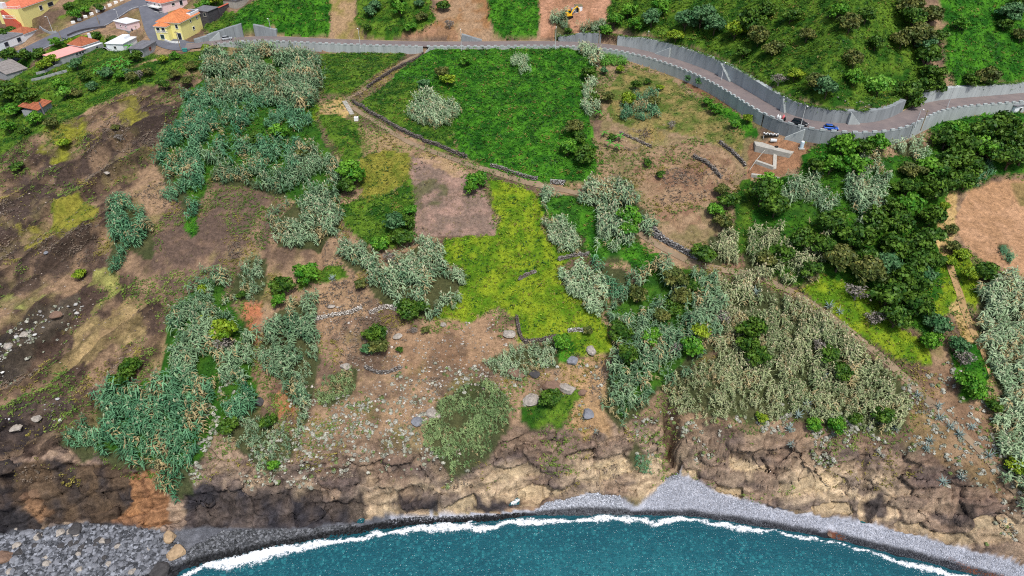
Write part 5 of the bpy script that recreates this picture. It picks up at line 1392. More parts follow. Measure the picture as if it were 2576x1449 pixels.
# ------------------------------------------------------------------ trees and bushes, each a thing with trunk and crown
def crown_mesh(name, seed, ca, cb, nl=9, nq=620, flat_=.75, leaf=.13, bare=0.0):
    """leaf clumps spread over several lobes of a crown of unit radius; its centre at z = 0.9"""
    r = np.random.default_rng(seed); V = []; Cc = []
    lobes = [(np.array([0, 0, 0.0]), .5)]
    for i in range(nl):
        a_ = 6.28 * (i + r.random() * .6) / nl; rad = r.uniform(.3, .78)
        lobes.append((np.array([math.cos(a_) * rad, math.sin(a_) * rad, r.uniform(-.4, .5) * flat_]), r.uniform(.18, .38)))
    lobes.append((np.array([r.normal(0, .12), r.normal(0, .12), .45 * flat_]), .4))
    wts = np.array([l[1] ** 2 for l in lobes]); cnt = r.multinomial(nq, wts / wts.sum())
    lc = [np.clip(r.normal(.5, .28), 0, 1) for _ in lobes]
    cs = []; ds = []; tt = []
    for (c_, rad), m, l_ in zip(lobes, cnt, lc):
        d = r.normal(0, 1, (m, 3)); d /= np.linalg.norm(d, axis=1)[:, None]; d[:, 2] = np.where(d[:, 2] < -.35, -d[:, 2], d[:, 2])
        cs.append(c_ + d * rad * r.uniform(.55, 1.25, (m, 1)) * np.array([1, 1, flat_])); ds.append(d); tt.append(np.clip(l_ + r.normal(0, .22, m), 0, 1))
    cs = np.concatenate(cs); ds = np.concatenate(ds); tt = np.concatenate(tt)[:, None]
    keep_ = r.random(len(cs)) > bare; cs, ds, tt = cs[keep_], ds[keep_], tt[keep_]
    nrm = ds + r.normal(0, .55, ds.shape); nrm /= np.linalg.norm(nrm, axis=1)[:, None]
    s = np.cross(nrm, r.normal(0, 1, nrm.shape)); s /= np.linalg.norm(s, axis=1)[:, None]; u = np.cross(nrm, s)
    w = leaf * r.uniform(.6, 1.4, (len(cs), 1))
    P = np.stack([cs - s * w - u * w * .55, cs + s * w * .2 - u * w * .9, cs + s * w + u * w * .5, cs - s * w * .3 + u * w], 1) + np.array([0, 0, .9])
    col = (ca * (1 - tt) + cb * tt) * r.uniform(.72, 1.28, (len(cs), 1))
    F = np.arange(len(cs) * 4).reshape(-1, 4)
    return mk_mesh(name, P.reshape(-1, 3), F, np.repeat(col, 4, 0))


def trunk_mesh(seed, mat):
    r = np.random.default_rng(seed); mb = MB()
    mb.tube([(0, 0, -.5), (r.normal(0, .03), r.normal(0, .03), .3), (r.normal(0, .06), r.normal(0, .06), .85)], [.085, .06, .03], 6)
    for i in range(5):
        a_ = 6.28 * i / 5 + r.random(); z = r.uniform(.25, .55)
        mb.tube([(0, 0, z), (math.cos(a_) * .3, math.sin(a_) * .3, z + .25), (math.cos(a_) * .6, math.sin(a_) * .6, z + .5 + r.uniform(-.1, .2))], [.04, .028, .012], 5)
    me = bpy.data.meshes.new('trunk'); me.from_pydata(mb.v, [], mb.f); me.update(); me.materials.append(mat); return me


KINDS = {'D': (C(44, 82, 24), C(92, 124, 38)), 'G': (C(56, 116, 28), C(108, 158, 46)), 'Y': (C(92, 130, 28), C(148, 168, 44)), 'B': (C(52, 98, 54), C(100, 138, 90)), 'O': (C(74, 92, 42), C(118, 120, 60)), 'T': (C(112, 106, 98), C(150, 142, 134)), 'L': (C(86, 148, 46), C(140, 184, 74))}
PROTO = {}
for i, (k, (ca, cb)) in enumerate(KINDS.items()):
    PROTO[k] = [(crown_mesh('crown', 1200 + 10 * i + j, ca, cb, 15 + 2 * j, 1500 if k != 'T' else 420, .72 + .1 * (j % 2), .085 if k != 'T' else .07, 0.0 if k != 'T' else .2), trunk_mesh(1300 + 10 * i + j, M['bark'] if k != 'T' else M['twig'])) for j in range(4)]
KIND_WORD = {'D': 'dark evergreen tree', 'G': 'mid green leafy tree', 'Y': 'yellow green bush', 'B': 'bluish green bush', 'O': 'olive brown bush', 'T': 'leafless grey bush', 'L': 'light green fresh leaved tree'}
KIND_NAME = {'D': ('evergreen_tree', 'tree'), 'G': ('leafy_tree', 'tree'), 'Y': ('green_bush', 'bush'), 'B': ('green_bush', 'bush'), 'O': ('brown_bush', 'bush'), 'T': ('bare_bush', 'bush'), 'L': ('leafy_tree', 'tree')}


def tree(px, py, rad, k, area, r, label=None):
    w = G.at([px], [py], rad * .75)[0]; me_c, me_t = PROTO[k][r.integers(0, 4)]
    nm, cat = KIND_NAME[k]
    root = empty(nm, (w[0], w[1], w[2] - .1), r.uniform(0, 6.28)); f = r.uniform(.9, 1.1)
    root.scale = (rad * f, rad / f, rad * r.uniform(.85, 1.1))
    tag(root, label or (KIND_WORD[k] + ' ' + area), cat, KIND_WORD[k] + 's ' + area)
    link('trunk', me_t, None, root); c = link('crown', me_c, M['leaf'], root); c.rotation_euler = (0, 0, r.uniform(0, 6.28))


AREAS = [
    ('in the grove below the road bend', 1, [(1915, 490, 4.2, 'D'), (1950, 525, 3.6, 'D'), (1935, 455, 3.2, 'G'), (2095, 560, 4.2, 'D'), (2150, 605, 4.4, 'D'), (2200, 560, 3.8, 'D'), (2250, 620, 4.6, 'D'), (2300, 655, 4.2, 'D'), (2180, 685, 4.6, 'O'), (2110, 655, 4.2, 'O'), (2235, 745, 4.4, 'D'), (2290, 715, 4.4, 'D'), (2330, 600, 4, 'D'), (2345, 545, 3.8, 'D'), (2330, 480, 4.2, 'D'), (2285, 470, 3.8, 'D'), (2255, 800, 3.8, 'D'), (2310, 770, 4, 'D'), (2220, 670, 4, 'B'), (2270, 560, 4, 'D'), (2320, 700, 3.2, 'B'), (2155, 735, 3, 'T'), (2280, 520, 3.6, 'G'), (2070, 620, 3.4, 'D'), (2020, 600, 3.2, 'D'), (1975, 640, 3.0, 'D'), (2040, 680, 3, 'D'), (2360, 820, 3, 'B'), (2340, 860, 2.6, 'G'), (2200, 800, 2.6, 'T'), (1930, 650, 2.6, 'O'), (2240, 520, 3.2, 'D'), (2310, 610, 3.6, 'D'), (2260, 690, 3.8, 'D'), (2170, 640, 3.4, 'D'), (2350, 660, 3.0, 'D')]),
    ('above the bare dirt field', 2, [(2370, 430, 4, 'D'), (2400, 400, 4.4, 'D'), (2430, 360, 4.6, 'D'), (2480, 330, 4.4, 'D'), (2525, 315, 4, 'D'), (2450, 420, 4.2, 'D'), (2500, 385, 4.4, 'D'), (2550, 350, 4.4, 'D'), (2430, 455, 3.4, 'D'), (2380, 350, 4, 'D'), (2340, 420, 3.6, 'G'), (2290, 430, 3.2, 'O'), (2360, 480, 3, 'D'), (2540, 400, 4, 'D'), (2405, 330, 3.4, 'G'), (2390, 460, 3.2, 'D'), (2470, 375, 3.8, 'G'), (2575, 390, 4, 'D')]),
    ('under the parked cars wall', 3, [(2120, 372, 3.6, 'G'), (2090, 415, 3.4, 'G'), (2170, 372, 3.2, 'D'), (2210, 355, 3.4, 'G'), (2150, 420, 3.4, 'G'), (2050, 420, 2.6, 'D')]),
    ('on the bank of the dirt field', 4, [(2482, 685, 3.0, 'D'), (2395, 580, 1.8, 'O'), (2400, 620, 2.0, 'O'), (2375, 520, 1.6, 'Y'), (2420, 640, 2.0, 'Y'), (2445, 690, 2.2, 'Y'), (2390, 660, 1.8, 'Y')]),
    ('beside the dry terraces', 5, [(1832, 510, 2.8, 'D'), (1820, 560, 2.6, 'O'), (1815, 480, 2.2, 'O'), (1770, 640, 3.2, 'D'), (1800, 530, 2.4, 'G')]),
    ('among the reeds on the coastal slope', 6, [(1700, 700, 3.4, 'O'), (1715, 745, 3, 'O'), (1605, 745, 2.6, 'O'), (1890, 830, 3.6, 'D'), (1905, 900, 3.2, 'D'), (1880, 868, 3, 'D'), (1765, 835, 2.6, 'Y'), (1742, 875, 3, 'G'), (1560, 840, 3, 'D'), (1585, 895, 3, 'D'), (1665, 790, 2.4, 'O'), (2085, 890, 3, 'D'), (2120, 935, 2.8, 'D'), (1700, 880, 2, 'T'), (1640, 850, 2.6, 'G'), (1820, 800, 2.2, 'T'), (2060, 870, 2, 'T'), (1745, 720, 2.8, 'D'), (1690, 770, 2.6, 'D')]),
    ('at the brow of the tan cliff', 7, [(2105, 1072, 2.2, 'G'), (2050, 1065, 2, 'G'), (2222, 1052, 2.4, 'D'), (1915, 1052, 1.4, 'Y'), (2150, 1055, 1.6, 'D')]),
    ('by the lower footpath', 8, [(2440, 960, 3.2, 'G'), (2425, 905, 2.4, 'T'), (2460, 985, 2.6, 'G'), (2410, 870, 2.4, 'B'), (2500, 1020, 2.0, 'D'), (2560, 1180, 2.2, 'Y')]),
    ('along the green field', 9, [(1445, 320, 3, 'O'), (1430, 372, 3.2, 'G'), (1470, 392, 3.4, 'D'), (1125, 200, 2.6, 'Y'), (1066, 212, 2.2, 'B'), (1170, 152, 2.6, 'G'), (1110, 185, 2.4, 'O'), (1480, 185, 3, 'D'), (1490, 250, 2.4, 'D'), (1460, 345, 2.6, 'D')]),
    ('beside the bare soil plot', 10, [(882, 432, 4.4, 'G'), (868, 470, 3, 'D'), (1200, 452, 3, 'G'), (1185, 475, 2.2, 'G'), (992, 560, 3, 'B'), (1012, 600, 3.2, 'D'), (960, 610, 2.6, 'G'), (1030, 530, 2, 'G'), (985, 650, 2.4, 'T'), (1025, 560, 2.4, 'D')]),
    ('in the silvery reeds by the path', 11, [(1585, 545, 4.0, 'G'), (1575, 580, 3, 'G'), (1530, 545, 2.2, 'D')]),
    ('on the rubble slope', 12, [(945, 838, 3.2, 'D'), (955, 870, 2.6, 'O'), (1025, 782, 3, 'D'), (1385, 1000, 3, 'D'), (1410, 862, 2.4, 'G'), (1005, 880, 1.0, 'D'), (1040, 830, 1.2, 'T'), (925, 880, 1.8, 'B'), (1070, 830, 1.2, 'O'), (1480, 830, 1.4, 'O'), (905, 715, 1.8, 'O'), (1060, 770, 2.4, 'D')]),
    ('by the narrow ravine', 13, [(710, 725, 3, 'D'), (700, 760, 2, 'G'), (770, 690, 3.2, 'G'), (675, 1062, 2, 'D'), (572, 1072, 2.4, 'D'), (690, 1170, 1.4, 'G'), (610, 740, 1.6, 'D')]),
    ('inside the big cliff reed bed', 14, [(560, 838, 3.6, 'Y'), (565, 868, 2.8, 'T'), (320, 930, 2.6, 'D'), (300, 955, 2.6, 'D'), (335, 915, 2, 'D'), (510, 730, 1.6, 'Y'), (520, 800, 1.6, 'Y')]),
    ('on the upper right hillside', 15, [(1890, 60, 4.6, 'D'), (1910, 95, 3.6, 'O'), (2060, 205, 3.4, 'O'), (2080, 225, 3.4, 'B'), (1765, 45, 4.6, 'B'), (1725, 55, 4, 'B'), (1800, 65, 4, 'B'), (1640, 48, 3.6, 'B'), (1660, 22, 3.6, 'G'), (1945, 120, 3.2, 'O'), (2140, 62, 3.4, 'O'), (1990, 42, 3, 'D'), (1930, 25, 3.2, 'D'), (2150, 150, 3.0, 'O'), (2205, 110, 2.8, 'D'), (1600, 60, 3.2, 'G'), (1850, 80, 3.4, 'Y'), (1700, 90, 2.6, 'Y'), (2110, 30, 3.2, 'G'), (2000, 190, 2.4, 'Y'), (1870, 130, 2.6, 'D'), (2180, 40, 3, 'D'), (1580, 30, 3.2, 'G'), (2030, 90, 2.6, 'O'), (1960, 200, 2.4, 'T'), (2150, 195, 2.8, 'G')]),
    ('in the dark gully', 16, [(2300, 45, 4.4, 'D'), (2310, 90, 4.4, 'O'), (2335, 140, 4.2, 'D'), (2345, 185, 4, 'D'), (2320, 215, 3.4, 'D'), (2285, 235, 3.6, 'D'), (2290, 15, 4.4, 'O'), (2345, 40, 4, 'O'), (2270, 100, 3.4, 'O'), (2360, 90, 3.2, 'D'), (2300, 255, 2.8, 'D'), (2360, 220, 2.8, 'D'), (2330, 110, 3.6, 'B')]),
    ('on the slope beyond the gully', 17, [(2485, 190, 3.4, 'O'), (2540, 32, 4.2, 'B'), (2570, 15, 4, 'D'), (2420, 60, 2.6, 'G'), (2570, 90, 2.6, 'O'), (2440, 205, 2.6, 'D'), (2530, 60, 2.6, 'D')]),
    ('in the village gardens', 18, [(40, 240, 4.2, 'D'), (70, 255, 3.6, 'D'), (15, 232, 3.8, 'D'), (60, 138, 3.0, 'D'), (25, 140, 3, 'D'), (95, 135, 2.4, 'D'), (190, 160, 2.8, 'B'), (130, 150, 2.6, 'Y'), (110, 165, 2.4, 'Y'), (265, 185, 2.4, 'B'), (300, 190, 2.4, 'G'), (150, 215, 2.2, 'G'), (210, 190, 2.2, 'D'), (230, 215, 2.2, 'B'), (160, 235, 2.6, 'L'), (190, 232, 2, 'O'), (30, 275, 3, 'G'), (90, 300, 2.4, 'G'), (240, 95, 2.4, 'D'), (280, 100, 2, 'D'), (140, 105, 2, 'G'), (340, 140, 2.6, 'D'), (60, 60, 2.6, 'Y'), (25, 75, 2.4, 'D'), (5, 85, 2.6, 'D'), (190, 40, 2.4, 'G'), (175, 20, 2.4, 'D'), (215, 25, 2, 'G'), (250, 18, 2, 'D'), (350, 190, 2, 'T'), (180, 110, 2, 'Y'), (215, 98, 2, 'Y'), (20, 320, 2.4, 'G'), (60, 330, 2, 'D'), (130, 310, 2.2, 'O'), (320, 185, 1.8, 'B'), (410, 150, 1.8, 'Y'), (520, 125, 2, 'Y'), (440, 140, 1.8, 'G'), (480, 165, 2.0, 'O')]),
    ('along the bank above the straight road', 19, [(1005, 25, 3, 'G'), (930, 30, 2.6, 'B'), (945, 15, 2.6, 'B'), (1030, 70, 2.4, 'G'), (1115, 15, 2.6, 'D'), (1130, 62, 2, 'T'), (925, 70, 1.8, 'D'), (1060, 40, 2.4, 'O'), (1000, 0, 3, 'G'), (1430, 78, 1.4, 'D'), (1525, 75, 2.6, 'G'), (1545, 55, 3, 'G'), (1055, 10, 1.8, 'B'), (520, 8, 2.6, 'G'), (540, 0, 2.6, 'Y'), (505, 20, 2.2, 'G')]),
    ('on the dry vegetable terraces', 20, [(1530, 245, 2.2, 'O'), (1580, 250, 2.6, 'Y'), (1645, 258, 2.2, 'O'), (1600, 215, 1.8, 'D'), (1630, 205, 1.4, 'D'), (1660, 220, 1.4, 'Y'), (1760, 205, 1.6, 'B'), (1735, 195, 1.6, 'B'), (1780, 255, 1.8, 'G'), (1800, 275, 2, 'G'), (1850, 310, 1.8, 'G'), (1560, 175, 1.6, 'Y'), (1520, 180, 1.6, 'B'), (1690, 315, 1.6, 'T'), (1540, 345, 1.6, 'D'), (1630, 410, 1.4, 'D'), (1660, 440, 1.4, 'D'), (1880, 300, 1.6, 'Y')]),
    ('in the upper reed bed', 21, [(700, 330, 2.8, 'G'), (640, 350, 2.4, 'D'), (600, 280, 2.2, 'D'), (760, 390, 2.2, 'O'), (830, 470, 2.2, 'D')]),
    ('on the bare left slope', 22, [(370, 180, 2, 'O'), (410, 210, 2.2, 'D'), (330, 195, 2.2, 'O'), (440, 190, 2, 'O'), (300, 345, 1.6, 'T'), (290, 320, 1.4, 'O'), (200, 690, 1.8, 'Y'), (160, 360, 2, 'Y'), (40, 420, 2, 'D'), (470, 205, 2, 'O')]),
]
for area, sd_, lst in AREAS:
    r = np.random.default_rng(2000 + sd_)
    for (px, py, rad, k) in lst: tree(px, py, rad * 1.12, k, area, r)
r = np.random.default_rng(2500)
tree(2212, 218, 4.2, 'L', '', r, 'large light green tree with a twiggy centre above the rubble by the road')

# ------------------------------------------------------------------ agaves, leaf by leaf
M['agave'] = plain('agave_leaf', C(136, 154, 148), 0.5, 0.15, 2.0)
M['banana'] = plain('banana_leaf', C(74, 142, 44), 0.5, 0.25, 1.0)
M['bstem'] = plain('banana_stem', C(124, 128, 70), 0.7, 0.2, 2.0)


def leaf_blade(name, L_, w, fold, rise, droop, mat, segs=4, prof=(.55, .9, 1, .7, 0)):
    mb = MB(); P = []
    for i in range(segs + 1):
        t = i / segs; hw = w / 2 * prof[i]; z = rise * t - droop * t * t
        P += [(L_ * t, -hw, z + fold * hw), (L_ * t, 0, z), (L_ * t, hw, z + fold * hw)]
    Fq = []
    for i in range(segs):
        a_ = 3 * i; Fq += [(a_, a_ + 3, a_ + 4, a_ + 1), (a_ + 1, a_ + 4, a_ + 5, a_ + 2)]
    mb.poly(P, Fq); me = bpy.data.meshes.new(name); me.from_pydata(mb.v, [], mb.f); me.update(); me.materials.append(mat); return me


AG = [leaf_blade('leaf', 1.0, .15, .8, rs_, dr, M['agave']) for rs_, dr in ((1.5, .1), (.95, .15), (.5, .22), (.18, .25))]
AGAVE = [(836, 700, 1.5), (2086, 770, 1.7), (2112, 784, 1.4), (2064, 838, 1.5), (2098, 848, 1.2), (2070, 945, 2.0), (2030, 1018, 1.8), (2008, 1045, 1.7), (1986, 1080, 1.7), (1902, 736, 1.8), (2364, 1052, 1.6), (2392, 1072, 1.5), (2414, 1092, 1.7), (2340, 1108, 1.6), (2362, 1022, 1.4), (2488, 1146, 1.7), (2372, 1212, 1.7), (2420, 1200, 1.4), (2332, 1130, 1.4), (2310, 992, 1.4), (2330, 1125, 1.2), (2254, 1078, 1.4), (1500, 1085, 1.0), (2445, 1075, 1.6), (2140, 880, 1.2), (1990, 1118, 1.3), (2095, 1092, 1.3)]
r = np.random.default_rng(31)
for i, (px, py, rad) in enumerate(AGAVE):
    w = G.at([px], [py], .5)[0]; root = empty('agave', (w[0], w[1], w[2] + .02), r.uniform(0, 6.28)); root.scale = (rad * .82,) * 3
    lab = 'blue grey agave rosette on the mossy mound by the narrow ravine' if i == 0 else 'spiky blue grey agave rosette on the coastal slope'
    tag(root, lab, 'agave', 'agaves on the coastal slope')
    for k in range(22):
        o = link('leaf', AG[min(3, k // 6)], None, root); o.rotation_euler = (r.normal(0, .1), 0, k * 2.4 + r.normal(0, .15)); s_ = r.uniform(.8, 1.1); o.scale = (s_, s_, s_)
        o.location = (0, 0, .12)
BAN = [leaf_blade('leaf', 1.0, .26, .25, .75, .9, M['banana'], prof=(.2, .9, 1, .8, .1)), leaf_blade('leaf', 1.0, .26, .25, 1.2, .95, M['banana'], prof=(.2, .9, 1, .8, .1))]
for (px, py, h_, area) in [(285, 158, 3.2, 0), (300, 152, 3.4, 0), (270, 165, 3.0, 0), (320, 158, 3.2, 0), (290, 172, 2.8, 0), (255, 175, 2.8, 0), (308, 170, 3, 0), (325, 118, 3.2, 0), (240, 180, 2.6, 0), (1508, 285, 3.0, 1), (1535, 360, 3.0, 1), (1560, 345, 2.8, 1), (1555, 370, 2.8, 1), (1520, 335, 2.4, 1)]:
    w = G.at([px], [py], h_ * .6)[0]; root = empty('banana_plant', (w[0], w[1], w[2]), r.uniform(0, 6.28)); root.scale = (h_ / 2.6,) * 3
    tag(root, ('banana plant with arching leaves below the village houses', 'banana plant at the edge of the dry terraces')[area], 'banana plant', ('banana plants in the village', 'banana plants on the terraces')[area])
    MB().tube([(0, 0, -.3), (0, 0, .8), (.05, 0, 1.7)], [.16, .13, .08], 7).build('stem', M['bstem'], root)
    for k in range(9):
        o = link('leaf', BAN[k % 2], None, root); o.location = (0, 0, 1.6); o.rotation_euler = (r.normal(0, .15), r.normal(0, .15), k * 2.4); s_ = r.uniform(1.4, 2.0); o.scale = (s_, s_, s_)
# maize rows
W = wpoly([(1506, 150), (1510, 135), (1572, 138), (1578, 160), (1508, 163)], .8); r = np.random.default_rng(41)
p = scatter(W, 2.2, r, .2); n = len(p); V, F, PV, PF = RTM[0]
pos = np.c_[p, G.z(p[:, 0], p[:, 1])]; v, f, c_ = inst(V, F, pos, r.uniform(1.6, 2.2, n), r.uniform(0, 6.28, n), C(104, 160, 60) * r.uniform(.7, 1.2, (n, 1)), sc3=np.stack([np.full(n, 3.2), np.full(n, 3.2), r.uniform(1.6, 2.2, n)], 1))
tag(link('maize_crop', mk_mesh('maize_crop', v, f, c_), M['leaf']), 'green maize rows below the parapet corner', 'crop', kind='stuff')
print('TRIS', TRI)
# ------------------------------------------------------------------ village houses
def tile_mat(name, col):
    m, nt, b, L = nodes_of(name); co = objco(nt)
    w = nt.nodes.new('ShaderNodeTexWave'); w.inputs['Scale'].default_value = 1.6; w.inputs['Distortion'].default_value = 0.6; w.bands_direction = 'X'; L(co, w.inputs['Vector'])
    w2 = nt.nodes.new('ShaderNodeTexWave'); w2.inputs['Scale'].default_value = 1.1; w2.inputs['Distortion'].default_value = 0.5; w2.bands_direction = 'Z'; L(co, w2.inputs['Vector'])
    n = ramp(nt, noise(nt, 1.1, 5, .7, co), [(.3, .72), (.7, 1.25)])
    c = mix(nt, 1.0, col, n, 'MULTIPLY'); c = mix(nt, 1.0, c, ramp(nt, w2.outputs[0], [(0, .72), (.35, 1.0)]), 'MULTIPLY'); c = mix(nt, 1.0, c, ramp(nt, w.outputs[0], [(0, .8), (.5, 1.0)]), 'MULTIPLY')
    L(c, b.inputs['Base Color']); b.inputs['Roughness'].default_value = .85; b.inputs['Specular IOR Level'].default_value = .2
    bp = nt.nodes.new('ShaderNodeBump'); bp.inputs['Distance'].default_value = .08; bp.inputs['Strength'].default_value = .6; L(w.outputs[0], bp.inputs['Height']); L(bp.outputs[0], b.inputs['Normal'])
    return m


M['tile'] = tile_mat('orange_tile', C(226, 142, 92)); M['tile2'] = tile_mat('worn_tile', C(178, 108, 78)); M['tile3'] = tile_mat('salmon_tile', C(228, 132, 100))
M['yellow'] = plain('yellow_render', C(240, 230, 150), .85, .06, .6, streak=True); M['pink'] = plain('pink_render', C(236, 208, 208), .85, .05, .6)
M['whitew'] = plain('white_render', C(232, 236, 240), .85, .05, .8, streak=True); M['greyw'] = plain('grey_render', C(156, 158, 160), .9, .2, .8, streak=True)
M['darkw'] = plain('dark_basalt_render', C(74, 72, 76), .95, .35, 1.2, bump=.4); M['pinkroof'] = plain('pink_flat_roof', C(232, 164, 156), .85, .08, .7)
M['greyroof'] = plain('grey_flat_roof', C(112, 112, 116), .9, .25, .8); M['whiteroof'] = plain('white_flat_roof', C(222, 224, 226), .85, .12, .5)
M['oldroof'] = plain('old_sheet_roof', C(136, 130, 126), .9, .3, 1.5, bump=.3); M['redtile'] = plain('red_floor_tile', C(196, 100, 80), .8, .15, 2.0)
M['pane'] = plain('window_pane', C(38, 46, 54), .15, .15, 1.0, spec=.5); M['bluepane'] = plain('blue_shutter', C(36, 48, 62), .3, .15, 1.0); M['green'] = plain('green_door', C(46, 70, 66), .5, .1, 1.0)
M['dirtroof'] = plain('brown_sheet', C(122, 112, 84), .9, .2, 1.5)


class House:
    def __init__(s, name, A, B, z, D, H, label, cat='house', wall='whitew', L_=None, below=2.5):
        a_ = lv(A[0], A[1], z); b_ = lv(B[0], B[1], z); d = b_ - a_
        s.L = L_ or float(np.linalg.norm(d)); s.D = D; s.H = H
        s.root = empty(name, (a_[0], a_[1], z), math.atan2(d[1], d[0])); tag(s.root, label, cat, 'houses of the village' if cat == 'house' else None)
        if wall: s.wall = MB().box(0, s.L, 0, D, -below, H).build('wall', M[wall], s.root)
    def opening(s, face, u, z, w, h, pane='pane', frame='white', name='window', x0=0.0, y0=0.0):
        """a window or door: frame proud of the wall, recessed pane as its sub-part"""
        t = .09
        def put(mb, u0, u1, z0, z1, d0, d1):
            if face == 'f': mb.box(u0, u1, y0 - d1, y0 - d0, z0, z1)          # facade y = y0 facing -y
            elif face == 'l': mb.box(x0 - d1, x0 - d0, u0, u1, z0, z1)
            else: mb.box(s.L + d0, s.L + d1, u0, u1, z0, z1)
        f = MB(); e = .13
        put(f, u - w / 2 - e, u - w / 2, z - h / 2 - e, z + h / 2 + e, -.02, t); put(f, u + w / 2, u + w / 2 + e, z - h / 2 - e, z + h / 2 + e, -.02, t)
        put(f, u - w / 2, u + w / 2, z + h / 2, z + h / 2 + e, -.02, t); put(f, u - w / 2, u + w / 2, z - h / 2 - e, z - h / 2, -.02, t + .04)
        fo = f.build(name, M[frame], s.root)
        p_ = MB(); put(p_, u - w / 2, u + w / 2, z - h / 2, z + h / 2, -.02, .025); p_.build('pane', M[pane], fo)
    def hip(s, x0, x1, y0, y1, z, rise, mat, ov=.45, gable=False, name='roof'):
        X0, X1, Y0, Y1 = x0 - ov, x1 + ov, y0 - ov, y1 + ov; w, d = X1 - X0, Y1 - Y0; k = 0 if gable else min(w, d) / 2
        if w >= d: r0, r1 = (X0 + k, (Y0 + Y1) / 2), (X1 - k, (Y0 + Y1) / 2)
        else: r0, r1 = ((X0 + X1) / 2, Y0 + k), ((X0 + X1) / 2, Y1 - k)
        e = .16
        P = [(X0, Y0, z), (X1, Y0, z), (X1, Y1, z), (X0, Y1, z), (X0, Y0, z + e), (X1, Y0, z + e), (X1, Y1, z + e), (X0, Y1, z + e), (*r0, z + e + rise), (*r1, z + e + rise)]
        Fc = [(3, 2, 1, 0), (0, 1, 5, 4), (1, 2, 6, 5), (2, 3, 7, 6), (3, 0, 4, 7)]
        Fc += [(4, 5, 9, 8), (5, 6, 9), (6, 7, 8, 9), (7, 4, 8)] if w >= d else [(4, 5, 8), (5, 6, 9, 8), (6, 7, 9), (7, 4, 8, 9)]
        ro = MB().poly(P, Fc).build(name, M[mat], s.root)
        cap = MB().tube([(*r0, z + e + rise + .03), (*r1, z + e + rise + .03)], .12, 6)
        if not gable:
            for cnr in (P[4], P[7]) if w >= d else (P[4], P[5]): cap.tube([cnr, (*r0, z + e + rise + .02)], .1, 6)
            for cnr in (P[5], P[6]) if w >= d else (P[6], P[7]): cap.tube([cnr, (*r1, z + e + rise + .02)], .1, 6)
        cap.build('ridge_cap', M[mat], ro)
        MB().box(X0 - .02, X1 + .02, Y0 - .02, Y1 + .02, z - .14, z - .004).build('eave_band', M['white'], ro)
        return ro
    def flat(s, x0, x1, y0, y1, z, mat, ov=.25, par=0.0, tilt=0.0):
        X0, X1, Y0, Y1 = x0 - ov, x1 + ov, y0 - ov, y1 + ov
        ro = MB().prism([(X0, Y0), (X1, Y0), (X1, Y1), (X0, Y1)], [z, z, z + tilt, z + tilt], [z + .2, z + .2, z + tilt + .2, z + tilt + .2]).build('roof', M[mat], s.root)
        if par:
            q = MB(); q.box(X0, X1, Y0, Y0 + .2, z + .2, z + .2 + par).box(X0, X1, Y1 - .2, Y1, z + .2, z + .2 + par).box(X0, X0 + .2, Y0 + .2, Y1 - .2, z + .2, z + .2 + par).box(X1 - .2, X1, Y0 + .2, Y1 - .2, z + .2, z + .2 + par)
            q.build('parapet', M['greyw'], ro)
        return ro
    def rail(s, x0, y0, x1, y1, z, h=.95, mat='white'):
        d = math.hypot(x1 - x0, y1 - y0); n = max(2, int(d / .45)); q = MB()
        q.tube([(x0, y0, z + h), (x1, y1, z + h)], .06, 6).tube([(x0, y0, z + .1), (x1, y1, z + .1)], .05, 6)
        for i in range(n + 1): q.tube([(x0 + (x1 - x0) * i / n, y0 + (y1 - y0) * i / n, z), (x0 + (x1 - x0) * i / n, y0 + (y1 - y0) * i / n, z + h)], .04, 5)
        return q.build('railing', M[mat], s.root)


h = House('yellow_house', (463, 100), (512, 74), 65.2, 9.5, 6.5, 'bright yellow two storey house with orange hip roof at the lane junction', wall='yellow')
h.hip(0, h.L, 0, 9.5, 6.5, 2.7, 'tile')
for u, z, w, hh in ((h.L * .5, 5.3, .7, .8), (h.L * .82, 5.4, .9, .8), (h.L * .56, 2.3, 1.3, 1.1)): h.opening('f', u, z, w, hh)
h.opening('l', 1.5, 1.25, 1.5, 2.5, 'pane', name='door'); h.opening('l', 1.7, 5.0, 1.0, 1.5)
MB().box(-2.6, -.003, 4.4, 9.6, -2.5, 5.5).build('wing', M['yellow'], h.root); h.hip(-2.6, .2, 4.4, 9.6, 5.5, .9, 'tile', .3, name='wing_roof')
h.opening('l', 7.2, 1.6, 1.6, 1.7, 'green', x0=-2.6); h.opening('l', 6.0, 4.3, 1.4, 1.5, x0=-2.6); h.opening('l', 8.2, 4.3, 1.4, 1.5, x0=-2.6)
tr_ = MB().box(h.L * .58, h.L + .2, .1, 4.6, 6.7, 7.9).build('roof_terrace', M['whitew'], h.root); MB().box(h.L * .62, h.L - .3, .5, 4.2, 7.9, 7.93).build('terrace_floor', M['greyroof'], tr_)
h.rail(-2.7, 4.5, -2.7, 9.4, 3.1, .8)
h = House('pink_house', (413, 31), (474, 15), 70.2, 9.5, 3.6, 'pale pink house with salmon roof and white balconies behind the yellow house', wall='pink', below=6)
h.hip(0, h.L, 0, 9.5, 3.6, 2.4, 'tile3'); h.opening('f', h.L * .42, 2.2, 1.5, .9); h.opening('f', h.L * .74, 2.0, 1.4, 1.8); h.opening('l', 2, 2.0, 1.2, 1.9); h.opening('l', 5, 2.0, 1.2, 1.9)
for z in (-3.2, -.4, 2.2):
    MB().box(-2.3, -.003, .3, 6.5, z - .25, z).build('balcony', M['white'], h.root); h.rail(-2.25, .35, -2.25, 6.4, z); h.rail(-2.25, .35, -.1, .35, z)
h = House('pink_shed', (324, 77.5), (354, 69.5), 67.0, 8.2, 2.7, 'long pink shed with a white flat roof beside the village lane', wall='pink')
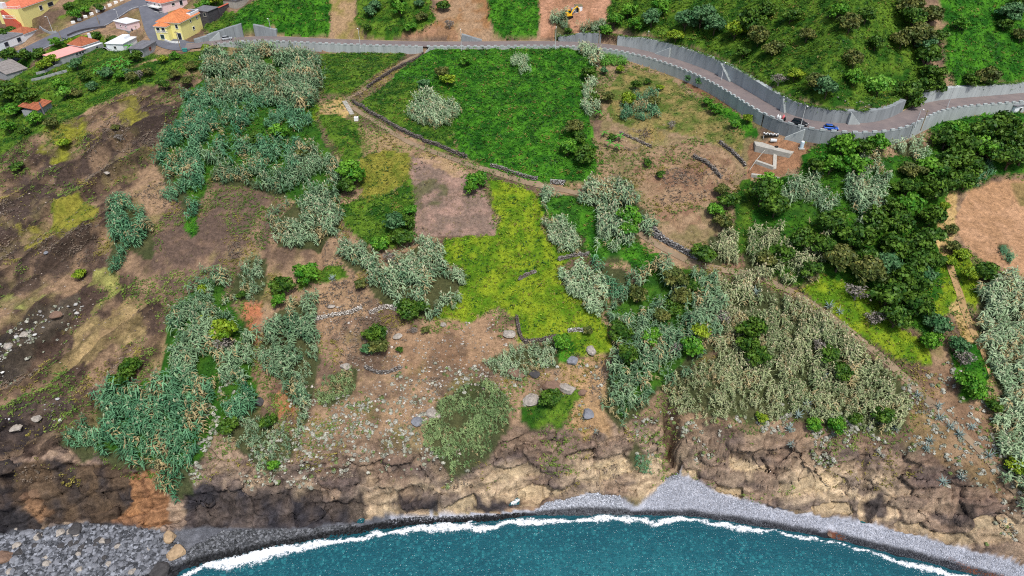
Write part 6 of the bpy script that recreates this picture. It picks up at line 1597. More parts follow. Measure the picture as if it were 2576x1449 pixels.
h.flat(0, h.L, 0, 8.2, 2.7, 'whiteroof', .35); h.opening('l', 4.6, 1.4, .7, .6); h.opening('l', 1.2, 1.4, .7, .6); MB().box(-.3, h.L + .3, -.3, 8.4, -2.6, -.05).build('plinth', M['concd'], h.root)
MB().lathe([(.3, 0), (.3, .7), (.15, .8)], 8, 1.0, -.7).build('wall_tank', M['bluepane'], h.root)
a0, b0 = np.array([39.6, 115.4]), np.array([100.5, 92.7]); a1 = a0 - (b0 - a0) * .75
h = House('white_house', tuple(a1), tuple(b0), 62.8, 7.2, 3.0, 'long white house with two dark shutters and a part tiled roof', wall='whitew')
q = h.L; h.flat(0, q * .66, 0, 7.2, 3.0, 'greyroof', .1, .35); h.hip(q * .67, q, 0, 7.2, 3.0, 1.7, 'tile2', .25)
for u in (.24, .53): h.opening('f', q * u, 1.7, 1.7, 1.5, 'bluepane', 'greyw')
MB().box(-.1, q + .1, -.15, -.003, -2.5, .35).build('plinth', M['greyw'], h.root)
h = House('large_yellow_house', (56.6, 55), (157.8, 17.7), 69, 10, 4.9, 'large yellow house with a broad orange roof and a red outside stair', wall='yellow', below=3)
q = h.L; h.hip(2.4, q, 0, 10, 4.9, 2.6, 'tile3', .4); h.opening('f', q * .5, 2.6, 1.6, 1.7, 'pane'); h.opening('f', q * .74, 2.7, 3.0, 1.4, 'pane', 'greyw')
MB().box(0, 2.0, 0, 6, 4.9, 4.98).build('terrace_floor', M['redtile'], h.root); h.rail(.05, .1, 2.0, .1, 4.9); h.rail(.05, .1, .05, 6, 4.9); MB().box(0, 1.9, 6.2, 9.5, 4.9, 7.0).build('stair_tower', M['whitew'], h.root)
st_ = MB()
for i in range(14): st_.box(-1.6, -.003, 1.0 + i * .42, 1.42 + i * .42, -3, -.5 + i * .38)
st_.build('outside_stair', M['redtile'], h.root); h.rail(-1.65, 1.0, -1.65, 6.8, 1.5, 1.2)
h = House('boat_shed', (62, 60), (92, 50), 66.6, 4.2, 2.5, 'open boat shed with a brown sheet roof below the large yellow house', 'shed', None)
q = h.L; h.flat(0, q, 0, 4.2, 2.5, 'dirtroof', .3, 0, .5); MB().box(0, q, 3.9, 4.2, -1, 2.5).build('back_wall', M['darkw'], h.root)
for x in (.1, q - .1): MB().box(x - .12, x + .12, 0, .24, -1, 2.5).build('post', M['concd'], h.root)
# boat under the shed
bw_ = h.root.matrix_basis @ Vector((q * .55, 1.0, .3)); bt = empty('fishing_boat', bw_, h.root.rotation_euler.z + .1); tag(bt, 'small red and white fishing boat parked under the sheet roof', 'boat')
hull = []; n = 9
for i in range(n):
    t = i / (n - 1); x = -2.6 + 5.2 * t; w = .95 * (1 - max(0, t - .45) ** 2 / .3025 * .97) * (1 - .15 * (1 - t)); hull.append([(x, -w, .95 + .25 * t * t), (x, -w * .85, .4 + .1 * t), (x, 0, .05 + .45 * max(0, t - .6)), (x, w * .85, .4 + .1 * t), (x, w, .95 + .25 * t * t)])
P = [p for s_ in hull for p in s_]; Fh = [(i * 5 + k, i * 5 + k + 1, (i + 1) * 5 + k + 1, (i + 1) * 5 + k) for i in range(n - 1) for k in range(4)] + [(0, 1, 2, 3, 4)]
M['redp'] = plain('red_boat_paint', C(140, 40, 44), .4, .1, 2.0); hu = MB().poly(P, Fh).build('hull', M['redp'], bt)
gun = MB().tube([s_[0] for s_ in hull], .08, 6).tube([s_[4] for s_ in hull], .08, 6); gun.build('gunwale', M['white'], bt)
dk = MB(); dk.poly([(s_[0][0], s_[0][1] * .95, .75) for s_ in hull] + [(s_[4][0], s_[4][1] * .95, .75) for s_ in hull[::-1]], [tuple(range(2 * n))]); dk.build('deck', M['greyroof'], bt)
MB().box(-.9, .2, -.5, .5, .75, 1.5).build('wheelhouse', M['white'], bt); MB().box(-2.0, -1.4, -.7, .7, .78, 1.0).build('bench', M['wood'], bt)

h = House('pink_roof_house', (150.4, 163.7), (264, 125), 61.5, 7.5, 2.5, 'grey walled house with pink flat roof and weathered red tile roof', wall='greyw')
q = h.L; h.flat(0, q * .58, 0, 7.0, 2.5, 'pinkroof', .3, 0, .35); MB().box(q * .59, q, 1.4, 8.4, 0, 3.5).build('upper_room', M['greyw'], h.root); h.hip(q * .59, q * .96, 1.4, 8.4, 3.5, 2.2, 'tile2', .3)
h.flat(q * .59, q, 0, 1.3, 2.5, 'whiteroof', .05)
for u in (.40, .47, .53, .85): h.opening('f', q * u, 1.75, .9, .7, 'pane', 'greyw')
MB().box(q * .93, q * .97, 4.4, 5.2, 4.2, 6.2).build('chimney', M['whitew'], h.root)
h = House('white_cottage', (314, 131), (348, 113), 62.6, 7.0, 3.0, 'white cottage with a stained grey flat roof behind the banana plants', wall='whitew')
h.flat(0, h.L, 0, 7.0, 3.0, 'whiteroof', .3); MB().box(h.L * .55, h.L * .95, 2, 5, 3.2, 4.2).build('roof_box', M['whitew'], h.root); h.opening('l', 3.5, 1.6, 1.0, 1.0)
h = House('grey_house', (363.6, 143.4), (397, 123.6), 63.3, 5.2, 3.0, 'small grey concrete house with dark flat roof at the roadside', wall='greyw')
h.flat(0, h.L, 0, 5.2, 3.0, 'greyroof', .4); h.opening('f', h.L * .5, 1.7, 1.0, .9, 'pane', 'redtile'); h.opening('l', 2.2, 1.7, .9, .8, 'pane', 'redtile')
h = House('old_barn', (22, 203), (74, 187), 58.0, 8.5, 2.4, 'decaying grey barn with stepped sheet roof above the gardens', 'barn', 'greyw')
for k in range(3):
    q = h.L; MB().prism([(-.2, -.3 + 2.9 * k), (q + .2, -.3 + 2.9 * k), (q + .2, 2.75 + 2.9 * k), (-.2, 2.75 + 2.9 * k)], [2.3 + .75 * k, 2.3 + .75 * k, 3.0 + .75 * k, 3.0 + .75 * k], [2.45 + .75 * k, 2.45 + .75 * k, 3.15 + .75 * k, 3.15 + .75 * k]).build('roof_sheet', M['oldroof'], h.root)
h.opening('f', h.L * .8, 1.5, .9, .7, 'pane', 'greyw')
h = House('tiled_hut', (100, 291), (143, 262), 55.2, 5.5, 1.9, 'small hut with a streaked orange tile roof on the slope edge', 'hut', 'greyw', L_=8.0)
q = h.L; h.flat(0, q, 0, 5.5, 1.9, 'tile2', .4, 0, 1.5); MB().tube([(q * .2, -.6, -.5), (q * .2, -.6, 4.2)], [.3, .2], 8).build('flue', M['greyroof'], h.root)
h = House('stone_ruin', (528.5, 58), (555, 46), 68.0, 6.5, 4.4, 'dark stone ruin with a sagging flat roof beside the yellow house', 'ruin', 'darkw')
h.flat(0, h.L, 0, 6.5, 4.4, 'greyroof', .2, 0, .3); h.opening('l', 1.6, 3.2, 1.0, 1.3, 'pane', 'concl')
h = House('stone_wall_remnant', (557, 45), (596, 27), 68.4, .6, 4.0, 'long dark wall with a red strip running behind the ruin', 'wall', 'darkw'); MB().box(0, h.L, -.1, .7, 4.0, 4.2).build('coping', M['redtile'], h.root)
h = House('grey_shed', (600, 33), (642, 18), 69.0, 7, 5.0, 'pale grey gable shed at the top of the vine bank', 'shed', 'concl', below=4); h.flat(0, h.L, 0, 7, 5.0, 'greyroof', .3); MB().box(-.05, h.L + .05, -.12, -.003, -4, 1.2).build('plinth', M['darkw'], h.root)
g0 = G.at([1450], [32])[0]; h = House('work_hut', (1448, 32.2), (1464.5, 31.6), float(g0[2]), 2.8, 2.5, 'small white work hut with a darkened doorway in the excavated clearing', 'hut', 'whitew'); h.flat(0, h.L, 0, 2.8, 2.5, 'dirtroof', .15); h.opening('f', h.L * .24, 1.1, h.L * .36, 1.9, 'pane', name='doorway'); MB().box(-1.6, -.003, .4, 2.4, -1, 1.5).build('side_tank', M['greyw'], h.root)  # dark pane stands in for the shade inside the open doorway
h = House('white_bungalow', (2546, 292), (2640, 270), 61.0, 8, 3.2, 'white house with dark roof edge under the road end', wall='whitew'); h.flat(0, h.L, 0, 8, 3.2, 'greyroof', .4); h.opening('f', 3, 1.6, 1.4, 1.3)
# hoop shelter
hs = lv(268, 136, 61.6); root = empty('hoop_shelter', (hs[0], hs[1], 61.6), math.radians(65)); tag(root, 'dark grey hoop shelter between the pink roofed house and the cottage', 'shelter')
arcp = [(math.cos(t) * 2.3, math.sin(t) * 2.5) for t in np.linspace(math.pi, 0, 9)]
P = [(x, y_, z) for x in (0, 6.0) for y_, z in arcp]; MB().poly(P, [(k, k + 1, 9 + k + 1, 9 + k) for k in range(8)]).build('cover', M['greyroof'], root); MB().poly([(6.01, y_, z) for y_, z in arcp], [tuple(range(9))]).build('end_wall', M['black'], root)
for x in (0, 3, 6): MB().tube([(x, y_, z + .02) for y_, z in arcp], .06, 5).build('hoop', M['steel'], root)
# garden walls
def low_wall_line(pts, hgt, label, mat='white', t=.22, z=None):
    W = chaikin(wpoly(pts), 1); P, _ = resample(np.c_[W, np.zeros(len(W))], 1.5); c = P[0]; cz = float(G.z(c[0], c[1])); root = empty('garden_wall', (c[0], c[1], cz)); tag(root, label, 'wall')
    for i in range(len(P) - 1):
        a_, b_ = P[i, :2], P[i + 1, :2]; tt = (b_ - a_) / np.linalg.norm(b_ - a_); nn = np.array([-tt[1], tt[0]]) * t / 2; za, zb = float(G.z(*a_)), float(G.z(*b_))
        rel(slab(a_ - nn, b_ - nn, b_ + nn, a_ + nn, za - .6, zb - .6, za + hgt, zb + hgt), (c[0], c[1], cz)).build('wall_section', M[mat], root)


low_wall_line([(392, 78), (397, 90), (412, 102), (435, 110), (460, 109)], .8, 'low white kerb wall round the yellow house garden')
low_wall_line([(80, 205), (130, 192), (175, 180)], .9, 'grey wall along the straw coloured yard', 'greyw')
low_wall_line([(92, 188), (130, 176), (152, 166)], .9, 'low grey wall at the upper side of the straw yard', 'greyw')
low_wall_line([(170, 92), (200, 80), (240, 72), (275, 66)], .8, 'dark kerb wall curving along the village lane', 'darkw')
low_wall_line([(92, 76), (120, 88), (150, 82)], 1.0, 'concrete ramp wall in front of the boat shed', 'greyw')
high_wall(s_of_x(490, 114), s_of_x(530, 107), 'grey plinth wall under the yellow house', 'concd', h0=1.4, h1=1.9)
high_wall(s_of_x(532, 107), s_of_x(606, 99), 'dark sloping wall behind the silver car', 'concd', h0=2.0, h1=5.0)
wall_stairs(s_of_x(534, 107), s_of_x(556, 103), 65, 67.8, -1, 'stone steps rising beside the dark sloping wall', 12)

# ------------------------------------------------------------------ vehicles
def loft(secs, cap=True):
    """secs: list of rings with equal point count"""
    k = len(secs[0]); P = [p for s_ in secs for p in s_]
    Fc = [(i * k + j, i * k + (j + 1) % k, (i + 1) * k + (j + 1) % k, (i + 1) * k + j) for i in range(len(secs) - 1) for j in range(k)]
    if cap: Fc += [tuple(range(k - 1, -1, -1)), tuple((len(secs) - 1) * k + j for j in range(k))]
    return MB().poly(P, Fc)


def ring(x, hw, z0, z1, c=.14):
    return [(x, -hw + c, z0), (x, hw - c, z0), (x, hw, z0 + c), (x, hw, z1 - c), (x, hw - c * 1.3, z1), (x, -hw + c * 1.3, z1), (x, -hw, z1 - c), (x, -hw, z0 + c)]


def car(loc, rz, paint, label, L_=4.3, W_=1.8, H_=1.5, suv=False, tag_cat='car'):
    root = empty('parked_car', loc, rz); tag(root, label, tag_cat, 'cars parked along the road'); hl = L_ / 2; hw = W_ / 2; bh = H_ * .60
    b_ = loft([ring(-hl, hw * .86, .32, bh * .9), ring(-hl + .12, hw * .95, .24, bh * .98), ring(-hl * .55, hw, .2, bh), ring(0, hw, .2, bh), ring(hl * .45, hw, .2, bh * .98), ring(hl - .55, hw * .97, .22, bh * .88), ring(hl - .1, hw * .88, .26, bh * .72), ring(hl, hw * .78, .32, bh * .62)])
    body = b_.build('body', M[paint], root, smooth=False)
    xr = -hl + (.10 if suv else .25); gl = loft([ring(xr, hw * .82, bh - .02, bh + .08, .04), ring(xr + .35, hw * .76, bh - .02, H_ - .06, .1), ring(-.1, hw * .78, bh - .02, H_ - .02, .12), ring(.25, hw * .77, bh - .02, H_ - .08, .1), ring(hl * .5, hw * .84, bh - .03, bh + .05, .03)])
    gl.build('windows', M['carglass'], root)
    MB().poly([(xr + .3, -hw * .7, H_ - .03), (.2, -hw * .7, H_ - .03), (.2, hw * .7, H_ - .03), (xr + .3, hw * .7, H_ - .03), (xr + .36, -hw * .62, H_ + .02), (.1, -hw * .62, H_ + .03), (.1, hw * .62, H_ + .03), (xr + .36, hw * .62, H_ + .02)], [(0, 1, 5, 4), (1, 2, 6, 5), (2, 3, 7, 6), (3, 0, 4, 7), (4, 5, 6, 7)]).build('roof', M[paint], root)
    for sx_ in (-.62 * hl, .62 * hl):
        for sy_ in (-1, 1):
            wv = []; y0, y1 = sy_ * (hw - .2), sy_ * (hw + .02); n = 14; rr = .33
            w = MB().tube([(sx_, y0, rr), (sx_, y1, rr)], rr, n).build('wheel', M['black'], root); MB().tube([(sx_, y1, rr), (sx_, y1 + sy_ * .02, rr)], rr * .62, 10).build('rim', M['steel'], w)
    for sy_ in (-1, 1):
        MB().box(hl - .2, hl - .02, sy_ * hw * .72 - .16, sy_ * hw * .72 + .16, bh * .62, bh * .76).build('headlight', M['white'], root); MB().box(-hl - .02, -hl + .1, sy_ * hw * .7 - .14, sy_ * hw * .7 + .14, bh * .72, bh * .9).build('tail_light', M['redp'], root)
        MB().box(hl * .32, hl * .42, sy_ * (hw + .09) - .09, sy_ * (hw + .09) + .09, bh - .02, bh + .12).build('mirror', M[paint], root)
    for xx, nm in ((hl - .02, 'front_bumper'), (-hl + .02, 'rear_bumper')): MB().box(xx - .06, xx + .06, -hw * .8, hw * .8, .26, .44).build(nm, M['black'], root)
    return root


def carpaint(name, c): 
    m = plain(name, c, .25, .03, 1.0, metal=.3, spec=.6); m.node_tree.nodes['Principled BSDF'].inputs['Coat Weight'].default_value = .6; return m


M['silver'] = carpaint('silver_paint', C(190, 196, 200)); M['blackp'] = carpaint('black_car_paint', C(22, 24, 30)); M['bluep'] = carpaint('blue_car_paint', C(24, 90, 190)); M['carglass'] = plain('car_glass', C(24, 28, 34), .08, .05, 1.0, spec=.6)


def on_road(px, py, off, z=65.03):
    s_ = s_of_x(px, py); p_ = rp(s_, off); q_ = rp(s_ + 1, off); return (p_[0], p_[1], z), math.atan2(q_[1] - p_[1], q_[0] - p_[0])


l_, a_ = on_road(2015, 309, 2.1); car(l_, a_, 'blackp', 'black estate car parked against the parapet by the leaning lamp', 4.7, 1.85, 1.6, True)
l_, a_ = on_road(2082, 320, 2.0); car(l_, a_, 'bluep', 'bright blue hatchback parked on the road above the wall', 4.2, 1.8, 1.5)
l_, a_ = on_road(574, 101, -1.6); car(l_, a_, 'silver', 'silver hatchback parked on the road beside the dark sloping wall', 3.9, 1.7, 1.5)

# excavator
g1 = G.at([1430], [45])[0]; root = empty('excavator', (g1[0], g1[1], g1[2] + .1), math.radians(25)); tag(root, 'yellow tracked excavator with raised arm in the bare clearing', 'excavator')
M['digger'] = plain('digger_yellow', C(236, 184, 40), .5, .1, 2.0)
for sy_ in (-1, 1): MB().prism([(-1.5, sy_ * 1.0 - .3), (1.5, sy_ * 1.0 - .3), (1.5, sy_ * 1.0 + .3), (-1.5, sy_ * 1.0 + .3)], -.1, .75).build('track', M['black'], root)
MB().box(-1.6, 1.0, -1.1, 1.1, .85, 1.5).build('turntable', M['digger'], root); MB().box(-1.6, -.5, -1.1, 1.1, 1.505, 2.2).build('engine_cover', M['digger'], root)
cb_ = MB().prism([(-.4, .15), (1.0, .15), (1.0, 1.1), (-.4, 1.1)], 1.505, 2.7).build('cab', M['carglass'], root); MB().box(-.5, 1.05, .1, 1.15, 2.7, 2.8).build('cab_roof', M['digger'], cb_)
MB().tube([(.9, -.3, 1.4), (2.2, -.3, 3.2), (3.6, -.3, 4.0)], [.26, .3, .22], 6).build('boom', M['digger'], root); MB().tube([(3.6, -.3, 4.0), (4.6, -.3, 3.0), (4.7, -.3, 1.6)], [.22, .2, .14], 6).build('stick', M['digger'], root)
MB().prism([(4.2, -.8), (5.0, -.8), (5.2, .2), (4.2, .2)], .5, 1.5).build('bucket', M['black'], root); MB().tube([(1.2, -.3, 1.5), (2.5, -.3, 2.6)], .1, 6).build('ram', M['steel'], root)

# ------------------------------------------------------------------ small things
for k, (px, py) in enumerate([(184.6, 58), (200, 51), (215, 43.6), (230.5, 36.5), (246, 29.2), (261, 22.1), (276.5, 14.8), (292, 7.7), (306, 1.1)]):
    w = G.at([px], [py])[0]; tag(MB().prism([(-.75, -.4), (.75, -.4), (.75, .4), (-.75, .4)], -.3, .75).poly([(-.75, -.4, .75), (.75, -.4, .75), (.75, .4, .75), (-.75, .4, .75), (-.6, -.3, .85), (.6, -.3, .85), (.6, .3, .85), (-.6, .3, .85)], [(0, 1, 5, 4), (1, 2, 6, 5), (2, 3, 7, 6), (3, 0, 4, 7), (4, 5, 6, 7)]).build('kerb_block', M['white'], loc=(w[0], w[1], w[2]), rz=.55), 'white painted guard block on the edge of the village lane', 'guard block', 'guard blocks along the lane')
w = G.at([466], [130])[0]; M['teal'] = plain('teal_plastic', C(60, 140, 130), .5, .1, 2.0); root = empty('waste_bin', (w[0], w[1], w[2]), .2); tag(root, 'teal waste container at the roadside by the lane junction', 'waste bin')
MB().prism([(-.8, -.5), (.8, -.5), (.8, .5), (-.8, .5)], .15, 1.15).build('body', M['teal'], root); MB().prism([(-.88, -.58), (.88, -.58), (.88, .58), (-.88, .58)], 1.154, 1.28).build('lid', M['teal'], root)
for sx_ in (-.6, .6): MB().tube([(sx_, -.45, .1), (sx_, .45, .1)], .1, 8).build('wheel', M['black'], root)
w = G.at([25], [72])[0]; root = empty('water_tank', (w[0], w[1], w[2])); tag(root, 'white roof tank on a short post behind the white house', 'water tank'); MB().tube([(0, 0, -.5), (0, 0, 4.2)], .15, 6).build('post', M['greyw'], root); MB().lathe([(.75, 4.2), (.8, 4.4), (.8, 5.3), (.6, 5.5)], 12).build('tank', M['white'], root); MB().lathe([(.62, 5.5), (.5, 5.6)], 12).build('lid', M['white'], root)
w = G.at([897], [304])[0]; root = empty('water_container', (w[0], w[1], w[2])); tag(root, 'white cube water container on the straw slope by the path steps', 'container'); MB().box(-.65, .65, -.65, .65, .18, 1.35).build('tank', M['white'], root); MB().box(-.7, .7, -.7, .7, 0, .17).build('pallet', M['wood'], root); MB().lathe([(.2, 1.35), (.2, 1.45)], 10).build('cap', M['black'], root)
a0_, b0_ = G.at([886, 866], [288, 256]); stair_run('path_steps', a0_[:2], b0_[:2], a0_[2] + .05, b0_[2] + .35, 9, 1.5, 'concl', 'short flight of stone steps at the bend of the path')
# the building site under the road
pad = G.at([1896, 1898, 1935, 1985, 2004, 1945], [360, 382, 388, 398, 374, 356]); pz = float(pad[:, 2].mean()) + .5; c = pad[:, :2].mean(0)
tag(MB().prism([tuple(p[:2] - c) for p in pad], -2.5, .25).build('concrete_pad', M['concl'], loc=(c[0], c[1], pz)), 'broken pale concrete slab of the building site', 'concrete slab')
for pa, pb, lab, hgt in (((1900, 408), (1946, 424), 'low concrete edge wall in the building site', .7), ((1890, 440), (1960, 450), 'grey footing strip at the bottom of the building site', .4), ((1950, 388), (1948, 426), 'cross strip of concrete in the building site', .3)):
    a_, b_ = G.at([pa[0], pb[0]], [pa[1], pb[1]]); t_ = (b_ - a_)[:2]; t_ /= np.linalg.norm(t_); nn = np.array([-t_[1], t_[0]]) * .5
    tag(rel(slab(a_[:2] - nn, b_[:2] - nn, b_[:2] + nn, a_[:2] + nn, a_[2] - 1, b_[2] - 1, a_[2] + hgt, b_[2] + hgt), tuple(a_)).build('footing_wall', M['concl'], loc=tuple(a_)), lab, 'footing')
ra = G.at([1884, 1896, 1910, 1926], [436, 418, 400, 382]); root = empty('timber_railing', tuple(ra[0])); tag(root, 'leaning timber handrail along the edge of the building site', 'railing')
o3 = ra[0]; MB().tube([tuple(p - o3 + np.array([0, 0, 1.1])) for p in ra], .1, 6).build('handrail', M['concl'], root)
for p in ra: MB().tube([tuple(p - o3 + np.array([0, 0, -.4])), tuple(p - o3 + np.array([0, 0, 1.15]))], .08, 6).build('post', M['wood'], root)
w = G.at([2016], [372])[0]; root = empty('water_drum', tuple(w)); tag(root, 'tall pale blue drum standing in the building site', 'drum'); M['drum'] = plain('pale_blue_plastic', C(196, 216, 226), .4, .1, 2.0)
MB().lathe([(.5, -.2), (.55, 0), (.55, 1.9), (.45, 2.05)], 14).build('body', M['drum'], root); MB().lathe([(.46, 2.05), (.4, 2.12)], 14).build('lid', M['white'], root); MB().box(-.8, .8, -.7, .7, -.3, .05).build('base', M['concl'], root)
ty = []
for i in range(16):
    for j in range(8):
        A_, B_ = 2 * math.pi * i / 16, 2 * math.pi * j / 8; R_ = .42 + .15 * math.cos(B_); ty.append((R_ * math.cos(A_), R_ * math.sin(A_), .15 * math.sin(B_) + .15))
tw = (1953, 371); w = G.at([tw[0]], [tw[1]])[0]; tag(MB().poly(ty, [(i * 8 + j, ((i + 1) % 16) * 8 + j, ((i + 1) % 16) * 8 + (j + 1) % 8, i * 8 + (j + 1) % 8) for i in range(16) for j in range(8)]).build('tyre', M['black'], loc=(w[0], w[1], max(pz + .26, w[2]))), 'old black tyre lying on the concrete slab', 'tyre')
r = np.random.default_rng(5); M['pinkp'] = plain('pink_sack', C(232, 120, 124), .8, .15, 4.0)
for k, (px, py, mt, lab) in enumerate([(1956, 296, 'white', 'white sack standing on the road edge above the building site'), (1961, 298, 'white', 'white sack standing on the road edge above the building site'), (1970, 297, 'pinkp', 'pink sack on the road edge above the building site'), (1973, 302, 'black', 'small black sack beside the pink one on the road edge')]):
    w = lv(px, py + 2, 65.02); tag(MB().lathe([(.28, 0), (.36, .25), (.38, .6), (.3, .95), (.14, 1.1), (.2, 1.25)], 9).build('sack', M[mt], loc=(w[0], w[1], 65.02)), lab, 'sack', 'sacks on the road edge')
bq = G.at([1938], [346])[0]; root = empty('pot_bench', tuple(bq), -.25); tag(root, 'dark bench below the wall carrying white pots', 'bench'); MB().box(-2.2, 2.2, -.5, .5, .8, .9).build('top', M['black'], root)
for sx_ in (-2, 2):
    for sy_ in (-.4, .4): MB().tube([(sx_, sy_, -.6), (sx_, sy_, .8)], .06, 6).build('leg', M['steel'], root)
for k in range(9):
    q = root.matrix_basis @ Vector((-2.0 + .5 * k, .25 * (-1) ** k, .905)); tag(MB().lathe([(.16, 0), (.24, .4), (.26, .42), (.2, .36)], 10).build('plant_pot', M['white'], loc=q), 'white plant pot on the dark bench under the road wall', 'pot', 'pots on the bench')
w = G.at([1945], [358])[0]; tag(MB().tube([(-.9, 0, .55), (.9, 0, .55)], .5, 12).tube([(-.3, 0, .55), (-.25, 0, .55)], .53, 12).tube([(.25, 0, .55), (.3, 0, .55)], .53, 12).build('metal_drum', M['steel'], loc=tuple(w + np.array([0, 0, .1])), rz=-.2), 'grey metal drum lying below the pot bench', 'drum')
fp = [(1500, 150), (1502, 175), (1504, 200)]
a_, b_ = G.at([1502, 1505], [128, 170]); t_ = (b_ - a_)[:2]; t_ /= np.linalg.norm(t_); nn = np.array([-t_[1], t_[0]]) * .35
tag(rel(slab(a_[:2] - nn, b_[:2] - nn, b_[:2] + nn, a_[:2] + nn, a_[2] - 1, b_[2] - 1, a_[2] + 1.6, b_[2] + 1.2), tuple(a_)).build('boundary_wall', M['mortar'], loc=tuple(a_)), 'brown boundary wall between the green field and the maize', 'wall')
for k, (px, py, hgt) in enumerate([(1521, 186, 2.4), (1575, 150, 2.0), (1630, 352, 1.5), (1640, 350, 1.5), (1650, 356, 1.5), (1662, 352, 1.5), (1672, 358, 1.5), (1690, 372, 1.5), (1700, 368, 1.5), (1560, 440, 1.2), (1860, 160, 1.6), (1740, 215, 1.3), (1780, 240, 1.3), (1820, 262, 1.3)]):
    w = G.at([px], [py])[0]; o = MB().tube([(0, 0, -.4), (.03, 0, hgt)], [.1, .07], 6).box(-.12, .12, -.02, .02, hgt - .25, hgt - .15).build('garden_stake', M['wood'], loc=tuple(w), rz=k); tag(o, 'pale wooden stake standing in the dry terraces', 'stake', 'stakes on the terraces')
for (pts, n_, lab, grp) in (([(905, 300), (960, 325), (1020, 360), (1090, 385)], 11, 'thin fence stake beside the path above the yellow grass', 'fence stakes by the path'), ([(1240, 445), (1300, 460), (1340, 470)], 6, 'thin fence stake along the meadow edge', 'fence stakes by the meadow')):
    W, _ = resample(np.c_[wpoly(pts), np.zeros(len(pts))], 2.6)
    for q in W[:n_]: tag(MB().tube([(0, 0, -.3), (0, 0, 1.2)], .05, 5).box(-.03, .1, -.015, .015, 1.0, 1.05).build('fence_stake', M['wood'], loc=(q[0], q[1] - 1.2, float(G.z(q[0], q[1] - 1.2)))), lab, 'stake', grp)

# ------------------------------------------------------------------ stones of the shore and the slopes
r = np.random.default_rng(61)
def beach_stones(pts, n, smin, smax, ca, cb, name, label, seed, power=2.0, zlim=(-1.2, 9)):
    r = np.random.default_rng(seed); W = wpoly(pts); lo, hi = W.min(0), W.max(0); p = lo + (hi - lo) * r.random((n * 6, 2)); p = p[in_poly(p[:, 0], p[:, 1], W)]; z = G.z(p[:, 0], p[:, 1]); p = p[(z > zlim[0]) & (z < zlim[1])][:n]; z = G.z(p[:, 0], p[:, 1])
    s_ = smin + (smax - smin) * r.random(len(p)) ** power; wet = (z < .75)
    me_ = stones_mesh(name, np.c_[p, z + s_ * .12], s_, ca, cb, r, .8)
    wetv = np.repeat(sstep(1.1, .55, z + .25 * r.normal(0, 1, len(p))), 12)
    at2 = me_.color_attributes['Col']; buf = np.empty(len(me_.vertices) * 4, np.float32); at2.data.foreach_get('color', buf); buf = buf.reshape(-1, 4); zz = np.empty(len(me_.vertices) * 3, np.float32); me_.vertices.foreach_get('co', zz); zz = zz.reshape(-1, 3)
    zg = G.z(zz[:, 0], zz[:, 1]); wf = sstep(.7, .36, zg) * (zg > -.6); buf[:, :3] *= (1 - .8 * wf)[:, None]; at2.data.foreach_set('color', buf.ravel())
    return tag(link(name, me_, M['stone']), label, 'stones', kind='stuff')


beach_stones([(0, 1460), (0, 1345), (200, 1318), (330, 1325), (430, 1345), (470, 1400), (440, 1460)], 8000, .15, .75, C(62, 64, 68), C(142, 145, 152), 'shore_cobbles', 'grey cobbles of the boulder beach under the left cliff', 71, 2.4)
beach_stones([(440, 1400), (560, 1335), (760, 1332), (900, 1318), (900, 1345), (700, 1385), (480, 1430)], 3200, .14, .5, C(56, 58, 60), C(120, 122, 126), 'shore_cobbles', 'dark wet cobbles at the foot of the black cliff', 72)
beach_stones([(1340, 1295), (1370, 1265), (1430, 1250), (1500, 1238), (1560, 1245), (1570, 1275), (1600, 1298)], 2600, .14, .36, C(134, 138, 146), C(190, 194, 202), 'shore_cobbles', 'pale rounded cobbles in the small cove', 73, 1.2)
beach_stones([(1600, 1300), (1640, 1245), (1690, 1192), (1740, 1205), (1800, 1242), (1900, 1268), (2000, 1295), (2100, 1305), (2050, 1345), (1900, 1325), (1750, 1302)], 8000, .07, .2, C(134, 138, 148), C(184, 188, 198), 'shore_pebbles', 'pale grey pebbles of the wide beach below the cleft', 74, 1.6)
beach_stones([(2100, 1303), (2300, 1348), (2500, 1402), (2600, 1434), (2600, 1490), (2400, 1432), (2200, 1382), (2100, 1355)], 6000, .07, .2, C(138, 142, 152), C(186, 190, 200), 'shore_pebbles', 'pale grey pebbles of the right hand beach', 75, 1.6)
beach_stones([(880, 1330), (1000, 1303), (1180, 1298), (1320, 1290), (1320, 1306), (1100, 1320), (900, 1345)], 1800, .12, .36, C(52, 53, 56), C(104, 106, 110), 'shore_cobbles', 'black wet cobbles below the central cliff', 76)
beach_stones([(440, 1449), (700, 1390), (1000, 1345), (1400, 1320), (1800, 1340), (2200, 1420), (2300, 1449)], 3600, .2, .6, C(60, 80, 84), C(168, 186, 178), 'seabed_stones', 'pale stones on the shallow sea bed', 77, 1.6, (-6, -.45))
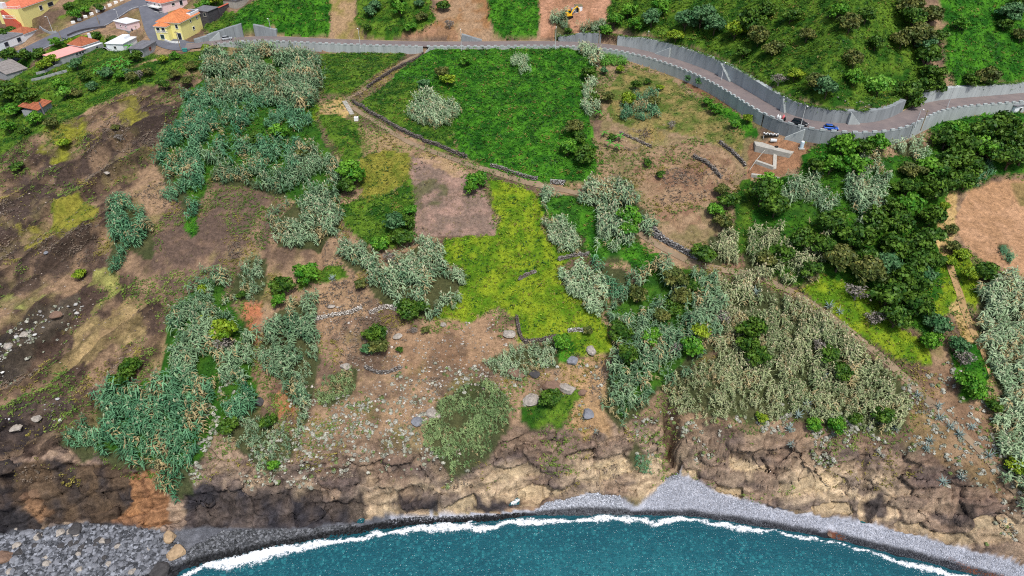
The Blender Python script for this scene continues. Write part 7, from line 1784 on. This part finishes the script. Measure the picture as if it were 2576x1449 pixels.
for lab, pts, n, ca, cb, sm_ in (('pale rubble over the slope above the central cliff', [(680, 1080), (800, 960), (1000, 850), (1250, 800), (1300, 900), (1280, 1000), (1080, 1000), (1070, 1150), (1180, 1195), (700, 1200)], 1500, C(126, 114, 100), C(196, 188, 176), .42),
                             ('light rocks under the collapsed wall', [(780, 790), (920, 760), (1010, 770), (1000, 830), (820, 850)], 420, C(150, 142, 132), C(210, 204, 194), .4),
                             ('whitish broken rock on the left ledges', [(-20, 960), (-20, 880), (80, 800), (200, 740), (205, 760), (120, 850), (20, 930)], 420, C(104, 98, 92), C(206, 206, 202), .8),
                             ('whitish broken rock on the lower left ledge', [(-20, 1110), (0, 1040), (120, 1010), (190, 1005), (170, 1040), (60, 1100)], 320, C(104, 98, 96), C(206, 206, 206), .75),
                             ('scattered stones on the bare left slope', [(0, 400), (330, 240), (480, 180), (470, 300), (260, 480), (260, 640), (420, 800), (230, 980), (0, 860)], 700, C(104, 90, 80), C(176, 162, 150), .35),
                             ('rubble heap in the ruined plot above the parked cars', [(2100, 245), (2150, 232), (2185, 240), (2165, 262), (2110, 272)], 420, C(112, 110, 110), C(176, 174, 170), .5),
                             ('loose stones on the dry terraces', [(1560, 300), (1860, 340), (1840, 480), (1700, 600), (1540, 420)], 420, C(140, 120, 100), C(188, 172, 152), .26),
                             ('earth and stone spoil in the excavated clearing', [(1360, 0), (1540, 0), (1520, 40), (1440, 80), (1370, 85)], 320, C(150, 112, 84), C(196, 164, 130), .35),
                             ('rocks along the split outcrop', [(1290, 960), (1420, 920), (1480, 930), (1440, 960), (1310, 1010)], 160, C(110, 100, 92), C(206, 202, 196), .7)):
    r = np.random.default_rng(n + len(lab)); p = scatter(wpoly(pts), max(.02, n / 900), r, 2.0)[:]
    r.shuffle(p); p = p[:n]; p = p[fbm(p[:, 0] / 4, p[:, 1] / 4, 281, 2) > -.15]; s_ = sm_ * (.3 + .7 * r.random(len(p)) ** 2)
    tag(link('rubble', stones_mesh('rubble', np.c_[p, G.z(p[:, 0], p[:, 1]) + .05], s_, ca, cb, r), M['stone']), lab, 'rubble', kind='stuff')

def big_rock(px, py, rad, col, label, seed, squash=.7, group='boulders on the shore'):
    r = np.random.default_rng(seed); n1_, n2_ = 10, 14; V = []
    for i in range(1, n1_):
        for j in range(n2_):
            t, f_ = math.pi * i / n1_, 2 * math.pi * j / n2_; d = np.array([math.sin(t) * math.cos(f_), math.sin(t) * math.sin(f_), math.cos(t)]); V.append(d)
    V += [np.array([0, 0, 1.0]), np.array([0, 0, -1.0])]; V = np.array(V); k = (n1_ - 1) * n2_
    # chopped by random planes: facets like broken rock
    for _ in range(14):
        nrm = r.normal(0, 1, 3); nrm /= np.linalg.norm(nrm); lim = r.uniform(.62, .9); q = V @ nrm; V = V - np.maximum(q - lim, 0)[:, None] * nrm
    V = V * np.array([r.uniform(1, 1.3), r.uniform(.8, 1.1), squash]) * rad + r.normal(0, .02 * rad, V.shape)
    Fq = [(i * n2_ + j, i * n2_ + (j + 1) % n2_, (i + 1) * n2_ + (j + 1) % n2_, (i + 1) * n2_ + j) for i in range(n1_ - 2) for j in range(n2_)]
    Fq += [(k, (j + 1) % n2_, j, j)[:3] for j in range(n2_)] + [(k + 1, (n1_ - 2) * n2_ + j, (n1_ - 2) * n2_ + (j + 1) % n2_) for j in range(n2_)]
    Fq = [f[::-1] for f in Fq]
    w = G.at([px], [py], rad * .3)[0]; o = MB().poly(V, Fq).build('boulder', M[col], loc=(w[0], w[1], w[2] + rad * .15), rz=r.uniform(0, 6.28)); tag(o, label, 'boulder', group)


M['rk_tan'] = plain('tan_boulder', C(166, 142, 112), .9, .25, 1.2, bump=.6); M['rk_grey'] = plain('grey_boulder', C(122, 124, 130), .9, .25, 1.0, bump=.6); M['rk_dark'] = plain('dark_boulder', C(70, 68, 68), .9, .3, 1.0, bump=.6); M['rk_white'] = plain('lichen_white_rock', C(158, 150, 140), .9, .4, 1.6, bump=.8); M['rk_brown'] = plain('brown_rock', C(124, 100, 84), .9, .25, 1.0, bump=.6)
big_rock(427, 1348, 1.6, 'rk_tan', 'upright tan boulder at the end of the landslide', 1); big_rock(444, 1388, 2.1, 'rk_tan', 'large tan boulder at the water edge of the boulder beach', 2); big_rock(400, 1435, 2.2, 'rk_dark', 'big dark boulder half in the water', 3)
big_rock(187, 1330, 1.8, 'rk_dark', 'dark boulder leaning on the cliff foot', 4); big_rock(295, 1375, .8, 'rk_white', 'pale rounded boulder on the cobbles', 5); big_rock(2088, 0 + 1345, .7, 'rk_brown', 'lone brown boulder on the wet pebble line', 6); big_rock(8, 1400, 2.0, 'rk_brown', 'brown boulder at the edge of the boulder beach', 7)
for k in range(60):
    px, py = r.uniform(20, 440), r.uniform(1330, 1440)
    if py < 1345 and px > 300: py += 30
    big_rock(px, py, r.uniform(.5, 1.15), ['rk_grey', 'rk_grey', 'rk_dark', 'rk_white'][k % 4 if k % 8 != 3 else 3], ['mid grey boulder lying among the cobbles under the left cliff', 'mid grey boulder lying among the cobbles under the left cliff', 'dark boulder lying among the cobbles under the left cliff', 'pale boulder lying among the cobbles under the left cliff'][k % 4], 40 + k, .65)
for k, (px, py, rad, cl_, lab) in enumerate([(1385, 965, 2.6, 'rk_brown', 'smooth brown rock hump above the lone dark bush'), (1428, 975, 2.2, 'rk_white', 'lichen spotted rock beside the brown hump'), (1335, 1002, 2.2, 'rk_white', 'white crusted rock left of the grass pocket'), (1300, 935, 2.2, 'rk_brown', 'low brown rock under the pale reeds'), (1488, 880, 1.6, 'rk_white', 'white capped rock by the lower meadow'), (1440, 905, 1.6, 'rk_grey', 'grey rock below the meadow tip'), (1280, 838, 1.6, 'rk_white', 'white rock at the slope edge of the meadow'), (1115, 815, .9, 'rk_white', 'flat white stone below the dark reeds'), (1000, 845, 1.2, 'rk_white', 'pale slab beside the lone bush'), (965, 835, 1.3, 'rk_white', 'white rock on the left of the lone bush'), (832, 770, 1.0, 'rk_white', 'white block above the collapsed wall'), (870, 920, 1.4, 'rk_white', 'long white rock on the rubble slope'), (1345, 940, 1.4, 'rk_dark', 'dark rock knob between the humps'), (1090, 1040, 1.8, 'rk_white', 'pale rock crown beside the olive reed mat'), (1050, 1060, 1.6, 'rk_grey', 'grey rock beside the olive reed mat'), (650, 1010, 1.6, 'rk_dark', 'dark rock in the scar left of the ravine'), (60, 840, 1.3, 'rk_white', 'white faced rock on the left ledge'), (20, 870, 1.5, 'rk_white', 'largest white faced rock on the left ledge'), (140, 790, 1.6, 'rk_brown', 'brown rock at the top of the left ledge'), (40, 1075, 1.6, 'rk_white', 'white rock on the lower left ledge'), (90, 1050, 1.4, 'rk_white', 'second white rock on the lower left ledge'), (1465, 985, 1.4, 'rk_brown', 'brown rock right of the grass pocket'), (1480, 1040, 1.8, 'rk_grey', 'lichened rock right of the grass pocket'), (268, 434, 1.0, 'rk_white', 'pale loose block on the upper left slope'), (115, 635, .8, 'rk_grey', 'small grey block on the left strata')]): big_rock(px, py, rad, cl_, lab, 200 + k, .5, 'rocks on the slope')
